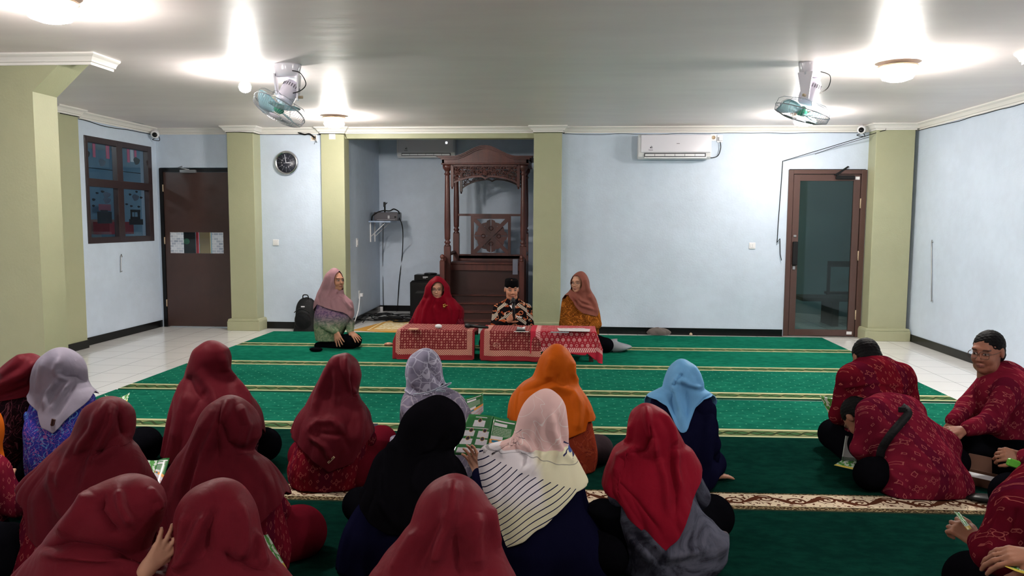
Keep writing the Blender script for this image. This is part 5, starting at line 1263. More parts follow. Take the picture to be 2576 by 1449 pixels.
def loft_mesh(name, lf, m_, parent, hem=None, hemz=None, front_hem=None, off=0.0, nt=150, nv=110, folds=(), wr=.004, seed=0, face=None, ztop=None, thick=.0025, fold_scale=1.0, planar=False, label=None, flare=0.0, close=False, ridge=0.0):
    """hem: pixels from left to right on the camera side"""
    rs = np.random.RandomState(seed+11); th = np.linspace(-PI/2-PI, -PI/2+PI, nt, endpoint=False)
    lat = np.cos(th); camside = np.sin(th) < 0
    zt = lf.ztop if ztop is None else ztop
    if hem is not None:
        fx = []; fz = []
        for (px, py) in hem:
            y = lf.Y0-.14
            for _ in range(3):
                p = on_y(px, py, y); cx, a, cy, b, n = [float(q) for q in lf.sec(np.array(p.z))]
                f = max(-1, min(1, (p.x-cx)/max(a, .02))); y = cy-b*math.sqrt(max(0, 1-abs(f)**2.4))**.85
            fx.append(math.copysign(min(1, abs(f))**(1.2), f)); fz.append(p.z)
        fx[0] = min(fx[0], -.98); fx[-1] = max(fx[-1], .98)
        o = np.argsort(fx); fx = np.array(fx)[o]; fz = np.array(fz)[o]
        hz = np.interp(lat, fx, fz); hf = (front_hem if front_hem is not None else (fz[0]+fz[-1])/2-.02)
        tt = np.clip(np.sin(th), 0, 1)**.6; ends = np.where(lat < 0, fz[0], fz[-1]); hz = np.where(camside, hz, ends*(1-tt)+hf*tt)
    else: hz = np.full(nt, hemz)
    v = (np.arange(nv+1)/nv)**1.15
    # start ring very near the crown
    Z = zt-.00003-(zt-.00003-hz)[None, :]*v[:, None]; TH = np.broadcast_to(th, Z.shape)
    if ztop is not None: Z = zt-(zt-hz)[None, :]*v[:, None]
    if callable(off): off = off(Z)
    P = lf.pts(Z, TH, off)
    # normals by finite differences
    G = P; du = np.roll(G, -1, 1)-np.roll(G, 1, 1); dv = np.gradient(G, axis=0); N_ = np.cross(du, dv); N_ /= np.linalg.norm(N_, axis=2, keepdims=True)+1e-9
    cen = np.stack([lf.sec(Z)[0], lf.sec(Z)[2], Z], -1); sg = np.sign(((G-cen)*N_).sum(2, keepdims=True)); sg[sg == 0] = 1; N_ = N_*sg
    disp = np.zeros(Z.shape); D = zt-Z; amp = np.clip(D/.25, .15, 1)*wr
    cx, a, cyy, b, n = lf.sec(Z); arc = (TH+PI/2)*.5*(a+b)
    for k in range(9):
        kx = rs.uniform(8, 26); kz = rs.uniform(-9, 9); disp += amp*np.sin(arc*kx+Z*kz+rs.uniform(0, 6.28)+1.5*np.sin(Z*rs.uniform(4, 12)+k))*rs.uniform(.15, .5)
    if ridge:
        w0 = rs.uniform(.085, .12); ph = arc/w0*PI+1.1*np.sin(Z*rs.uniform(6, 9)+rs.rand()*6)+.7*np.sin(arc*rs.uniform(4, 8)+2)+rs.rand()*6
        ph2 = arc/(w0*.55)*PI+1.3*np.sin(Z*rs.uniform(8, 13)+rs.rand()*6)+rs.rand()*6; kk = np.clip((D-.20)/.22, 0, 1)
        disp += ridge*kk*((np.abs(np.sin(ph))**.8-.5)*1.0+(np.abs(np.sin(ph2))**.8-.5)*.35)
    PX = proj(G.reshape(-1, 3)).reshape(Z.shape+(2,)); camf = np.clip(-np.sin(TH)*3+.9, 0, 1)
    for fo in folds:
        pl, A_, w_ = fo[0], fo[1], fo[2]; kind = fo[3] if len(fo) > 3 else 'g'
        P0 = np.array(pl, float); best = np.full(Z.shape, 1e9); sgd = np.zeros(Z.shape); tb = np.zeros(Z.shape)
        tot = len(P0)-1
        for i in range(tot):
            a0, a1 = P0[i], P0[i+1]; e = a1-a0; L2 = (e @ e); q = PX-a0; t = np.clip((q @ e)/L2, 0, 1); dd = q-t[..., None]*e; r = np.hypot(dd[..., 0], dd[..., 1]); s_ = np.sign(e[0]*q[..., 1]-e[1]*q[..., 0]); m__ = r < best
            best = np.where(m__, r, best); sgd = np.where(m__, s_, sgd); tb = np.where(m__, (i+t)/tot, tb)
        tap = np.clip(np.minimum(tb, 1-tb)/.22+.25, 0, 1) if kind != 'f' else 1
        if kind in ('g', 'f'): pr = np.exp(-(best/w_)**2)
        elif kind == 'v': pr = np.exp(-best/w_)
        elif kind == 's':       # step: fabric lies higher on the left of the walking direction
            x = best*sgd; pr = np.where(x > 0, 0, 1)*np.exp(-np.abs(x)/(w_*4))*(1-np.exp(-np.abs(x)/(w_*.5)))
        disp += (2.1 if A_ < 0 else 2.2)*A_*fold_scale*pr*tap*camf
    disp = np.where(disp < -.006, -.006+(disp+.006)*.55, disp); disp = np.maximum(disp, -.024)
    G = G+N_*(disp*np.clip(D/.012, 0, 1))[..., None]
    G[..., 2] = np.maximum(G[..., 2], .018)
    if flare: 
        w_ = np.clip((v-.75)/.25, 0, 1)**2; G = G+N_*(flare*w_[:, None]*(.6+.4*np.sin(th*5+seed))[None, :])[..., None]
    V = G.reshape(-1, 3); idx = np.arange(len(V)).reshape(Z.shape); j = (np.arange(nt)+1) % nt
    Fc = np.stack([idx[:-1], idx[:-1][:, j], idx[1:][:, j], idx[1:]], -1).reshape(-1, 4)
    UV = np.stack([arc.ravel() if not planar else (G[..., 0]-lf.ax).ravel(), G[..., 2].ravel()], 1)
    if face == 'none': Fc = Fc.tolist()
    elif face is not None:
        fxc, fyc, frx, fry = face[:4]; q = PX.reshape(-1, 2); tilt = face[4] if len(face) > 4 else 0
        X_ = (q[:, 0]-fxc); Y_ = (q[:, 1]-fyc); Xr = X_*math.cos(tilt)+Y_*math.sin(tilt); Yr = -X_*math.sin(tilt)+Y_*math.cos(tilt)
        sc = 1-(Xr/frx)**2-(Yr/fry)**2; sc = np.where(camf.ravel() > .45, sc, -1); V, Fc, UV = clip(V, Fc, sc, UV)
    else:
        # opening for the face on the far side
        hc = lf.ztop-.145; sc = 1-((V[:, 0]-lf.ax)/.062)**2-((V[:, 2]-hc)/.088)**2; sc = np.where(np.broadcast_to(np.sin(TH), Z.shape).ravel() > .3, sc, -1)
        if ztop is None: V, Fc, UV = clip(V, Fc, sc, UV)
        else: Fc = Fc.tolist()
    if close:
        Fc = list(Fc); Fc.append(tuple(int(k) for k in idx[0]))
    if ztop is None and face is None or face is not None:
        pass
    if ztop is None:
        # crown cap
        Fc = list(Fc); Fc.append(tuple(int(k) for k in range(nt-1, -1, -1)))
    o = mesh_obj(name, V, Fc, m_, parent, True, uv=UV, fix=False)
    if thick: s_ = o.modifiers.new('solid', 'SOLIDIFY'); s_.thickness = thick; s_.offset = -1
    if label: o['label'] = label
    return o
def clip(V, Fc, f, UV):
    """cut away the region where f > 0; keeps vertices 0.. unchanged in order"""
    V = list(map(tuple, V)); UV = list(map(tuple, UV)); out = []; cache = {}
    f = np.asarray(f); pos = f > 0; Fa = np.asarray(Fc); m = pos[Fa]; s = m.sum(1); keep = Fa[s == 0].tolist()
    def mid(a, b):
        k = (a, b) if a < b else (b, a)
        if k not in cache:
            t = f[a]/(f[a]-f[b]); cache[k] = len(V); V.append(tuple(V[a][i]+(V[b][i]-V[a][i])*t for i in range(3))); UV.append(tuple(UV[a][i]+(UV[b][i]-UV[a][i])*t for i in range(2)))
        return cache[k]
    for q in Fa[(s > 0) & (s < Fa.shape[1])]:
        r = []
        for i in range(len(q)):
            a, b = int(q[i]), int(q[(i+1) % len(q)])
            if not pos[a]: r.append(a)
            if pos[a] != pos[b]: r.append(mid(a, b))
        if len(r) > 2: keep.append(r)
    return np.array(V), keep, np.array(UV)

M_tagc = mat('cream_tag', rgb(205, 180, 140), .6)
def scarf_tag(px, py, lf, a_, L_, W_, m_=M_tagc, root=None, label='small sewn tag', dy=0):
    y = lf.Y0-.14
    for _ in range(5):
        p = on_y(px, py, y); cx, a, cy, b, n = [float(q) for q in lf.sec(np.array(p.z))]; f = min(.95, abs((p.x-cx)/a)); y = cy-b*(1-f**n)**(1/n)-.012
    p = np3(p); R3 = Matrix.Rotation(-a_, 3, 'Y'); m = MB(); m.box((p[0]-L_/2, p[1]-.004, p[2]-W_/2), (p[0]+L_/2, p[1]+.004, p[2]+W_/2), R=R3, bev=.001)
    m.box((p[0]-L_*.4, p[1]-.005, p[2]-W_*.12), (p[0]+L_*.4, p[1]-.004, p[2]+W_*.12), R=R3, c=(p[0], p[1], p[2]), mi=1)
    obj('scarf_tag', m, [m_, M_dark], root)
# ------------------------------------------------------------------ people
def lap_arms(lf, sc=1.0, out=.0, fwd=1.0, sgn=1):
    """arms bent forward to hold something in the lap; returns (shoulder, elbow, wrist) for both sides"""
    zs = lf.ztop-.385; cx, a, cy, b, n = [float(q) for q in lf.sec(np.array(zs))]; A_ = []
    for s_ in (-1, 1):
        sh = np.array((cx+s_*min(.155, a-.055), lf.cy(.37)+.0, zs)); el = np.array((cx+s_*(min(.215, a-.04)+out), lf.Y0+.10*sgn, max(.26, zs-.19))); wr = np.array((cx+s_*.07, lf.Y0+.34*sgn*fwd, max(.24, zs-.16))); A_.append((sh, el, wr))
    return A_
def crossed_legs(cx, y0, kl=None, kr=None, s_=1.0, sgn=1, zk=.1):
    hip = [np.array((cx-.09, y0+.02*sgn, .115)), np.array((cx+.09, y0+.02*sgn, .115))]
    k = [np.array((cx-.30*s_, y0+.24*sgn, zk)) if kl is None else np.asarray(kl, float), np.array((cx+.30*s_, y0+.24*sgn, zk)) if kr is None else np.asarray(kr, float)]
    an = [np.array((cx+.10, y0+.34*sgn, .065)), np.array((cx-.10, y0+.40*sgn, .06))]
    return hip, k, an
SHOE = cloth('dark_sock', rgb(30, 28, 30))
def person(label, lf=None, hijab=None, hem=None, folds=(), tunic=None, legs=None, legmat=None, head=None, arms=None, hands=(), face=None, res=.009, skin=SK, seed=0, sleeve=True, sleeve_r=(.062, .052, .043), fhem=None, wr=.004, paint=None, offh=.0, tunic_folds=(), planar=False, nt=150, nv=110, hijab_label=None, no_tunic=False, twr=.005, tunic_top=None, fold_scale=1.0, extra_body=(), legr=(.092, .08, .058, .04), flare=0.0, group=None, bodyscale=1.0, hijab_name='headscarf', tz=.02, ridge=.011):
    if head is None:
        cx, a, cy, b, n = [float(q) for q in lf.sec(np.array(lf.ztop-.125))]; head = dict(c=(cx, cy-.0, lf.ztop-.128), yaw=0, pitch=.15, s=.83*bodyscale)
    Rf = frame(head['yaw'], head.get('pitch', 0), head.get('roll', 0)); hc = np.array(head['c'], float); hs = head.get('s', 1.0)
    prims = head_prims(hc, Rf, hs, True)
    if lf is not None:
        zs = lf.ztop-(.37 if lf.bk is BK else .12); cx, a, cy, b, n = [float(q) for q in lf.sec(np.array(zs))]; bx = float(lf.sec(np.array(.2))[0])
        neck = hc+Rf @ np.array((0, -.03, -.17))*hs; w_ = max(.04, min(.125, a-.11))
        prims += [('c', neck, (cx, lf.cy(.36), zs), .05, .07, .04), ('c', (cx-w_, lf.cy(.36), zs-.0), (cx+w_, lf.cy(.36), zs), .05, .05, .05), ('c', (bx, lf.Y0+.04, .14), (cx, lf.cy(.42)+.01, zs-.06), .115, min(.095, a-.06), .06)]
    arms = arms if arms is not None else lap_arms(lf, sgn=lf.flip)
    for k, (sh, el, wrp) in enumerate(arms):
        prims += [('c', sh, el, .042, .036, .03), ('c', el, wrp, .034, .024, .015)]
        hd = hands[k] if k < len(hands) else None
        if hd is None:
            d = np.array((-.25*np.sign(sh[0]-hc[0]), 1.0*(lf.flip if lf else 1), -.1)); hd = dict(d=d, n=(0, 0, 1), side=1 if sh[0] > hc[0] else -1, curl=.55)
            hd['side'] = 1 if np.cross(d, (0, 0, 1))[0]*(hc[0]-sh[0]) > 0 else -1
        if hd != 'none': prims += hand_prims(wrp, hd['d'], hd['n'], hd['side'], hd.get('curl', .4), hd.get('spread', .1), hd.get('s', .95), hd.get('thumb', .6), hd.get('fc'))
    if legs is not None:
        hip, kn, an = legs
        for i in range(2):
            prims += [('c', hip[i], kn[i], .085, .06, .04), ('c', kn[i], an[i], .052, .035, .02)]
            ft = an[i]+np.array((.12*(1 if i == 0 else -1), 0, -.01)); prims += [('c', an[i], ft, .032, .026, .02)]
    prims += list(extra_body)
    V, Fc = isosurf(prims, res); V = relax(V, Fc, 1, .3); V[:, 2] = np.maximum(V[:, 2], .018)
    col = head_paint(V, hc, Rf, hs, skin, **(paint or {}))
    fd = ((V-hc)**2).sum(1) > (.15*hs)**2; col[fd] = skin
    root = mesh_obj('person', V, Fc.tolist(), M_skin, None, True, vcol=col, fix=False); tag(root, label, 'person', group)
    if lf is not None and hijab is not None:
        h = loft_mesh(hijab_name, lf, hijab, root, hem=hem, off=offh, folds=folds, wr=wr, seed=seed, face=face, planar=planar, nt=nt, nv=nv, fold_scale=fold_scale, flare=flare, ridge=ridge, front_hem=fhem)
        if hijab_label: h['label'] = hijab_label
    if lf is not None and tunic is not None:
        zlo = min(on_y(q[0], q[1], lf.Y0-.12).z for q in hem) if hem else .3; toff = lambda Z: -.012-.022*np.clip((Z-zlo+.02)/.16, 0, 1)
        loft_mesh('tunic', lf, tunic, root, hemz=tz, off=toff if hijab is not None else 0, ztop=tunic_top or lf.ztop-(.22 if lf.bk is BK else .0), folds=tunic_folds, ridge=ridge*.7, wr=twr, seed=seed+5, nt=130, nv=60, close=True)
    if sleeve and tunic is not None:
        for k, (sh, el, wrp) in enumerate(arms):
            w2 = el+(wrp-el)*.97; r0, r1, r2 = sleeve_r
            pr = [('c', sh, el, r0, r1, .03), ('c', el, w2, r1, r2, .015)]
            V, Fc = isosurf(pr, .009); V = relax(V, Fc, 1); rs = np.random.RandomState(seed+k)
            ax = (w2-el)/np.linalg.norm(w2-el); tt = (V-el) @ ax; V += (V-(el+np.outer(tt, ax)))*(.05*np.sin(tt*70+rs.rand()*6+V[:, 0]*40))[:, None]
            c = V.mean(0); UV = np.stack([V[:, 0]-c[0]+(V[:, 1]-c[1])*.7, V[:, 2]], 1); mesh_obj('sleeve', V, Fc.tolist(), tunic, root, True, uv=UV, fix=False)
    if legs is not None and legmat is not None:
        hip, kn, an = legs; q0, q1, q2, q3 = legr; pr = []
        for i in range(2): pr += [('c', hip[i], kn[i], q0+.03, q1, .05), ('c', kn[i], an[i], q1*.95, q3+.02, .05)]
        piece('trousers' if legmat is T_blk else 'skirt', pr, .012, legmat, root, lo_z=.02, smooth_it=2)
    return root
def K(px, py, z): return np3(on_z(px, py, z))
def QY(px, py, y): return np3(on_y(px, py, y))

# ---- audience, seen from behind
# maroon, far left
lf = Loft((72, 890), [(908, 28, 100), (930, 5, 112), (955, -12, 110), (985, -50, 100), (1010, -72, 92), (1060, -85, 85), (1120, -95, 82), (1190, -100, 70), (1240, -90, 60)], .78)
person('person in maroon headscarf and black floral dress at the far left edge', lf, H_mar[1], hem=[(-80, 1020), (0, 1012), (50, 1004), (95, 1000)], tunic=B_dark, seed=1, legs=crossed_legs(lf.ax, lf.Y0+.02, s_=.7), legmat=T_blk,
       folds=[([(95, 905), (60, 940), (10, 965), (-40, 985)], .014, 12), ([(100, 930), (70, 975), (0, 1000)], -.012, 7), ([(60, 895), (30, 925), (0, 950)], .008, 10)])
# grey headscarf, blue batik
lf = Loft((150, 875), [(890, 118, 185), (905, 103, 200), (930, 91, 212), (955, 85, 216), (972, 82, 224), (985, 78, 240), (1000, 72, 251), (1030, 68, 249), (1080, 70, 242), (1130, 76, 234), (1180, 84, 228), (1225, 90, 222)], .83)
person('person in mauve-grey headscarf and blue batik dress near the left edge', lf, H_grey, hem=[(76, 1000), (92, 1035), (108, 1078), (133, 1092), (160, 1062), (200, 1022), (232, 996), (250, 984)], tunic=B_blue, seed=2, legs=crossed_legs(lf.ax, lf.Y0, kr=K(362, 1118, .11)), legmat=T_blk, legr=(.1, .105, .08, .05),
       folds=[([(145, 935), (165, 948), (195, 948), (218, 960)], -.016, 6, 'v'), ([(150, 900), (140, 930), (150, 945), (175, 955)], .012, 8), ([(148, 950), (125, 985), (112, 1030)], .012, 7), ([(175, 960), (150, 1000), (125, 1040)], .008, 6), ([(110, 905), (100, 950), (95, 990)], .006, 7), ([(190, 965), (175, 1000), (140, 1050)], -.007, 5)])
scarf_tag(133, 1064, lf, math.radians(75), .045, .02, mat('brown_tag', rgb(70, 40, 34), .5), [o for o in COL.objects if o.name.startswith('person')][-1])
# maroon, row one, second
lf = Loft((530, 857), [(868, 505, 557), (882, 489, 573), (905, 481, 578), (930, 472, 577), (950, 464, 588), (970, 452, 605), (990, 444, 622), (1015, 438, 641), (1045, 432, 654), (1080, 426, 658), (1115, 420, 655), (1150, 415, 650), (1200, 412, 645)], .80)
person('person in maroon headscarf, farthest forward of the maroon ones, black knee on its right', lf, H_mar[3], hem=[(413, 1150), (450, 1175), (550, 1170), (620, 1130), (657, 1082)], tunic=B_dark, seed=3, legs=crossed_legs(lf.ax, lf.Y0, kr=K(664, 1118, .13)), legmat=T_blk, legr=(.1, .1, .07, .05),
       folds=[([(466, 953), (478, 957), (490, 985), (510, 1010)], -.012, 6, 'v'), ([(560, 890), (565, 925), (600, 965), (640, 1020)], .01, 10), ([(500, 930), (540, 990), (560, 1060)], .009, 14), ([(470, 985), (455, 1040), (440, 1120)], .01, 12), ([(585, 960), (600, 1010), (610, 1080)], .007, 12), ([(520, 985), (500, 1010), (480, 1050)], -.007, 6)])
# maroon with red ikat, centre left
lf = Loft((868, 889), [(898, 848, 885), (910, 833, 897), (928, 820, 904), (946, 811, 907), (965, 800, 904), (985, 789, 900), (1003, 780, 906), (1020, 771, 917), (1040, 757, 928), (1060, 746, 932), (1085, 740, 937), (1110, 736, 936), (1140, 731, 932), (1170, 727, 926), (1200, 730, 915), (1222, 745, 903)], .77)
person('person in maroon headscarf with cream tag and red ikat dress, on the brown carpet border', lf, H_mar[1], hem=[(740, 1095), (762, 1130), (795, 1165), (825, 1188), (850, 1180), (885, 1165), (905, 1135), (936, 1092)], tunic=I_mar, seed=4, legs=crossed_legs(lf.ax, lf.Y0, kr=K(958, 1112, .12)), legmat=T_skirt, legr=(.1, .1, .08, .05),
       folds=[([(868, 893), (868, 930), (882, 975), (895, 1000)], .016, 8), ([(880, 940), (886, 985), (893, 1000)], -.022, 6, 'v'), ([(850, 895), (825, 940), (800, 1000), (790, 1040)], .012, 9), ([(845, 905), (848, 960), (840, 1030)], .009, 9), ([(775, 1085), (800, 1062), (840, 1060), (865, 1085)], .010, 8), ([(780, 1100), (820, 1125), (835, 1160)], .009, 6), ([(900, 1010), (910, 1060), (900, 1120)], .008, 12), ([(800, 1090), (860, 1095), (880, 1130)], -.006, 6)], hijab_label='maroon headscarf with a small cream tag near its hem')
PEOPLE = [o for o in COL.objects if o.name.startswith('person')]
scarf_tag(833, 1157, lf, math.radians(45), .05, .012, root=PEOPLE[-1], dy=.160)
# lavender
lf = Loft((1070, 877), [(886, 1047, 1093), (900, 1032, 1104), (918, 1024, 1110), (940, 1022, 1112), (960, 1025, 1117), (975, 1024, 1128), (985, 1018, 1148), (997, 1010, 1165), (1015, 1005, 1176), (1040, 1004, 1186), (1080, 1008, 1195), (1130, 1010, 1195), (1180, 1015, 1190)], .775)
p5 = person('person in lavender patterned headscarf tied with a cord, beyond the black headscarf', lf, H_vine, hem=[(1018, 984), (1036, 996), (1075, 993), (1102, 982), (1124, 962)], tunic=B_vine, seed=5, legs=crossed_legs(lf.ax, lf.Y0, s_=.7), legmat=B_vine,
       folds=[([(1075, 905), (1085, 935), (1105, 955), (1122, 968)], -.014, 5, 'v'), ([(1035, 975), (1050, 990), (1090, 980), (1120, 965)], -.012, 6, 'v'), ([(1040, 900), (1035, 940), (1045, 975)], .008, 8)], tunic_folds=[([(1130, 990), (1150, 1010), (1170, 1050)], .012, 12), ([(1040, 1010), (1030, 1050)], .01, 10)], hijab_label='lavender headscarf with pale vine lines')
m = MB(); yy = lf.Y0-.02; pts = [QY(x, y, yy+d) for x, y, d in ((1040, 991, -.10), (1060, 990, -.125), (1085, 984, -.135), (1105, 975, -.13), (1118, 968, -.11), (1135, 963, -.1), (1122, 972, -.13), (1098, 983, -.14), (1106, 984, -.145), (1118, 986, -.14), (1118, 981, -.14), (1100, 982, -.145))]
m.tube(bez([Vector(p) for p in pts], 5), .0035, 6); obj('tie_cord', m, mat('pale_cord', rgb(150, 160, 176), .6), p5)
# orange
lf = Loft((1400, 866), [(875, 1380, 1422), (890, 1365, 1435), (908, 1355, 1443), (930, 1347, 1448), (948, 1338, 1448), (962, 1316, 1453), (980, 1298, 1464), (1000, 1286, 1477), (1025, 1281, 1489), (1055, 1280, 1497), (1100, 1282, 1500), (1150, 1290, 1503), (1200, 1300, 1498), (1245, 1312, 1488)], .78)
person('person in burnt orange headscarf with frayed hem and rust dress', lf, H_oran, hem=[(1280, 1052), (1330, 1090), (1400, 1112), (1440, 1098), (1458, 1090), (1472, 1085), (1478, 1062), (1496, 1055)], tunic=B_rust, seed=6, legs=crossed_legs(lf.ax, lf.Y0, kr=K(1506, 1130, .1)), legmat=cloth('grey_brown_cloth', rgb(70, 58, 62)), legr=(.1, .085, .06, .05),
       folds=[([(1405, 940), (1390, 958), (1350, 975), (1310, 985)], -.010, 6, 'v'), ([(1440, 905), (1440, 940), (1452, 965)], .009, 6), ([(1370, 985), (1400, 975), (1440, 990), (1475, 1040)], .011, 9), ([(1440, 990), (1455, 1040), (1450, 1085)], .010, 8), ([(1390, 895), (1380, 930), (1385, 955)], .008, 10), ([(1465, 1010), (1475, 1045), (1470, 1080)], -.008, 5)], flare=.006)
# sky blue
lf = Loft((1716, 904), [(912, 1698, 1736), (925, 1685, 1752), (942, 1676, 1761), (962, 1670, 1766), (976, 1667, 1770), (986, 1650, 1786), (997, 1630, 1800), (1012, 1624, 1806), (1045, 1624, 1807), (1080, 1632, 1806), (1120, 1642, 1800), (1160, 1652, 1792), (1200, 1662, 1782), (1225, 1668, 1776)], .76)
a_r = [QY(1768, 1032, lf.Y0+.05), QY(1785, 1120, lf.Y0+.04), K(1790, 1198, .05)]; a_l = lap_arms(lf)[0]
p7 = person('person in sky blue headscarf and navy dress leaning on the right hand', lf, H_blue, hem=[(1627, 999), (1650, 1008), (1672, 1022), (1688, 1050), (1712, 1089), (1724, 1089), (1740, 1058), (1756, 1026), (1776, 1006), (1800, 992)], tunic=T_navy, seed=7, res=.005, legs=crossed_legs(lf.ax, lf.Y0, s_=.7), legmat=T_navy,
       arms=[a_l, a_r], hands=[None, dict(d=(.75, .55, -.12), n=(0.1, .1, 1), side=-1, curl=.1, spread=.12, s=1.0)], sleeve_r=(.075, .06, .045), fhem=.42,
       folds=[([(1712, 945), (1700, 965), (1700, 1000), (1712, 1040), (1718, 1080)], .018, 9), ([(1718, 940), (1705, 955), (1697, 975)], -.016, 4, 'v'), ([(1715, 955), (1730, 965), (1760, 975)], .010, 6), ([(1693, 985), (1690, 1010), (1700, 1050)], -.012, 4, 'v'), ([(1725, 985), (1728, 1020), (1725, 1060)], -.012, 4, 'v'), ([(1740, 920), (1755, 945), (1765, 975)], .006, 6), ([(1795, 990), (1770, 1003), (1748, 1028), (1733, 1060)], -.004, 3)], tunic_folds=[([(1785, 1030), (1780, 1100), (1770, 1180)], .012, 10), ([(1740, 1080), (1730, 1150)], .008, 14)])
# maroon, second row left (large)
lf = Loft((270, 999), [(1010, 240, 302), (1025, 218, 320), (1045, 208, 330), (1070, 199, 332), (1092, 190, 330), (1110, 170, 325), (1128, 150, 342), (1150, 126, 357), (1178, 100, 370), (1205, 72, 381), (1235, 55, 388), (1280, 55, 394), (1340, 50, 398), (1400, 35, 400), (1470, 25, 400)], .775)
person('person in wide maroon headscarf directly behind the blue batik dress on the left', lf, H_mar[1], hem=[(54, 1232), (62, 1280), (68, 1345), (95, 1375), (180, 1390), (300, 1370), (392, 1260)], tunic=I_dk, seed=8, legs=crossed_legs(lf.ax, lf.Y0, s_=.9), legmat=T_blk,
       folds=[([(270, 1010), (240, 1070), (190, 1140), (160, 1200), (150, 1240)], .018, 14), ([(285, 1020), (275, 1070), (250, 1120), (225, 1180)], .014, 10), ([(298, 1030), (305, 1075), (315, 1100)], -.018, 9, 'v'), ([(235, 1060), (205, 1110), (170, 1180)], -.010, 8), ([(330, 1110), (280, 1130), (240, 1165), (210, 1230)], .014, 14), ([(140, 1160), (130, 1220), (150, 1280), (200, 1330)], .010, 12), ([(262, 1130), (240, 1150), (228, 1190)], -.014, 6, 'v')], nt=180, nv=140)
# maroon, second row, right of it
lf = Loft((573, 996), [(1005, 548, 600), (1020, 527, 622), (1042, 510, 642), (1068, 498, 653), (1092, 486, 654), (1112, 474, 644), (1130, 460, 636), (1146, 448, 650), (1165, 438, 676), (1190, 424, 697), (1215, 414, 711), (1240, 405, 722), (1275, 398, 726), (1320, 395, 728), (1370, 392, 728), (1420, 392, 724), (1470, 395, 716)], .775)
person('person in long maroon headscarf with dark maroon skirt knee spread to the right', lf, H_mar[3], hem=[(398, 1300), (420, 1360), (500, 1400), (600, 1360), (652, 1318), (690, 1280), (724, 1244)], tunic=I_dk, seed=9, legs=crossed_legs(lf.ax, lf.Y0, kr=K(752, 1340, .11)), legmat=T_skirt, legr=(.105, .118, .08, .05),
       folds=[([(575, 1005), (553, 1060), (525, 1130), (500, 1210), (470, 1300)], .018, 13), ([(560, 1020), (545, 1090), (548, 1150)], -.020, 8, 'v'), ([(600, 1020), (620, 1070), (605, 1125)], .012, 10), ([(555, 1060), (575, 1115), (610, 1133)], -.018, 7, 'v'), ([(530, 1040), (500, 1110), (470, 1180), (440, 1260)], .012, 12), ([(590, 1140), (640, 1170), (680, 1230)], .010, 14), ([(505, 1150), (480, 1230), (450, 1320)], -.010, 9)], nt=180, nv=140)
# black headscarf
lf = Loft((1100, 996), [(1006, 1068, 1130), (1022, 1040, 1152), (1045, 1018, 1166), (1068, 1007, 1170), (1092, 1000, 1165), (1112, 990, 1152), (1128, 975, 1138), (1142, 955, 1138), (1160, 942, 1152), (1185, 934, 1166), (1215, 926, 1176), (1250, 905, 1186), (1290, 882, 1196), (1330, 868, 1202), (1380, 855, 1205), (1430, 848, 1208), (1480, 848, 1208)], .77)
person('person in plain black headscarf and dark navy dress in the centre', lf, H_black, hem=[(915, 1250), (928, 1310), (980, 1345), (1050, 1350), (1120, 1320), (1180, 1250)], tunic=T_navy, seed=10, legs=crossed_legs(lf.ax, lf.Y0, kl=K(905, 1270, .1)), legmat=T_blk, skin=SKL,
       folds=[([(1000, 1110), (985, 1140), (985, 1220), (980, 1290)], .012, 10), ([(1090, 1120), (1060, 1180), (1050, 1260)], .010, 14), ([(1120, 1100), (1100, 1135), (1060, 1150)], -.012, 8), ([(1140, 1180), (1100, 1250), (1060, 1320)], .008, 12), ([(965, 1180), (960, 1260), (1000, 1330)], .008, 10)], nt=180, nv=140)
# printed scarf
lf = Loft((1375, 980), [(990, 1348, 1398), (1004, 1330, 1412), (1022, 1316, 1421), (1045, 1306, 1425), (1070, 1299, 1428), (1092, 1293, 1430), (1106, 1284, 1430), (1118, 1255, 1432), (1130, 1212, 1440), (1150, 1203, 1452), (1180, 1204, 1466), (1212, 1208, 1479), (1250, 1218, 1484), (1300, 1232, 1502), (1350, 1240, 1530), (1400, 1245, 1550), (1460, 1248, 1565)], .80)
p11 = person('person in pink and cream printed headscarf with dark diagonal stripes', lf, H_print, hem=[(1204, 1165), (1212, 1215), (1240, 1272), (1244, 1322), (1275, 1378), (1322, 1362), (1390, 1302), (1450, 1238), (1479, 1213)], tunic=T_navy, seed=11, res=.005, legs=crossed_legs(lf.ax, lf.Y0, kr=K(1530, 1400, .1)), legmat=T_blk, planar=True, wr=.003, ridge=.005, skin=SKL,
       folds=[([(1388, 1040), (1388, 1080), (1405, 1130), (1400, 1170)], .013, 8), ([(1405, 1045), (1415, 1090), (1425, 1130)], -.008, 5), ([(1310, 1110), (1335, 1140), (1340, 1170), (1310, 1200)], .012, 8), ([(1300, 1125), (1325, 1150), (1315, 1175)], -.010, 5, 'v'), ([(1372, 1130), (1360, 1170), (1340, 1200)], .009, 8), ([(1290, 1120), (1260, 1150)], .009, 8), ([(1415, 1140), (1440, 1165)], .007, 7), ([(1350, 1060), (1345, 1110), (1355, 1150)], -.007, 8)], nt=180, nv=150,
       arms=[(QY(1285, 1190, lf.Y0+.05), QY(1238, 1232, lf.Y0+.14), QY(1206, 1196, lf.Y0+.46)), lap_arms(lf)[1]], hands=[dict(d=(-.35, .35, .8), n=(.3, .9, .1), side=-1, curl=.3, s=.95), None])
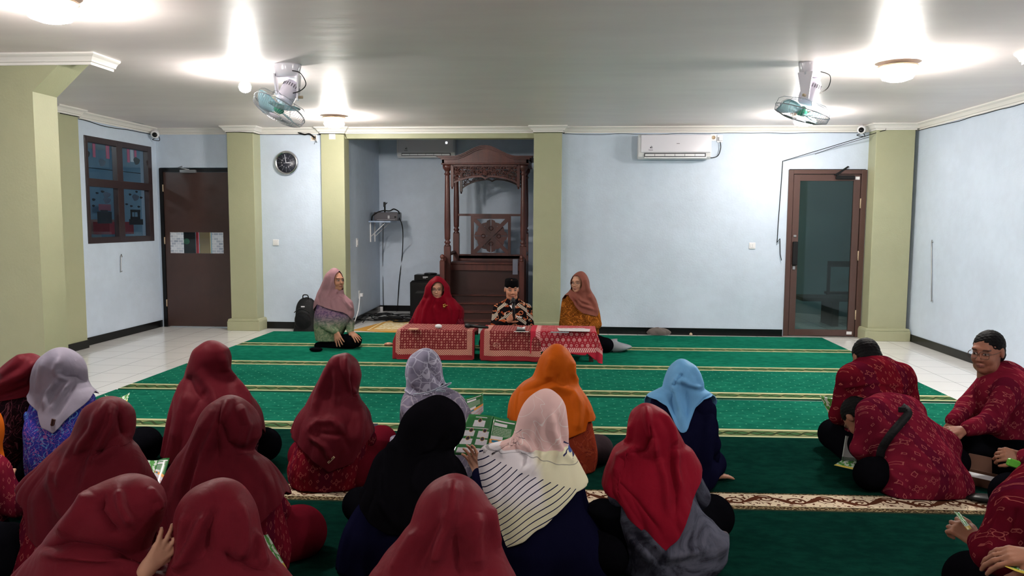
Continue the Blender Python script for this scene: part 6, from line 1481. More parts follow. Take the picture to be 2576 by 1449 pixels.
# crimson headscarf
lf = Loft((1625, 1016), [(1025, 1604, 1655), (1040, 1588, 1678), (1062, 1581, 1694), (1085, 1578, 1706), (1104, 1575, 1716), (1116, 1565, 1722), (1130, 1546, 1740), (1150, 1536, 1752), (1172, 1527, 1762), (1195, 1520, 1765), (1220, 1516, 1763), (1250, 1530, 1768), (1285, 1545, 1782), (1320, 1549, 1806), (1360, 1548, 1828), (1395, 1550, 1828), (1430, 1560, 1800), (1455, 1580, 1770)], .73)
p12 = person('person in crimson headscarf with pointed hem and charcoal batik dress', lf, H_red, hem=[(1515, 1228), (1545, 1254), (1568, 1275), (1582, 1302), (1650, 1365), (1675, 1387), (1700, 1362), (1728, 1300), (1748, 1245), (1764, 1182)], tunic=B_smudge, seed=12, legs=crossed_legs(lf.ax, lf.Y0, kl=K(1518, 1312, .1), kr=K(1790, 1300, .12)), legmat=T_blk, legr=(.1, .1, .07, .05),
       folds=[([(1625, 1022), (1632, 1070), (1645, 1110), (1650, 1150)], .014, 8), ([(1632, 1060), (1640, 1100), (1620, 1135), (1580, 1140)], -.018, 6, 'v'), ([(1665, 1040), (1690, 1080), (1698, 1120)], .009, 7), ([(1690, 1120), (1686, 1170), (1700, 1230), (1700, 1290)], -.012, 5, 'v'), ([(1700, 1130), (1700, 1180), (1710, 1240)], .010, 7), ([(1655, 1150), (1672, 1200), (1680, 1290)], .009, 9), ([(1600, 1130), (1560, 1150), (1545, 1200)], .011, 10), ([(1550, 1205), (1600, 1255), (1665, 1340)], -.004, 3, 'v'), ([(1590, 1060), (1585, 1100), (1575, 1115)], .007, 6)], nt=180, nv=150,
       arms=[(QY(1585, 1180, lf.Y0+.06), QY(1560, 1245, lf.Y0+.09), QY(1610, 1240, lf.Y0+.35)), (QY(1715, 1180, lf.Y0+.06), QY(1758, 1250, lf.Y0+.10), QY(1700, 1240, lf.Y0+.35))], tunic_folds=[([(1600, 1320), (1680, 1400), (1780, 1380)], .014, 12), ([(1780, 1290), (1815, 1340), (1810, 1400)], .014, 10), ([(1570, 1290), (1590, 1350), (1650, 1420)], .012, 12)])
scarf_tag(1652, 1378, lf, math.radians(-30), .025, .018, mat('dark_tag', rgb(40, 24, 50), .6), p12, dy=.185)
# front row at the camera
lf = Loft((320, 1197), [(1205, 285, 355), (1222, 245, 385), (1245, 215, 403), (1272, 190, 408), (1300, 168, 402), (1325, 145, 392), (1350, 122, 378), (1375, 100, 368), (1400, 84, 385), (1430, 62, 420), (1470, 35, 445), (1530, 40, 430), (1620, 60, 420), (1750, 70, 410)], .775, dh=.12)
p13 = person('person in creased maroon headscarf at the bottom left corner raising a hand', lf, H_mar[0], hem=[(50, 1640), (200, 1700), (420, 1640)], tunic=I_dk, seed=13, res=.005, legs=crossed_legs(lf.ax, lf.Y0, s_=.7), legmat=T_blk, skin=SKL, hijab_label='bright maroon headscarf with a deep crease across the back',
       folds=[([(110, 1372), (170, 1368), (250, 1382), (340, 1405), (400, 1430)], -.028, 9, 'v'), ([(110, 1392), (200, 1392), (300, 1412), (380, 1440)], .012, 14), ([(262, 1245), (255, 1285), (280, 1320), (300, 1340)], -.016, 6, 'v'), ([(300, 1235), (305, 1270), (330, 1320)], .012, 10), ([(230, 1240), (200, 1290), (150, 1350)], .012, 16), ([(370, 1230), (395, 1260), (400, 1285)], .008, 10)], nt=200, nv=170,
       arms=[lap_arms(lf)[0], (QY(380, 1480, lf.Y0+.05), QY(352, 1500, lf.Y0+.12), QY(372, 1428, lf.Y0+.03))], hands=[None, dict(d=(.62, .15, .75), n=(.45, -.85, -.25), side=1, curl=.62, spread=.14, s=.84, thumb=.7, fc=(.12, .3, .42, .5))], sleeve=False)
lf = Loft((548, 1208), [(1216, 518, 580), (1232, 485, 604), (1255, 463, 620), (1280, 451, 633), (1308, 446, 642), (1335, 443, 648), (1362, 441, 658), (1388, 438, 668), (1415, 432, 690), (1445, 424, 720), (1490, 425, 745), (1560, 430, 750), (1640, 435, 755), (1760, 440, 755)], .765, dh=.12)
person('person in maroon headscarf at the bottom edge, just right of the raised hand', lf, H_mar[0], hem=[(430, 1640), (560, 1700), (750, 1640)], tunic=I_dk, seed=14, legs=crossed_legs(lf.ax, lf.Y0, s_=.7), legmat=T_blk,
       folds=[([(530, 1285), (505, 1330), (475, 1400), (450, 1440)], .016, 14), ([(545, 1270), (520, 1330), (520, 1400)], -.014, 12), ([(590, 1260), (605, 1310), (610, 1370), (600, 1420)], .014, 16), ([(560, 1390), (600, 1410), (680, 1430)], -.018, 9, 'v'), ([(640, 1340), (655, 1390), (670, 1425)], .010, 10), ([(470, 1290), (460, 1350), (455, 1420)], .008, 10)], nt=200, nv=160)
lf = Loft((1140, 1197), [(1206, 1108, 1172), (1222, 1082, 1196), (1245, 1063, 1215), (1270, 1050, 1230), (1295, 1042, 1240), (1318, 1034, 1242), (1342, 1015, 1244), (1368, 996, 1252), (1395, 972, 1264), (1425, 952, 1278), (1460, 928, 1295), (1520, 905, 1310), (1600, 905, 1310), (1760, 905, 1310)], .775, dh=.12)
person('person in maroon headscarf at the bottom edge, directly behind the black headscarf', lf, H_mar[2], hem=[(905, 1660), (1100, 1720), (1310, 1660)], tunic=I_dk, seed=15, legs=crossed_legs(lf.ax, lf.Y0, s_=.7), legmat=T_blk,
       folds=[([(1140, 1205), (1135, 1280), (1110, 1350), (1090, 1440)], .018, 16), ([(1125, 1300), (1090, 1360), (1050, 1430)], -.012, 14), ([(1195, 1290), (1190, 1350), (1200, 1440)], .014, 18), ([(1060, 1330), (1020, 1390), (990, 1449)], .010, 14), ([(1150, 1340), (1160, 1400), (1150, 1449)], -.012, 12), ([(1230, 1270), (1238, 1320), (1250, 1380)], .007, 10)], nt=200, nv=160)
# ------------------------------------------------------------------ speakers at the front
def ZY(px, py, y): return on_y(px, py, y).z
def glasses(hc, Rf, s, root, r=.024, m_=M_dark, square=False):
    T = lambda *p: Vector(hc+Rf @ (np.array(p)*s)); m = MB()
    for x in (-.032, .032):
        m.tube([T(x+(r*1.1)*math.copysign(abs(math.cos(q))**(.6 if square else 1), math.cos(q)), .104, .002+r*.86*math.copysign(abs(math.sin(q))**(.6 if square else 1), math.sin(q))) for q in [i*2*PI/24 for i in range(24)]], .0016, 5, closed=True)
        m.tube([T(x*1.85, .102, .008), T(x*2.35, .06, .01), T(x*2.45, -.01, .012)], .0016, 5)
    m.tube([T(-.007, .106, .006), T(0, .109, .009), T(.007, .106, .006)], .0016, 5)
    return obj('glasses', m, m_, root)
MBK = [(0, 0), (.008, .045), (.03, .075), (.07, .10), (.14, .122), (.3, .15), (.5, .17), (.8, .19)]
# kneeling woman
y0 = 9.05; lf = Loft((841, 674), [(681, 829, 853), (692, 819, 860), (706, 813, 864), (722, 807, 862), (737, 800, 864), (748, 796, 874), (760, 792, 885), (775, 790, 888), (790, 789, 889), (805, 790, 884), (825, 791, 872), (845, 793, 862), (862, 796, 856), (876, 800, 850)], ZY(841, 674, y0), dh=-.02, y0=y0, bs=.95)
hf = np.array((.80, -.60)); yawf = math.atan2(-hf[0], hf[1]); hc = QY(846, 706, y0-.03)
a1 = (QY(808, 762, y0-.05), QY(808, 815, y0-.10), QY(846, 834, y0-.24)); a2 = (QY(868, 768, y0+.03), QY(880, 812, y0+.03), QY(881, 834, y0-.12))
f1 = person('person in dusty mauve headscarf and purple-green batik tunic kneeling left of the tables', lf, H_mauve, hem=[(789, 782), (799, 766), (815, 772), (838, 781), (862, 786), (874, 792), (889, 803)], tunic=B_f1, head=dict(c=hc, yaw=yawf, pitch=-.02, s=.98), arms=[a1, a2],
            hands=[dict(d=(.35, -.35, -.75), n=(-.2, -.8, .45), side=1, curl=.12, spread=.16, s=1.05), dict(d=(.8, -.45, -.55), n=(.3, -.5, .8), side=1, curl=.12, spread=.16, s=1.05)],
            face=(859, 705, 18.5, 24, .05), seed=31, ridge=.006, res=.005, wr=.003, skin=SK, sleeve_r=(.06, .055, .042), fhem=None, tz=.10, nv=120,
            folds=[([(846, 735), (852, 745), (862, 752)], -.012, 3, 'v'), ([(835, 700), (830, 730), (815, 760)], .008, 4), ([(848, 730), (835, 755), (840, 778)], .008, 4), ([(856, 745), (872, 765), (885, 780)], .014, 4), ([(862, 752), (874, 770), (876, 790)], -.010, 3, 'v'), ([(825, 690), (815, 720), (806, 745)], .006, 4)])
lo = [('c', QY(828, 866, y0), QY(884, 858, y0-.12), .10, .095, .05), ('c', QY(845, 862, y0+.1), QY(893, 856, y0+.02), .09, .085, .05), ('c', QY(884, 862, y0-.12), QY(800, 877, y0-.05), .06, .045, .03), ('c', QY(892, 862, y0), QY(820, 874, y0+.12), .06, .045, .03)]
lo = [(q[0], np.maximum(q[1], (-99, -99, .03)), np.maximum(q[2], (-99, -99, .03)))+q[3:] for q in lo]
piece('trousers', lo, .010, T_blk, f1, lo_z=.018, smooth_it=2)
m = MB(); q = on_z(795, 879, .04); m.ell(q, (.08, .04, .028), 16, 10); obj('shoe', m, T_blk, f1)
# woman in cherry red
y0 = 9.22; lf = Loft((1100, 694), [(700, 1089, 1112), (708, 1080, 1121), (720, 1074, 1128), (735, 1071, 1131), (748, 1068, 1135), (757, 1060, 1146), (767, 1053, 1157), (778, 1047, 1165), (792, 1041, 1166), (808, 1036, 1163), (830, 1032, 1163), (850, 1030, 1164), (868, 1030, 1164)], ZY(1100, 694, y0), dh=-.05, y0=y0, flip=-1)
hc = QY(1101, 728, y0-.06); Rf = frame(PI, .04)
A2 = [(QY(1135, 778, y0), QY(1155, 815, y0-.05), QY(1150, 845, y0-.25)), (QY(1065, 778, y0), QY(1042, 815, y0-.05), QY(1030, 842, y0-.22))]
f2 = person('person in cherry red headscarf with glasses and gold brooch behind the left low table', lf, H_frred, hem=[(1033, 830), (1060, 850), (1100, 856), (1140, 850), (1163, 830)], tunic=cloth('maroon_lace', rgb(104, 22, 36), fn=scroll_fn(rgb(88, 18, 30), rgb(134, 44, 56), rgb(60, 12, 22), 22, .14)), head=dict(c=hc, yaw=PI, pitch=.04, s=.98), arms=A2, face=(1101, 729, 16.5, 20), seed=32, ridge=.009, res=.005, wr=.003, skin=SKL, legs=crossed_legs(lf.ax, y0, sgn=-1), legmat=T_skirt, sleeve_r=(.07, .065, .05),
            folds=[([(1100, 750), (1095, 775), (1100, 820)], .012, 5), ([(1085, 745), (1070, 780), (1065, 820)], .012, 5), ([(1116, 745), (1130, 780), (1135, 820)], .012, 5), ([(1090, 770), (1105, 790)], .006, 4), ([(1075, 715), (1072, 740), (1060, 770)], .007, 4), ([(1125, 715), (1130, 740), (1148, 765)], .007, 4), ([(1110, 760), (1112, 800), (1110, 830)], -.007, 4)])
glasses(hc, Rf, .98, f2, .025, mat('tortoise', rgb(60, 46, 40), .3), True)
b_ = QY(1118, 769, y0-.165); m = MB()
for k in range(5): a = k*1.256; m.ell((b_[0]+.014*math.cos(a), b_[1], b_[2]+.016*math.sin(a)), (.009, .006, .009), 8, 6)
m.tube([(b_[0], b_[1], b_[2]), (b_[0]-.012, b_[1], b_[2]-.035)], .004, 5); m.ell((b_[0]+.03, b_[1], b_[2]+.005), (.01, .005, .006), 8, 6); obj('brooch', m, mat('gold', rgb(214, 170, 90), .25, .9), f2)
# foot of a seated person beyond the left table
m = MB(); q = on_z(978, 866, .03); m.ell(q, (.055, .035, .024), 18, 10); m.ell(q+Vector((-.035, -.01, .0)), (.02, .028, .018), 12, 8)
obj('bare_foot', m, mat('foot_skin', SK+(1,), .5), f2)
# man with microphone
y0 = 9.22; lf = Loft((1289, 747), [(751, 1275, 1304), (757, 1266, 1313), (763, 1254, 1323), (772, 1246, 1331), (784, 1241, 1336), (800, 1239, 1338), (826, 1238, 1339), (850, 1238, 1340), (866, 1240, 1338)], ZY(1289, 745, y0), dh=.0, y0=y0, bk=MBK, flip=-1)
yw = math.atan2(-.22, -.97); hc = QY(1287, 729, y0-.05); Rf = frame(yw, .05)
A3 = [(QY(1253, 776, y0-.01), QY(1245, 822, y0-.1), QY(1277, 808, y0-.27)), (QY(1325, 776, y0), QY(1333, 824, y0-.08), QY(1318, 838, y0-.3))]
f3 = person('person in a black cap and black-orange batik shirt speaking into a microphone', lf, B_f3, hem=[(1239, 862), (1289, 866), (1338, 862)], head=dict(c=hc, yaw=yw, pitch=.05, s=1.02), arms=A3, hands=[dict(d=(.55, -.35, .55), n=(-.45, -.85, -.1), side=1, curl=1.05, s=1.0, thumb=.9), None], hijab_name='shirt', face='none', seed=33, res=.005, wr=.004, ridge=.003, skin=(lin(188), lin(130), lin(102)), legs=crossed_legs(lf.ax, y0, sgn=-1), legmat=T_blk, paint=dict(grey=(.30, .28, .27)), sleeve=False)
for k, (sh, el, wr_) in enumerate(A3): piece('sleeve', [('c', sh, el, .062, .056, .03), ('c', el, el+(wr_-el)*.9, .056, .045, .015)], .009, B_f3, f3)
T = lambda *p: Vector(hc+Rf @ (np.array(p)*1.02)); m = MB(); Rm = Matrix([list(r) for r in Rf])
vs = []; n = 32
for (z, a, b) in ((.036, .079, .1), (.04, .083, .104), (.115, .078, .098), (.122, .072, .092), (.122, .01, .01)):
    vs += [T(a*math.cos(2*PI*k/n), -.012+b*math.sin(2*PI*k/n), z+.012*math.sin(2*PI*k/n)*-.6) for k in range(n)]
m.add(vs, [(i*n+k, i*n+(k+1) % n, (i+1)*n+(k+1) % n, (i+1)*n+k) for i in range(4) for k in range(n)], True); obj('black_cap', m, mat('black_velvet', rgb(9, 8, 10), .9, spec=.05), f3)
m = MB()
for sx, pts in ((-1, ((1277, 750), (1284, 757), (1281, 768), (1270, 760))), (1, ((1302, 751), (1308, 760), (1297, 768), (1294, 758)))):
    m.prism([QY(px, py, y0-.10-.02*(py-750)/18) for px, py in pts], (0, -.006, 0))
obj('collar', m, B_f3, f3)
m = MB(); m.prism([QY(1281, 768, y0-.12), QY(1289, 778, y0-.135), QY(1290, 768, y0-.12)], (0, -.004, 0)); obj('undershirt', m, M_wp, f3)
m = MB(); mt = QY(1291, 752, y0-.29); mbm = QY(1293, 806, y0-.31)
mic(mbm, mt, 'black microphone held up to the mouth of the capped speaker', .024)
m = MB(); q = QY(1306, 797, y0-.36); m.box((q[0]-.035, q[1]-.02, q[2]-.003), (q[0]+.035, q[1]+.02, q[2]+.003), R=Matrix.Rotation(.15, 3, 'Y')); tag(obj('paper_slip', m, M_wp), 'small white slip held in the fingers of the capped speaker', 'paper')
# woman with brown headscarf
y0 = 9.22; lf = Loft((1462, 682), [(689, 1447, 1473), (697, 1440, 1478), (710, 1435, 1482), (724, 1436, 1483), (734, 1430, 1487), (744, 1420, 1494), (755, 1414, 1500), (770, 1411, 1504), (790, 1411, 1507), (812, 1410, 1507), (835, 1408, 1508), (860, 1407, 1508)], ZY(1462, 682, y0), dh=-.05, y0=y0, flip=-1)
yw = math.atan2(.5, -.86); hc = QY(1455, 711, y0-.06); Rf = frame(yw, .05)
A4 = [(QY(1427, 765, y0), QY(1420, 815, y0-.08), QY(1448, 826, y0-.26)), (QY(1490, 770, y0), QY(1500, 815, y0-.08), QY(1492, 822, y0-.28))]
f4 = person('person in brown headscarf with round glasses and mustard batik blouse', lf, H_brown, hem=[(1413, 742), (1430, 742), (1441, 758), (1452, 776), (1465, 788), (1485, 793), (1500, 796), (1507, 797)], tunic=B_must, head=dict(c=hc, yaw=yw, pitch=.05, s=.96), arms=A4, hands=[dict(d=(.6, -.55, -.3), n=(-.2, -.6, .75), side=1, curl=.5), dict(d=(-.2, -.6, -.6), n=(.1, -.85, .3), side=-1, curl=.6)], face=(1448.5, 714, 15.5, 20.5, .08), seed=34, ridge=.006, res=.005, wr=.003, skin=SKL, legs=crossed_legs(lf.ax, y0, sgn=-1), legmat=T_blk, sleeve_r=(.072, .065, .048),
            folds=[([(1445, 738), (1460, 755), (1485, 765)], .012, 4), ([(1443, 745), (1462, 768), (1495, 780)], .012, 4), ([(1470, 695), (1477, 725), (1490, 755)], .008, 4), ([(1450, 735), (1455, 748), (1450, 770)], -.010, 3, 'v'), ([(1478, 740), (1495, 765), (1502, 790)], .009, 4)], tunic_folds=[([(1455, 780), (1450, 810), (1455, 835)], -.016, 7)])
glasses(hc, Rf, .96, f4, .025, mat('thin_gold', rgb(120, 80, 60), .3, .5))

# ------------------------------------------------------------------ men on the right
def hair_prims(hc, Rf, s=1.0):
    T = lambda *p: hc+Rf @ (np.array(p)*s)
    return [('e', T(0, -.024, .036), tuple(np.array((.0812, .0985, .092))*s), Rf, .02), ('c', T(-.03, -.06, -.03), T(.03, -.06, -.03), .041*s, .041*s, .03),
            ('h', T(0, .058, .055), tuple(Rf @ np.array((0, .93, -.36)))), ('s', T(-.085, .01, -.035), tuple(np.array((.03, .04, .06))*s), Rf, .01), ('s', T(.085, .01, -.035), tuple(np.array((.03, .04, .06))*s), Rf, .01)]
def hair_mesh(hc, Rf, s, root, m_, lump=.001):
    V, Fc = isosurf(hair_prims(hc, Rf, s), .006); V = relax(V, Fc, 1); V = V+(V-hc)/np.linalg.norm(V-hc, axis=1)[:, None]*(lump*(np.sin(V[:, 0]*220+3*np.sin(V[:, 2]*90))+np.sin(V[:, 2]*250+V[:, 1]*180)))[:, None]
    mesh_obj('hair', V, Fc.tolist(), m_, root, True, fix=False)
M_hair = mat('black_hair', rgb(11, 9, 10), .6, spec=.1, bump=lambda: noise(coord(), 160, 3), bstr=.7, bdist=.005)
def shirt(prims, m_, root, amp=.0075, seed=0, h=.009, lo=.02, name='shirt', folds=(), it=2, vy=.15):
    V, Fc = isosurf(prims, h); V = relax(V, Fc, it); rs = np.random.RandomState(seed)
    # vertex normals
    fn = np.cross(V[Fc[:, 2]]-V[Fc[:, 0]], V[Fc[:, 3]]-V[Fc[:, 1]]); N_ = np.zeros_like(V)
    for k in range(4): 
        for c in range(3): N_[:, c] += np.bincount(Fc[:, k], weights=fn[:, c], minlength=len(V))
    N_ /= np.linalg.norm(N_, axis=1)[:, None]+1e-12; N_ *= np.sign((N_*(V-V.mean(0))).sum()) or 1
    d = np.zeros(len(V))
    for k in range(8):
        w_ = rs.normal(size=3)*(10, 10, 14); d += amp*rs.uniform(.2, .5)*np.sin(V @ w_+rs.rand()*6+1.5*np.sin(V @ (rs.normal(size=3)*9)))
    PX = proj(V)
    for pl, A_, w_ in folds:
        P0 = np.array(pl, float); best = np.full(len(V), 1e9)
        for i in range(len(P0)-1):
            a0 = P0[i]; e = P0[i+1]-a0; q = PX-a0; t = np.clip((q @ e)/(e @ e), 0, 1); best = np.minimum(best, np.hypot(*(q-t[:, None]*e).T))
        d += A_*np.exp(-(best/w_)**2)*np.clip(-N_[:, 1]*3, 0, 1)
    V = V+N_*d[:, None]; V[:, 2] = np.maximum(V[:, 2], lo); c = V.mean(0)
    UV = np.stack([V[:, 0]-c[0]+(V[:, 1]-c[1])*.7, (V[:, 2]+V[:, 1]*vy)*(1-vy*.25)], 1)
    o = mesh_obj(name, V, Fc.tolist(), m_, root, True, uv=UV, fix=False); return o, V
def man(label, hc, Rf, hs, arms, hands, torso, shirtp, m_, legp, seed, skin=SKD, hair=M_hair, folds=(), res=.0055, sleeve_r=(.075, .062, .05), paint=None, cuffs=True, face_fine=True, vy=.15):
    prims = head_prims(hc, Rf, hs, face_fine); prims += [('c', torso[0], torso[1], .11, .12, .06), ('c', hc+Rf @ np.array((0, -.03, -.15))*hs, torso[1], .055, .08, .06)]
    for (sh, el, wrp), hd in zip(arms, hands):
        prims += [('c', sh, el, .045, .04, .03), ('c', el, wrp, .038, .027, .015)]
        if hd: prims += hand_prims(wrp, hd['d'], hd['n'], hd['side'], hd.get('curl', .4), hd.get('spread', .1), hd.get('s', 1.03), hd.get('thumb', .6))
    for q in legp: prims.append(('c', q[1], q[2], q[3]*.7, q[4]*.7, .03))
    V, Fc = isosurf(prims, res); V = relax(V, Fc, 1, .3); V[:, 2] = np.maximum(V[:, 2], .018); col = head_paint(V, hc, Rf, hs, skin, **(paint or {})); fd = ((V-hc)**2).sum(1) > (.15*hs)**2; col[fd] = skin
    root = mesh_obj('person', V, Fc.tolist(), M_skin, None, True, vcol=col, fix=False); tag(root, label, 'person')
    if hair: hair_mesh(hc, Rf, hs, root, hair)
    sp = list(shirtp)
    for (sh, el, wrp) in arms: sp += [('c', sh, el, sleeve_r[0], sleeve_r[1], .04), ('c', el, el+(wrp-el)*.88, sleeve_r[1], sleeve_r[2], .02)]
    o, SV = shirt(sp, m_, root, seed=seed, folds=folds, vy=vy)
    if legp: piece('trousers', list(legp), .012, T_blk, root, lo_z=.02, smooth_it=2)
    if hair:
        nk = hc+Rf @ np.array((0, -.032, -.145))*hs; ax = Vector(torso[1]-nk).normalized(); cc_ = Vector(nk)*.45+Vector(torso[1])*.55; U = ax.orthogonal().normalized(); W = ax.cross(U); m = MB()
        ring = [cc_+(U*math.cos(q)+W*math.sin(q))*(.074+.004*math.sin(3*q)) for q in [i*2*PI/30 for i in range(30)]]; ring2 = [p-ax*.03+(p-cc_)*-.10 for p in ring]
        vs = ring+ring2; m.add(vs, [(i, (i+1) % 30, 30+(i+1) % 30, 30+i) for i in range(30)], True); obj('collar', m, m_, root, solid=.012)
    return root, SV
# man reading, from behind
y0 = 4.95; hc = QY(2179, 903, y0+.10); Rf = frame(.12, .75); ar = [(QY(2135, 955, y0), QY(2113, 1045, y0+.02), QY(2118, 1050, y0+.3)), (QY(2272, 960, y0), QY(2292, 1060, y0+.02), QY(2215, 1060, y0+.32))]
tor = (QY(2208, 1100, y0-.02), QY(2203, 960, y0+.02))
lg = [('c', K(2190, 1150, .12)+(0, .1, 0), K(2098, 1092, .12)+(0, 0, 0), .13, .1, .05), ('c', K(2240, 1150, .12)+(0, .1, 0), K(2330, 1100, .12), .13, .1, .05), ('c', K(2098, 1092, .12), K(2215, 1075, .08), .085, .07, .05), ('c', K(2330, 1100, .12), K(2210, 1080, .08), .085, .07, .05)]
man('person with black hair in maroon ikat shirt, upright back, reading with bowed head', hc, Rf, 1.0, ar, [dict(d=(0, 1, 0), n=(0, 0, 1), side=1), dict(d=(-.3, 1, 0), n=(0, 0, 1), side=-1)], tor,
    [('c', tor[0], tor[1], .195, .165, .05), ('c', QY(2150, 950, y0), QY(2262, 950, y0), .095, .095, .05), ('c', QY(2180, 918, y0+.03), QY(2222, 918, y0+.03), .055, .055, .04)], I_mar, lg, 41, folds=[([(2130, 975), (2200, 962), (2280, 972)], .010, 5), ([(2190, 990), (2290, 985)], .008, 4), ([(2180, 1010), (2295, 1005)], .008, 4), ([(2200, 1035), (2300, 1025)], .007, 4), ([(2130, 1060), (2200, 1045)], .007, 6)])
# man bent forward
y0 = 4.45; hc = QY(2160, 1052, y0+.33); Rf = frame(.5, 1.2); ar = [(QY(2192, 1050, y0+.18), QY(2172, 1130, y0+.20), QY(2178, 1150, y0+.42)), (QY(2290, 1045, y0+.30), QY(2330, 1120, y0+.36), QY(2230, 1130, y0+.5))]
tor = (QY(2322, 1190, y0), QY(2235, 1065, y0+.24))
lg = [('c', QY(2300, 1225, y0+.1), K(2190, 1192, .10), .13, .088, .05), ('c', QY(2350, 1215, y0+.15), K(2398, 1160, .12), .13, .095, .05), ('c', K(2188, 1195, .11), K(2320, 1160, .08), .085, .07, .05)]
bent, SV = man('person bent far forward in maroon ikat shirt with black shoulder strap', hc, Rf, 1.0, ar, [dict(d=(-.3, 1, -.3), n=(0, 0, 1), side=1), dict(d=(-.3, 1, -.3), n=(0, 0, 1), side=-1)], tor,
    [('c', tor[0], tor[1], .19, .175, .06), ('c', QY(2202, 1045, y0+.2), QY(2275, 1035, y0+.28), .10, .10, .06), ('c', QY(2275, 1225, y0-.04), QY(2390, 1215, y0), .115, .115, .07), ('c', QY(2260, 1238, y0-.06), QY(2400, 1228, y0-.02), .085, .085, .06), ('c', QY(2290, 1100, y0+.12), QY(2350, 1130, y0+.16), .14, .14, .08), ('c', QY(2215, 1015, y0+.28), QY(2235, 1015, y0+.28), .05, .05, .05)], I_pink, lg, 42, vy=.6, sleeve_r=(.082, .07, .06), folds=[([(2270, 1045), (2320, 1080), (2370, 1150)], .008, 14), ([(2210, 1100), (2300, 1110)], .008, 7), ([(2230, 1180), (2280, 1230)], .008, 8), ([(2300, 1180), (2360, 1190), (2420, 1195)], .008, 8)])
def surf(SV, px, py, lift=.012, r=7):
    P = proj(SV); d = np.hypot(P[:, 0]-px, P[:, 1]-py); k = np.nonzero(d < r)[0]
    if len(k) == 0: k = np.argsort(d)[:4]
    c = k[np.argmin(SV[k, 1])]; D = SV[c]; ry = np3(ray(px, py)); p = np.array((0, 0, CAMH))+ry*(D[1]/ry[1]); return Vector(p*(1-lift/np.linalg.norm(p-np.array((0, 0, CAMH))))+np.array((0, 0, CAMH))*(lift/np.linalg.norm(p-np.array((0, 0, CAMH)))))
def ribbon(SV, pts, w_, m_, name, root, lift=.012, th=.004):
    P = [surf(SV, *p, lift=lift) for p in pts]; P = bez(P, 4); m = MB(); vs = []
    for i, p in enumerate(P):
        t = (P[min(i+1, len(P)-1)]-P[max(i-1, 0)]).normalized(); v = (p-CAM).normalized(); s_ = t.cross(v).normalized()*w_/2; vs += [p-s_, p+s_]
    m.add(vs, [(2*i, 2*i+1, 2*i+3, 2*i+2) for i in range(len(P)-1)], True); o = obj(name, m, m_, root, solid=.003); return o
ribbon(SV, [(2268, 1022), (2285, 1038), (2268, 1062), (2240, 1095), (2218, 1130), (2214, 1150)], .045, M_bag, 'bag_strap', bent)
m = MB(); q = surf(SV, 2268, 1030); m.box(q-Vector((.02, .01, .016)), q+Vector((.02, .0, .016)), bev=.003); obj('buckle', m, M_black, bent)
# man with glasses at the right edge
y0 = 5.0; yw = math.atan2(.80, -.60); hc = QY(2484, 885, y0+.02); Rf = frame(yw, .12)
ar = [(QY(2500, 962, y0+.17), QY(2432, 1030, y0+.12), QY(2398, 1062, y0+.02)), (QY(2545, 975, y0-.14), QY(2492, 1062, y0-.22), QY(2428, 1082, y0-.26))]
tor = (QY(2540, 1120, y0+.05), QY(2528, 975, y0+.02))
lg = [('c', QY(2560, 1130, y0), K(2438, 1118, .13)+(0, 0, 0), .13, .115, .05), ('c', K(2438, 1118, .13), K(2520, 1140, .10), .1, .09, .05), ('c', QY(2560, 1140, y0), K(2560, 1160, .11), .13, .1, .05), ('c', K(2560, 1160, .11), K(2450, 1150, .08), .09, .07, .05)]
gm, SV3 = man('person with glasses and cropped hair in rose ikat shirt at the right edge', hc, Rf, 1.06, ar, [dict(d=(-.5, -.2, -.8), n=(-.5, -.75, .3), side=-1, curl=.35), dict(d=(-1, -.1, -.05), n=(-.1, -.4, .9), side=-1, curl=.3)], tor,
    [('c', tor[0], tor[1], .185, .165, .05), ('c', QY(2508, 962, y0+.14), QY(2556, 968, y0-.1), .09, .095, .05), ('c', QY(2515, 938, y0+.02), QY(2530, 938, y0+.02), .065, .065, .04)], I_pink, lg, 43, skin=(lin(150), lin(98), lin(78)), res=.0045, sleeve_r=(.08, .068, .052), folds=[([(2500, 1000), (2520, 1050), (2510, 1090)], .010, 7), ([(2540, 1010), (2545, 1080)], -.008, 7), ([(2470, 1050), (2440, 1068)], .007, 5)])
glasses(hc, Rf, 1.06, gm, .025, mat('brown_glasses', rgb(70, 44, 30), .3), True)
# hand with green wrapper at the right edge
y0 = 4.1; hc = QY(2690, 985, y0+.1); Rf = frame(.9, .3)
ar = [(QY(2650, 1080, y0), QY(2625, 1170, y0-.02), QY(2575, 1150, y0+.12)), (QY(2720, 1090, y0), QY(2740, 1180, y0-.02), QY(2660, 1190, y0+.15))]; tor = (QY(2700, 1270, y0), QY(2690, 1100, y0))
lg = [('c', QY(2680, 1270, y0), K(2550, 1245, .13), .13, .11, .05), ('c', K(2550, 1245, .13), K(2640, 1280, .08), .1, .08, .05)]
man('person at the right edge, only rose sleeve and hand with green wrapper showing', hc, Rf, 1.0, ar, [dict(d=(-1, .2, .1), n=(0, -.8, .6), side=-1, curl=.8), None], tor, [('c', tor[0], tor[1], .19, .165, .05), ('c', QY(2655, 1080, y0), QY(2725, 1080, y0), .09, .09, .05)], I_pink, lg, 44)
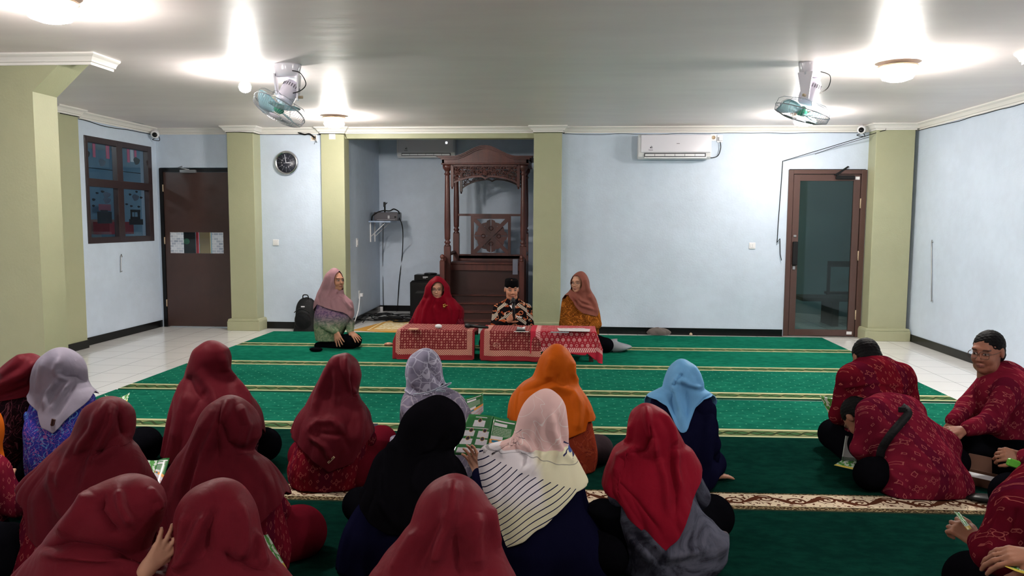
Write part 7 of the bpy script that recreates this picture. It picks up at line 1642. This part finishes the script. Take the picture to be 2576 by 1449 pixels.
# man bottom right
y0 = 2.72; hc = QY(2690, 1105, y0+.1); Rf = frame(.5, .5)
ar = [(QY(2572, 1282, y0), QY(2512, 1392, y0-.02), QY(2462, 1366, y0+.2)), (QY(2780, 1290, y0), QY(2800, 1420, y0), QY(2660, 1420, y0+.25))]; tor = (QY(2680, 1480, y0), QY(2670, 1290, y0))
lg = [('c', QY(2650, 1530, y0), K(2452, 1462, .12), .14, .11, .05), ('c', K(2452, 1462, .12), K(2600, 1500, .08), .1, .08, .05)]
man('person cut by the bottom right corner in maroon ikat shirt holding a leaflet', hc, Rf, 1.0, ar, [dict(d=(-.45, .6, .35), n=(-.3, -.6, .75), side=1, curl=.9), dict(d=(-1, .5, 0), n=(0, 0, 1), side=-1)], tor, [('c', tor[0], tor[1], .21, .19, .05), ('c', QY(2590, 1285, y0), QY(2760, 1285, y0), .095, .095, .05)], I_dk, lg, 45, vy=.5, sleeve_r=(.088, .078, .05), folds=[([(2530, 1260), (2500, 1320), (2490, 1380)], .010, 10), ([(2560, 1290), (2540, 1350)], -.008, 10)])
# person outside the bottom right corner, only the hand shows
y0 = 2.15; hc = QY(2860, 1235, y0); Rf = frame(.7, .4); ar = [(QY(2790, 1400, y0), QY(2720, 1480, y0+.05), QY(2625, 1402, y0+.2)), (QY(2900, 1400, y0), QY(2900, 1500, y0), QY(2800, 1500, y0+.2))]; tor = (QY(2850, 1700, y0), QY(2850, 1430, y0))
man('person outside the bottom right corner, one hand resting on an open booklet', hc, Rf, 1.0, ar, [dict(d=(-1, .3, -.1), n=(0, -.3, .95), side=-1, curl=.35), None], tor, [('c', tor[0], tor[1], .19, .17, .05), ('c', QY(2790, 1400, y0), QY(2900, 1400, y0), .09, .09, .05)], I_mar, [('c', QY(2850, 1700, y0), QY(2700, 1650, y0+.2), .12, .1, .05)], 46)
# person at the left edge with a drink
y0 = 3.55; hc = QY(-62, 1085, y0+.08); Rf = frame(-.3, .3)
ar = [(QY(-120, 1190, y0), QY(-140, 1290, y0), QY(-60, 1290, y0+.2)), (QY(-20, 1195, y0), QY(38, 1268, y0+.02), QY(4, 1232, y0+.2))]; tor = (QY(-70, 1370, y0), QY(-70, 1200, y0))
lg = [('c', QY(-60, 1370, y0), K(15, 1385, .14), .13, .11, .05), ('c', K(15, 1385, .14), K(-80, 1400, .08), .1, .08, .05)]
pl, _sv = man('person at the left edge in orange headscarf and rose sleeve holding a cup', hc, Rf, .95, ar, [None, dict(d=(.1, .3, .9), n=(.5, -.8, 0), side=-1, curl=.8)], tor, [('c', tor[0], tor[1], .17, .155, .05), ('c', QY(-110, 1190, y0), QY(-30, 1190, y0), .085, .085, .05)], I_pink, lg, 47, hair=None, skin=SKL)
piece('headscarf', [('e', hc+np.array((.0, -.0, .02)), (.122, .125, .135), None, .02), ('c', hc+np.array((0, 0, -.05)), hc+np.array((-.01, -.03, -.2)), .11, .16, .05)], .009, cloth('bright_orange_voile', rgb(214, 104, 30)), pl)
q = Vector(QY(14, 1214, y0+.17)); m = MB(); m.lathe([(.026, -.05), (.033, .035), (.035, .036), (.032, .035), (.025, -.046)], q, 20); glass('cup_plastic', (.85, .87, .88, 1)); t = tag(obj('plastic_cup', m, MATS['cup_plastic']), 'clear plastic cup held at the left edge of the picture', 'cup')
m = MB(); m.ell(Vector(QY(8, 1207, y0+.13)), (.04, .03, .035), 14, 9, Matrix.Rotation(.5, 3, 'Y')); m.ell(Vector(QY(12, 1198, y0+.13)), (.025, .02, .02), 10, 7); tag(obj('snack', m, mat('yellow_snack', rgb(220, 180, 90), .6, bump=lambda: noise(coord(), 40, 2))), 'yellow snack in a wrapper held with the plastic cup at the left edge', 'food')

# ------------------------------------------------------------------ brochures and small things
def bro_fn(kind):
    def f():
        u, v, _ = sep(uvn()); g = mix(noise(comb(u*3, v*3, 0.0), 1, 2), rgb(18, 92, 44), rgb(46, 124, 62)); wt = rgb(226, 224, 230); ln = lt(fr(v*46), .42)*gt(noise(comb(u*60, flo(v*46), 0.0), 1, 0), .42)
        def card(x0, x1, y0, y1): return band(u, x0, x1)*band(v, y0, y1)
        if kind == 'cards':
            c = mx(mx(card(.30, .72, .70, .86), mx(card(.08, .44, .46, .60), card(.56, .94, .44, .60))), mx(mx(card(.08, .44, .26, .40), card(.56, .94, .26, .40)), card(.08, .94, .06, .18)))
            b = mix(c, g, mix(ln*.5, wt, rgb(130, 130, 140)))
            for (x, y) in ((.5, .86), (.3, .61), (.78, .62), (.28, .41), (.76, .41), (.5, .2)): b = mix(lt(hyp(u-x, (v-y)*1.4), .075), b, rgb(44, 30, 46)); b = mix(band(hyp(u-x, (v-y)*1.4), .06, .075), b, rgb(200, 160, 90))
            return mix(mx(band(v, .93, .945)*band(u, .3, .75), band(v, .655, .67)*band(u, .1, .9)), b, wt)
        if kind == 'table':
            b = mix(mx(card(.08, .6, .78, .86), band(v, .9, .93)*band(u, .1, .9)), g, wt); b = mix(ln*band(v, .52, .76)*band(u, .08, .8), b, rgb(190, 210, 190)); b = mix(card(.05, .5, .44, .52), b, wt)
            low = lt(v, .44); t_ = mix(ln, rgb(206, 202, 208), rgb(150, 150, 160)); t_ = mix(gt(v, .34), t_, rgb(216, 150, 70)); t_ = mix(band(v, .36, .42)*band(u, .1, .35), t_, rgb(40, 120, 150)); t_ = mix(mx(band(v, .2, .215), band(v, .08, .095)), t_, rgb(190, 90, 50)); return mix(low, b, t_)
        if kind == 'grey': return mix(ln*band(u, .1, .9), mix(gt(v, .15), rgb(60, 90, 66), rgb(190, 196, 192)), rgb(150, 158, 156))
        b = mix(gt(noise(comb(u, v, 0.0), 4, 2), .5), rgb(70, 140, 60), rgb(190, 206, 190)); return mix(lt(v, .2), b, rgb(210, 190, 80))
    return f
BR = {k: mat('brochure_'+k, fn=bro_fn(k), rough=.12, spec=.6, coat=.3) for k in ('cards', 'table', 'grey', 'leaf')}
def page(name, quad, m_, parent, bow=.01, y=None):
    """quad: four corners (px, py, y) top-left, top-right, bottom-right, bottom-left"""
    Q = [Vector(QY(*q)) for q in quad]; n = (Q[1]-Q[0]).cross(Q[3]-Q[0]).normalized(); V = []; UV = []; N = 12
    for j in range(N+1):
        for i in range(N+1):
            u, v = i/N, j/N; V.append(Q[0]*(1-u)*(1-v)+Q[1]*u*(1-v)+Q[2]*u*v+Q[3]*(1-u)*v+n*bow*math.sin(PI*u)); UV.append((u, 1-v))
    o = mesh_obj(name, [tuple(p) for p in V], [(j*(N+1)+i, j*(N+1)+i+1, (j+1)*(N+1)+i+1, (j+1)*(N+1)+i) for j in range(N) for i in range(N)], m_, parent, True, uv=UV); s_ = o.modifiers.new('solid', 'SOLIDIFY'); s_.thickness = .0012; s_.offset = 0; return o
def brochure(label, pages, name='brochure'):
    P = [QY(*q) for pg in pages for q in pg[0]]; c = np.mean(P, 0); c[2] = min(p[2] for p in P); t = thing(name, label, 'brochure', tuple(c), 'green event brochures')
    for quad, k, bow in pages: page('page', quad, BR[k], t, bow)
    return t
brochure('large open green brochure with white cards held between the black and the striped headscarves', [([(1180, 1042, 3.95), (1242, 1047, 4.0), (1222, 1149, 3.84), (1137, 1144, 3.78)], 'cards', -.006), ([(1242, 1047, 4.0), (1302, 1060, 3.95), (1290, 1150, 3.82), (1222, 1149, 3.84)], 'table', .006)])
brochure('green brochure with orange table upright beyond the lavender headscarf', [([(1168, 1003, 5.0), (1215, 989, 5.05), (1216, 1035, 5.0), (1188, 1060, 4.9)], 'table', .004)])
brochure('bright green brochure sticking out behind the large maroon headscarf at the left', [([(262, 993, 4.6), (300, 1000, 4.62), (318, 1009, 4.55), (290, 1020, 4.5)], 'leaf', .004), ([(300, 1000, 4.62), (327, 987, 4.66), (320, 1010, 4.55), (306, 1012, 4.55)], 'leaf', .004)])
brochure('open green and white brochure between two maroon headscarves at the left', [([(357, 1154, 4.2), (397, 1158, 4.2), (384, 1205, 4.08), (372, 1190, 4.08)], 'leaf', .006), ([(397, 1158, 4.2), (427, 1152, 4.22), (404, 1232, 4.02), (384, 1205, 4.08)], 'table', -.006)])
brochure('green patterned leaflet standing beside the dark maroon skirt at the bottom', [([(656, 1344, 2.95), (674, 1344, 2.97), (724, 1434, 2.85), (698, 1440, 2.83)], 'leaf', .006)])
brochure('white and green brochure held by the bowed reader on the right', [([(2062, 995, 5.2), (2100, 1002, 5.2), (2110, 1047, 5.12), (2087, 1046, 5.12)], 'leaf', .005)])
brochure('grey glossy brochure standing open before the person bent forward', [([(2127, 1096, 4.85), (2162, 1102, 4.85), (2156, 1160, 4.72), (2117, 1158, 4.72)], 'grey', .006), ([(2117, 1158, 4.72), (2156, 1160, 4.72), (2150, 1182, 4.6), (2098, 1170, 4.62)], 'leaf', .0)])
brochure('thin dark green leaflet edge in the hand at the bottom right', [([(2400, 1286, 3.0), (2413, 1288, 3.02), (2445, 1330, 2.92), (2434, 1334, 2.9)], 'leaf', .003)])
brochure('open white and green booklet under a hand at the bottom right corner', [([(2540, 1398, 2.42), (2590, 1392, 2.44), (2600, 1412, 2.38), (2533, 1412, 2.38)], 'grey', .003), ([(2533, 1412, 2.38), (2600, 1412, 2.38), (2600, 1449, 2.28), (2528, 1425, 2.34)], 'leaf', .003)])
q = Vector(QY(2549, 1166, 4.15)); m = MB(); m.box(q+Vector((-.03, -.012, -.02)), q+Vector((.03, .012, .022)), bev=.006, R=Matrix.Rotation(.3, 3, 'Y')); tag(obj('snack_wrapper', m, mat('green_wrapper', rgb(96, 176, 60), .3)), 'small bright green wrapper in the hand at the right edge', 'wrapper')
m = MB(); Q = [Vector(QY(*p)) for p in ((926, 1066, 4.85), (950, 1066, 4.87), (946, 1092, 4.8), (930, 1104, 4.78))]; m.prism(Q, (0, .009, 0)); tag(obj('phone', m, mat('phone_grey', rgb(70, 70, 84), .2)), 'dark grey phone beside the lone maroon headscarf with the cream tag', 'phone')
m = MB(); m.tube([on_z(690, 1137, .03), on_z(702, 1122, .05)], .008, 6); tag(obj('pen', m, M_wp), 'white pen lying by the black knee in the front left row', 'pen')
# snack box
q = on_z(2478, 1232); t = thing('cardboard_box', 'small open brown snack box with white paper at the right', 'box', q); mc = mat('brown_card', rgb(96, 62, 44), .7); Rb = Matrix.Rotation(-.75, 3, 'Z')
def rb_(a, b): m_ = MB(); m_.box(a, b); m_.v = [tuple(Rb @ Vector(v)+q+Vector((0, .08, .016))) for v in m_.v]; return m_
m = rb_((-.11, -.08, 0), (.11, .08, .004)); 
for a, b in (((-.11, -.08, 0), (-.107, .08, .05)), ((.107, -.08, 0), (.11, .08, .05)), ((-.11, -.08, 0), (.11, -.077, .05)), ((-.11, .077, 0), (.11, .08, .05))):
    k = rb_(a, b); m.add(k.v, k.f)
obj('box_tray', m, mc, t); obj('paper_liner', rb_((-.08, -.07, .035), (.10, .05, .04)), M_wp, t)
m = MB(); P = [Rb @ Vector(v)+q+Vector((0, .08, .016)) for v in ((-.11, .08, .05), (.05, .08, .05), (.03, .13, .13), (-.09, .13, .13))]; m.prism(P, (0, .004, 0)); obj('box_lid', m, mc, t)
m = MB(); q = on_z(2490, 1268); m.ell(q+Vector((0, 0, .03)), (.14, .06, .02), 24, 8, Matrix.Rotation(-.3, 3, 'Z')); tag(obj('sandal', m, M_black), 'flat black sandal on the dark carpet beside the snack box', 'shoe')
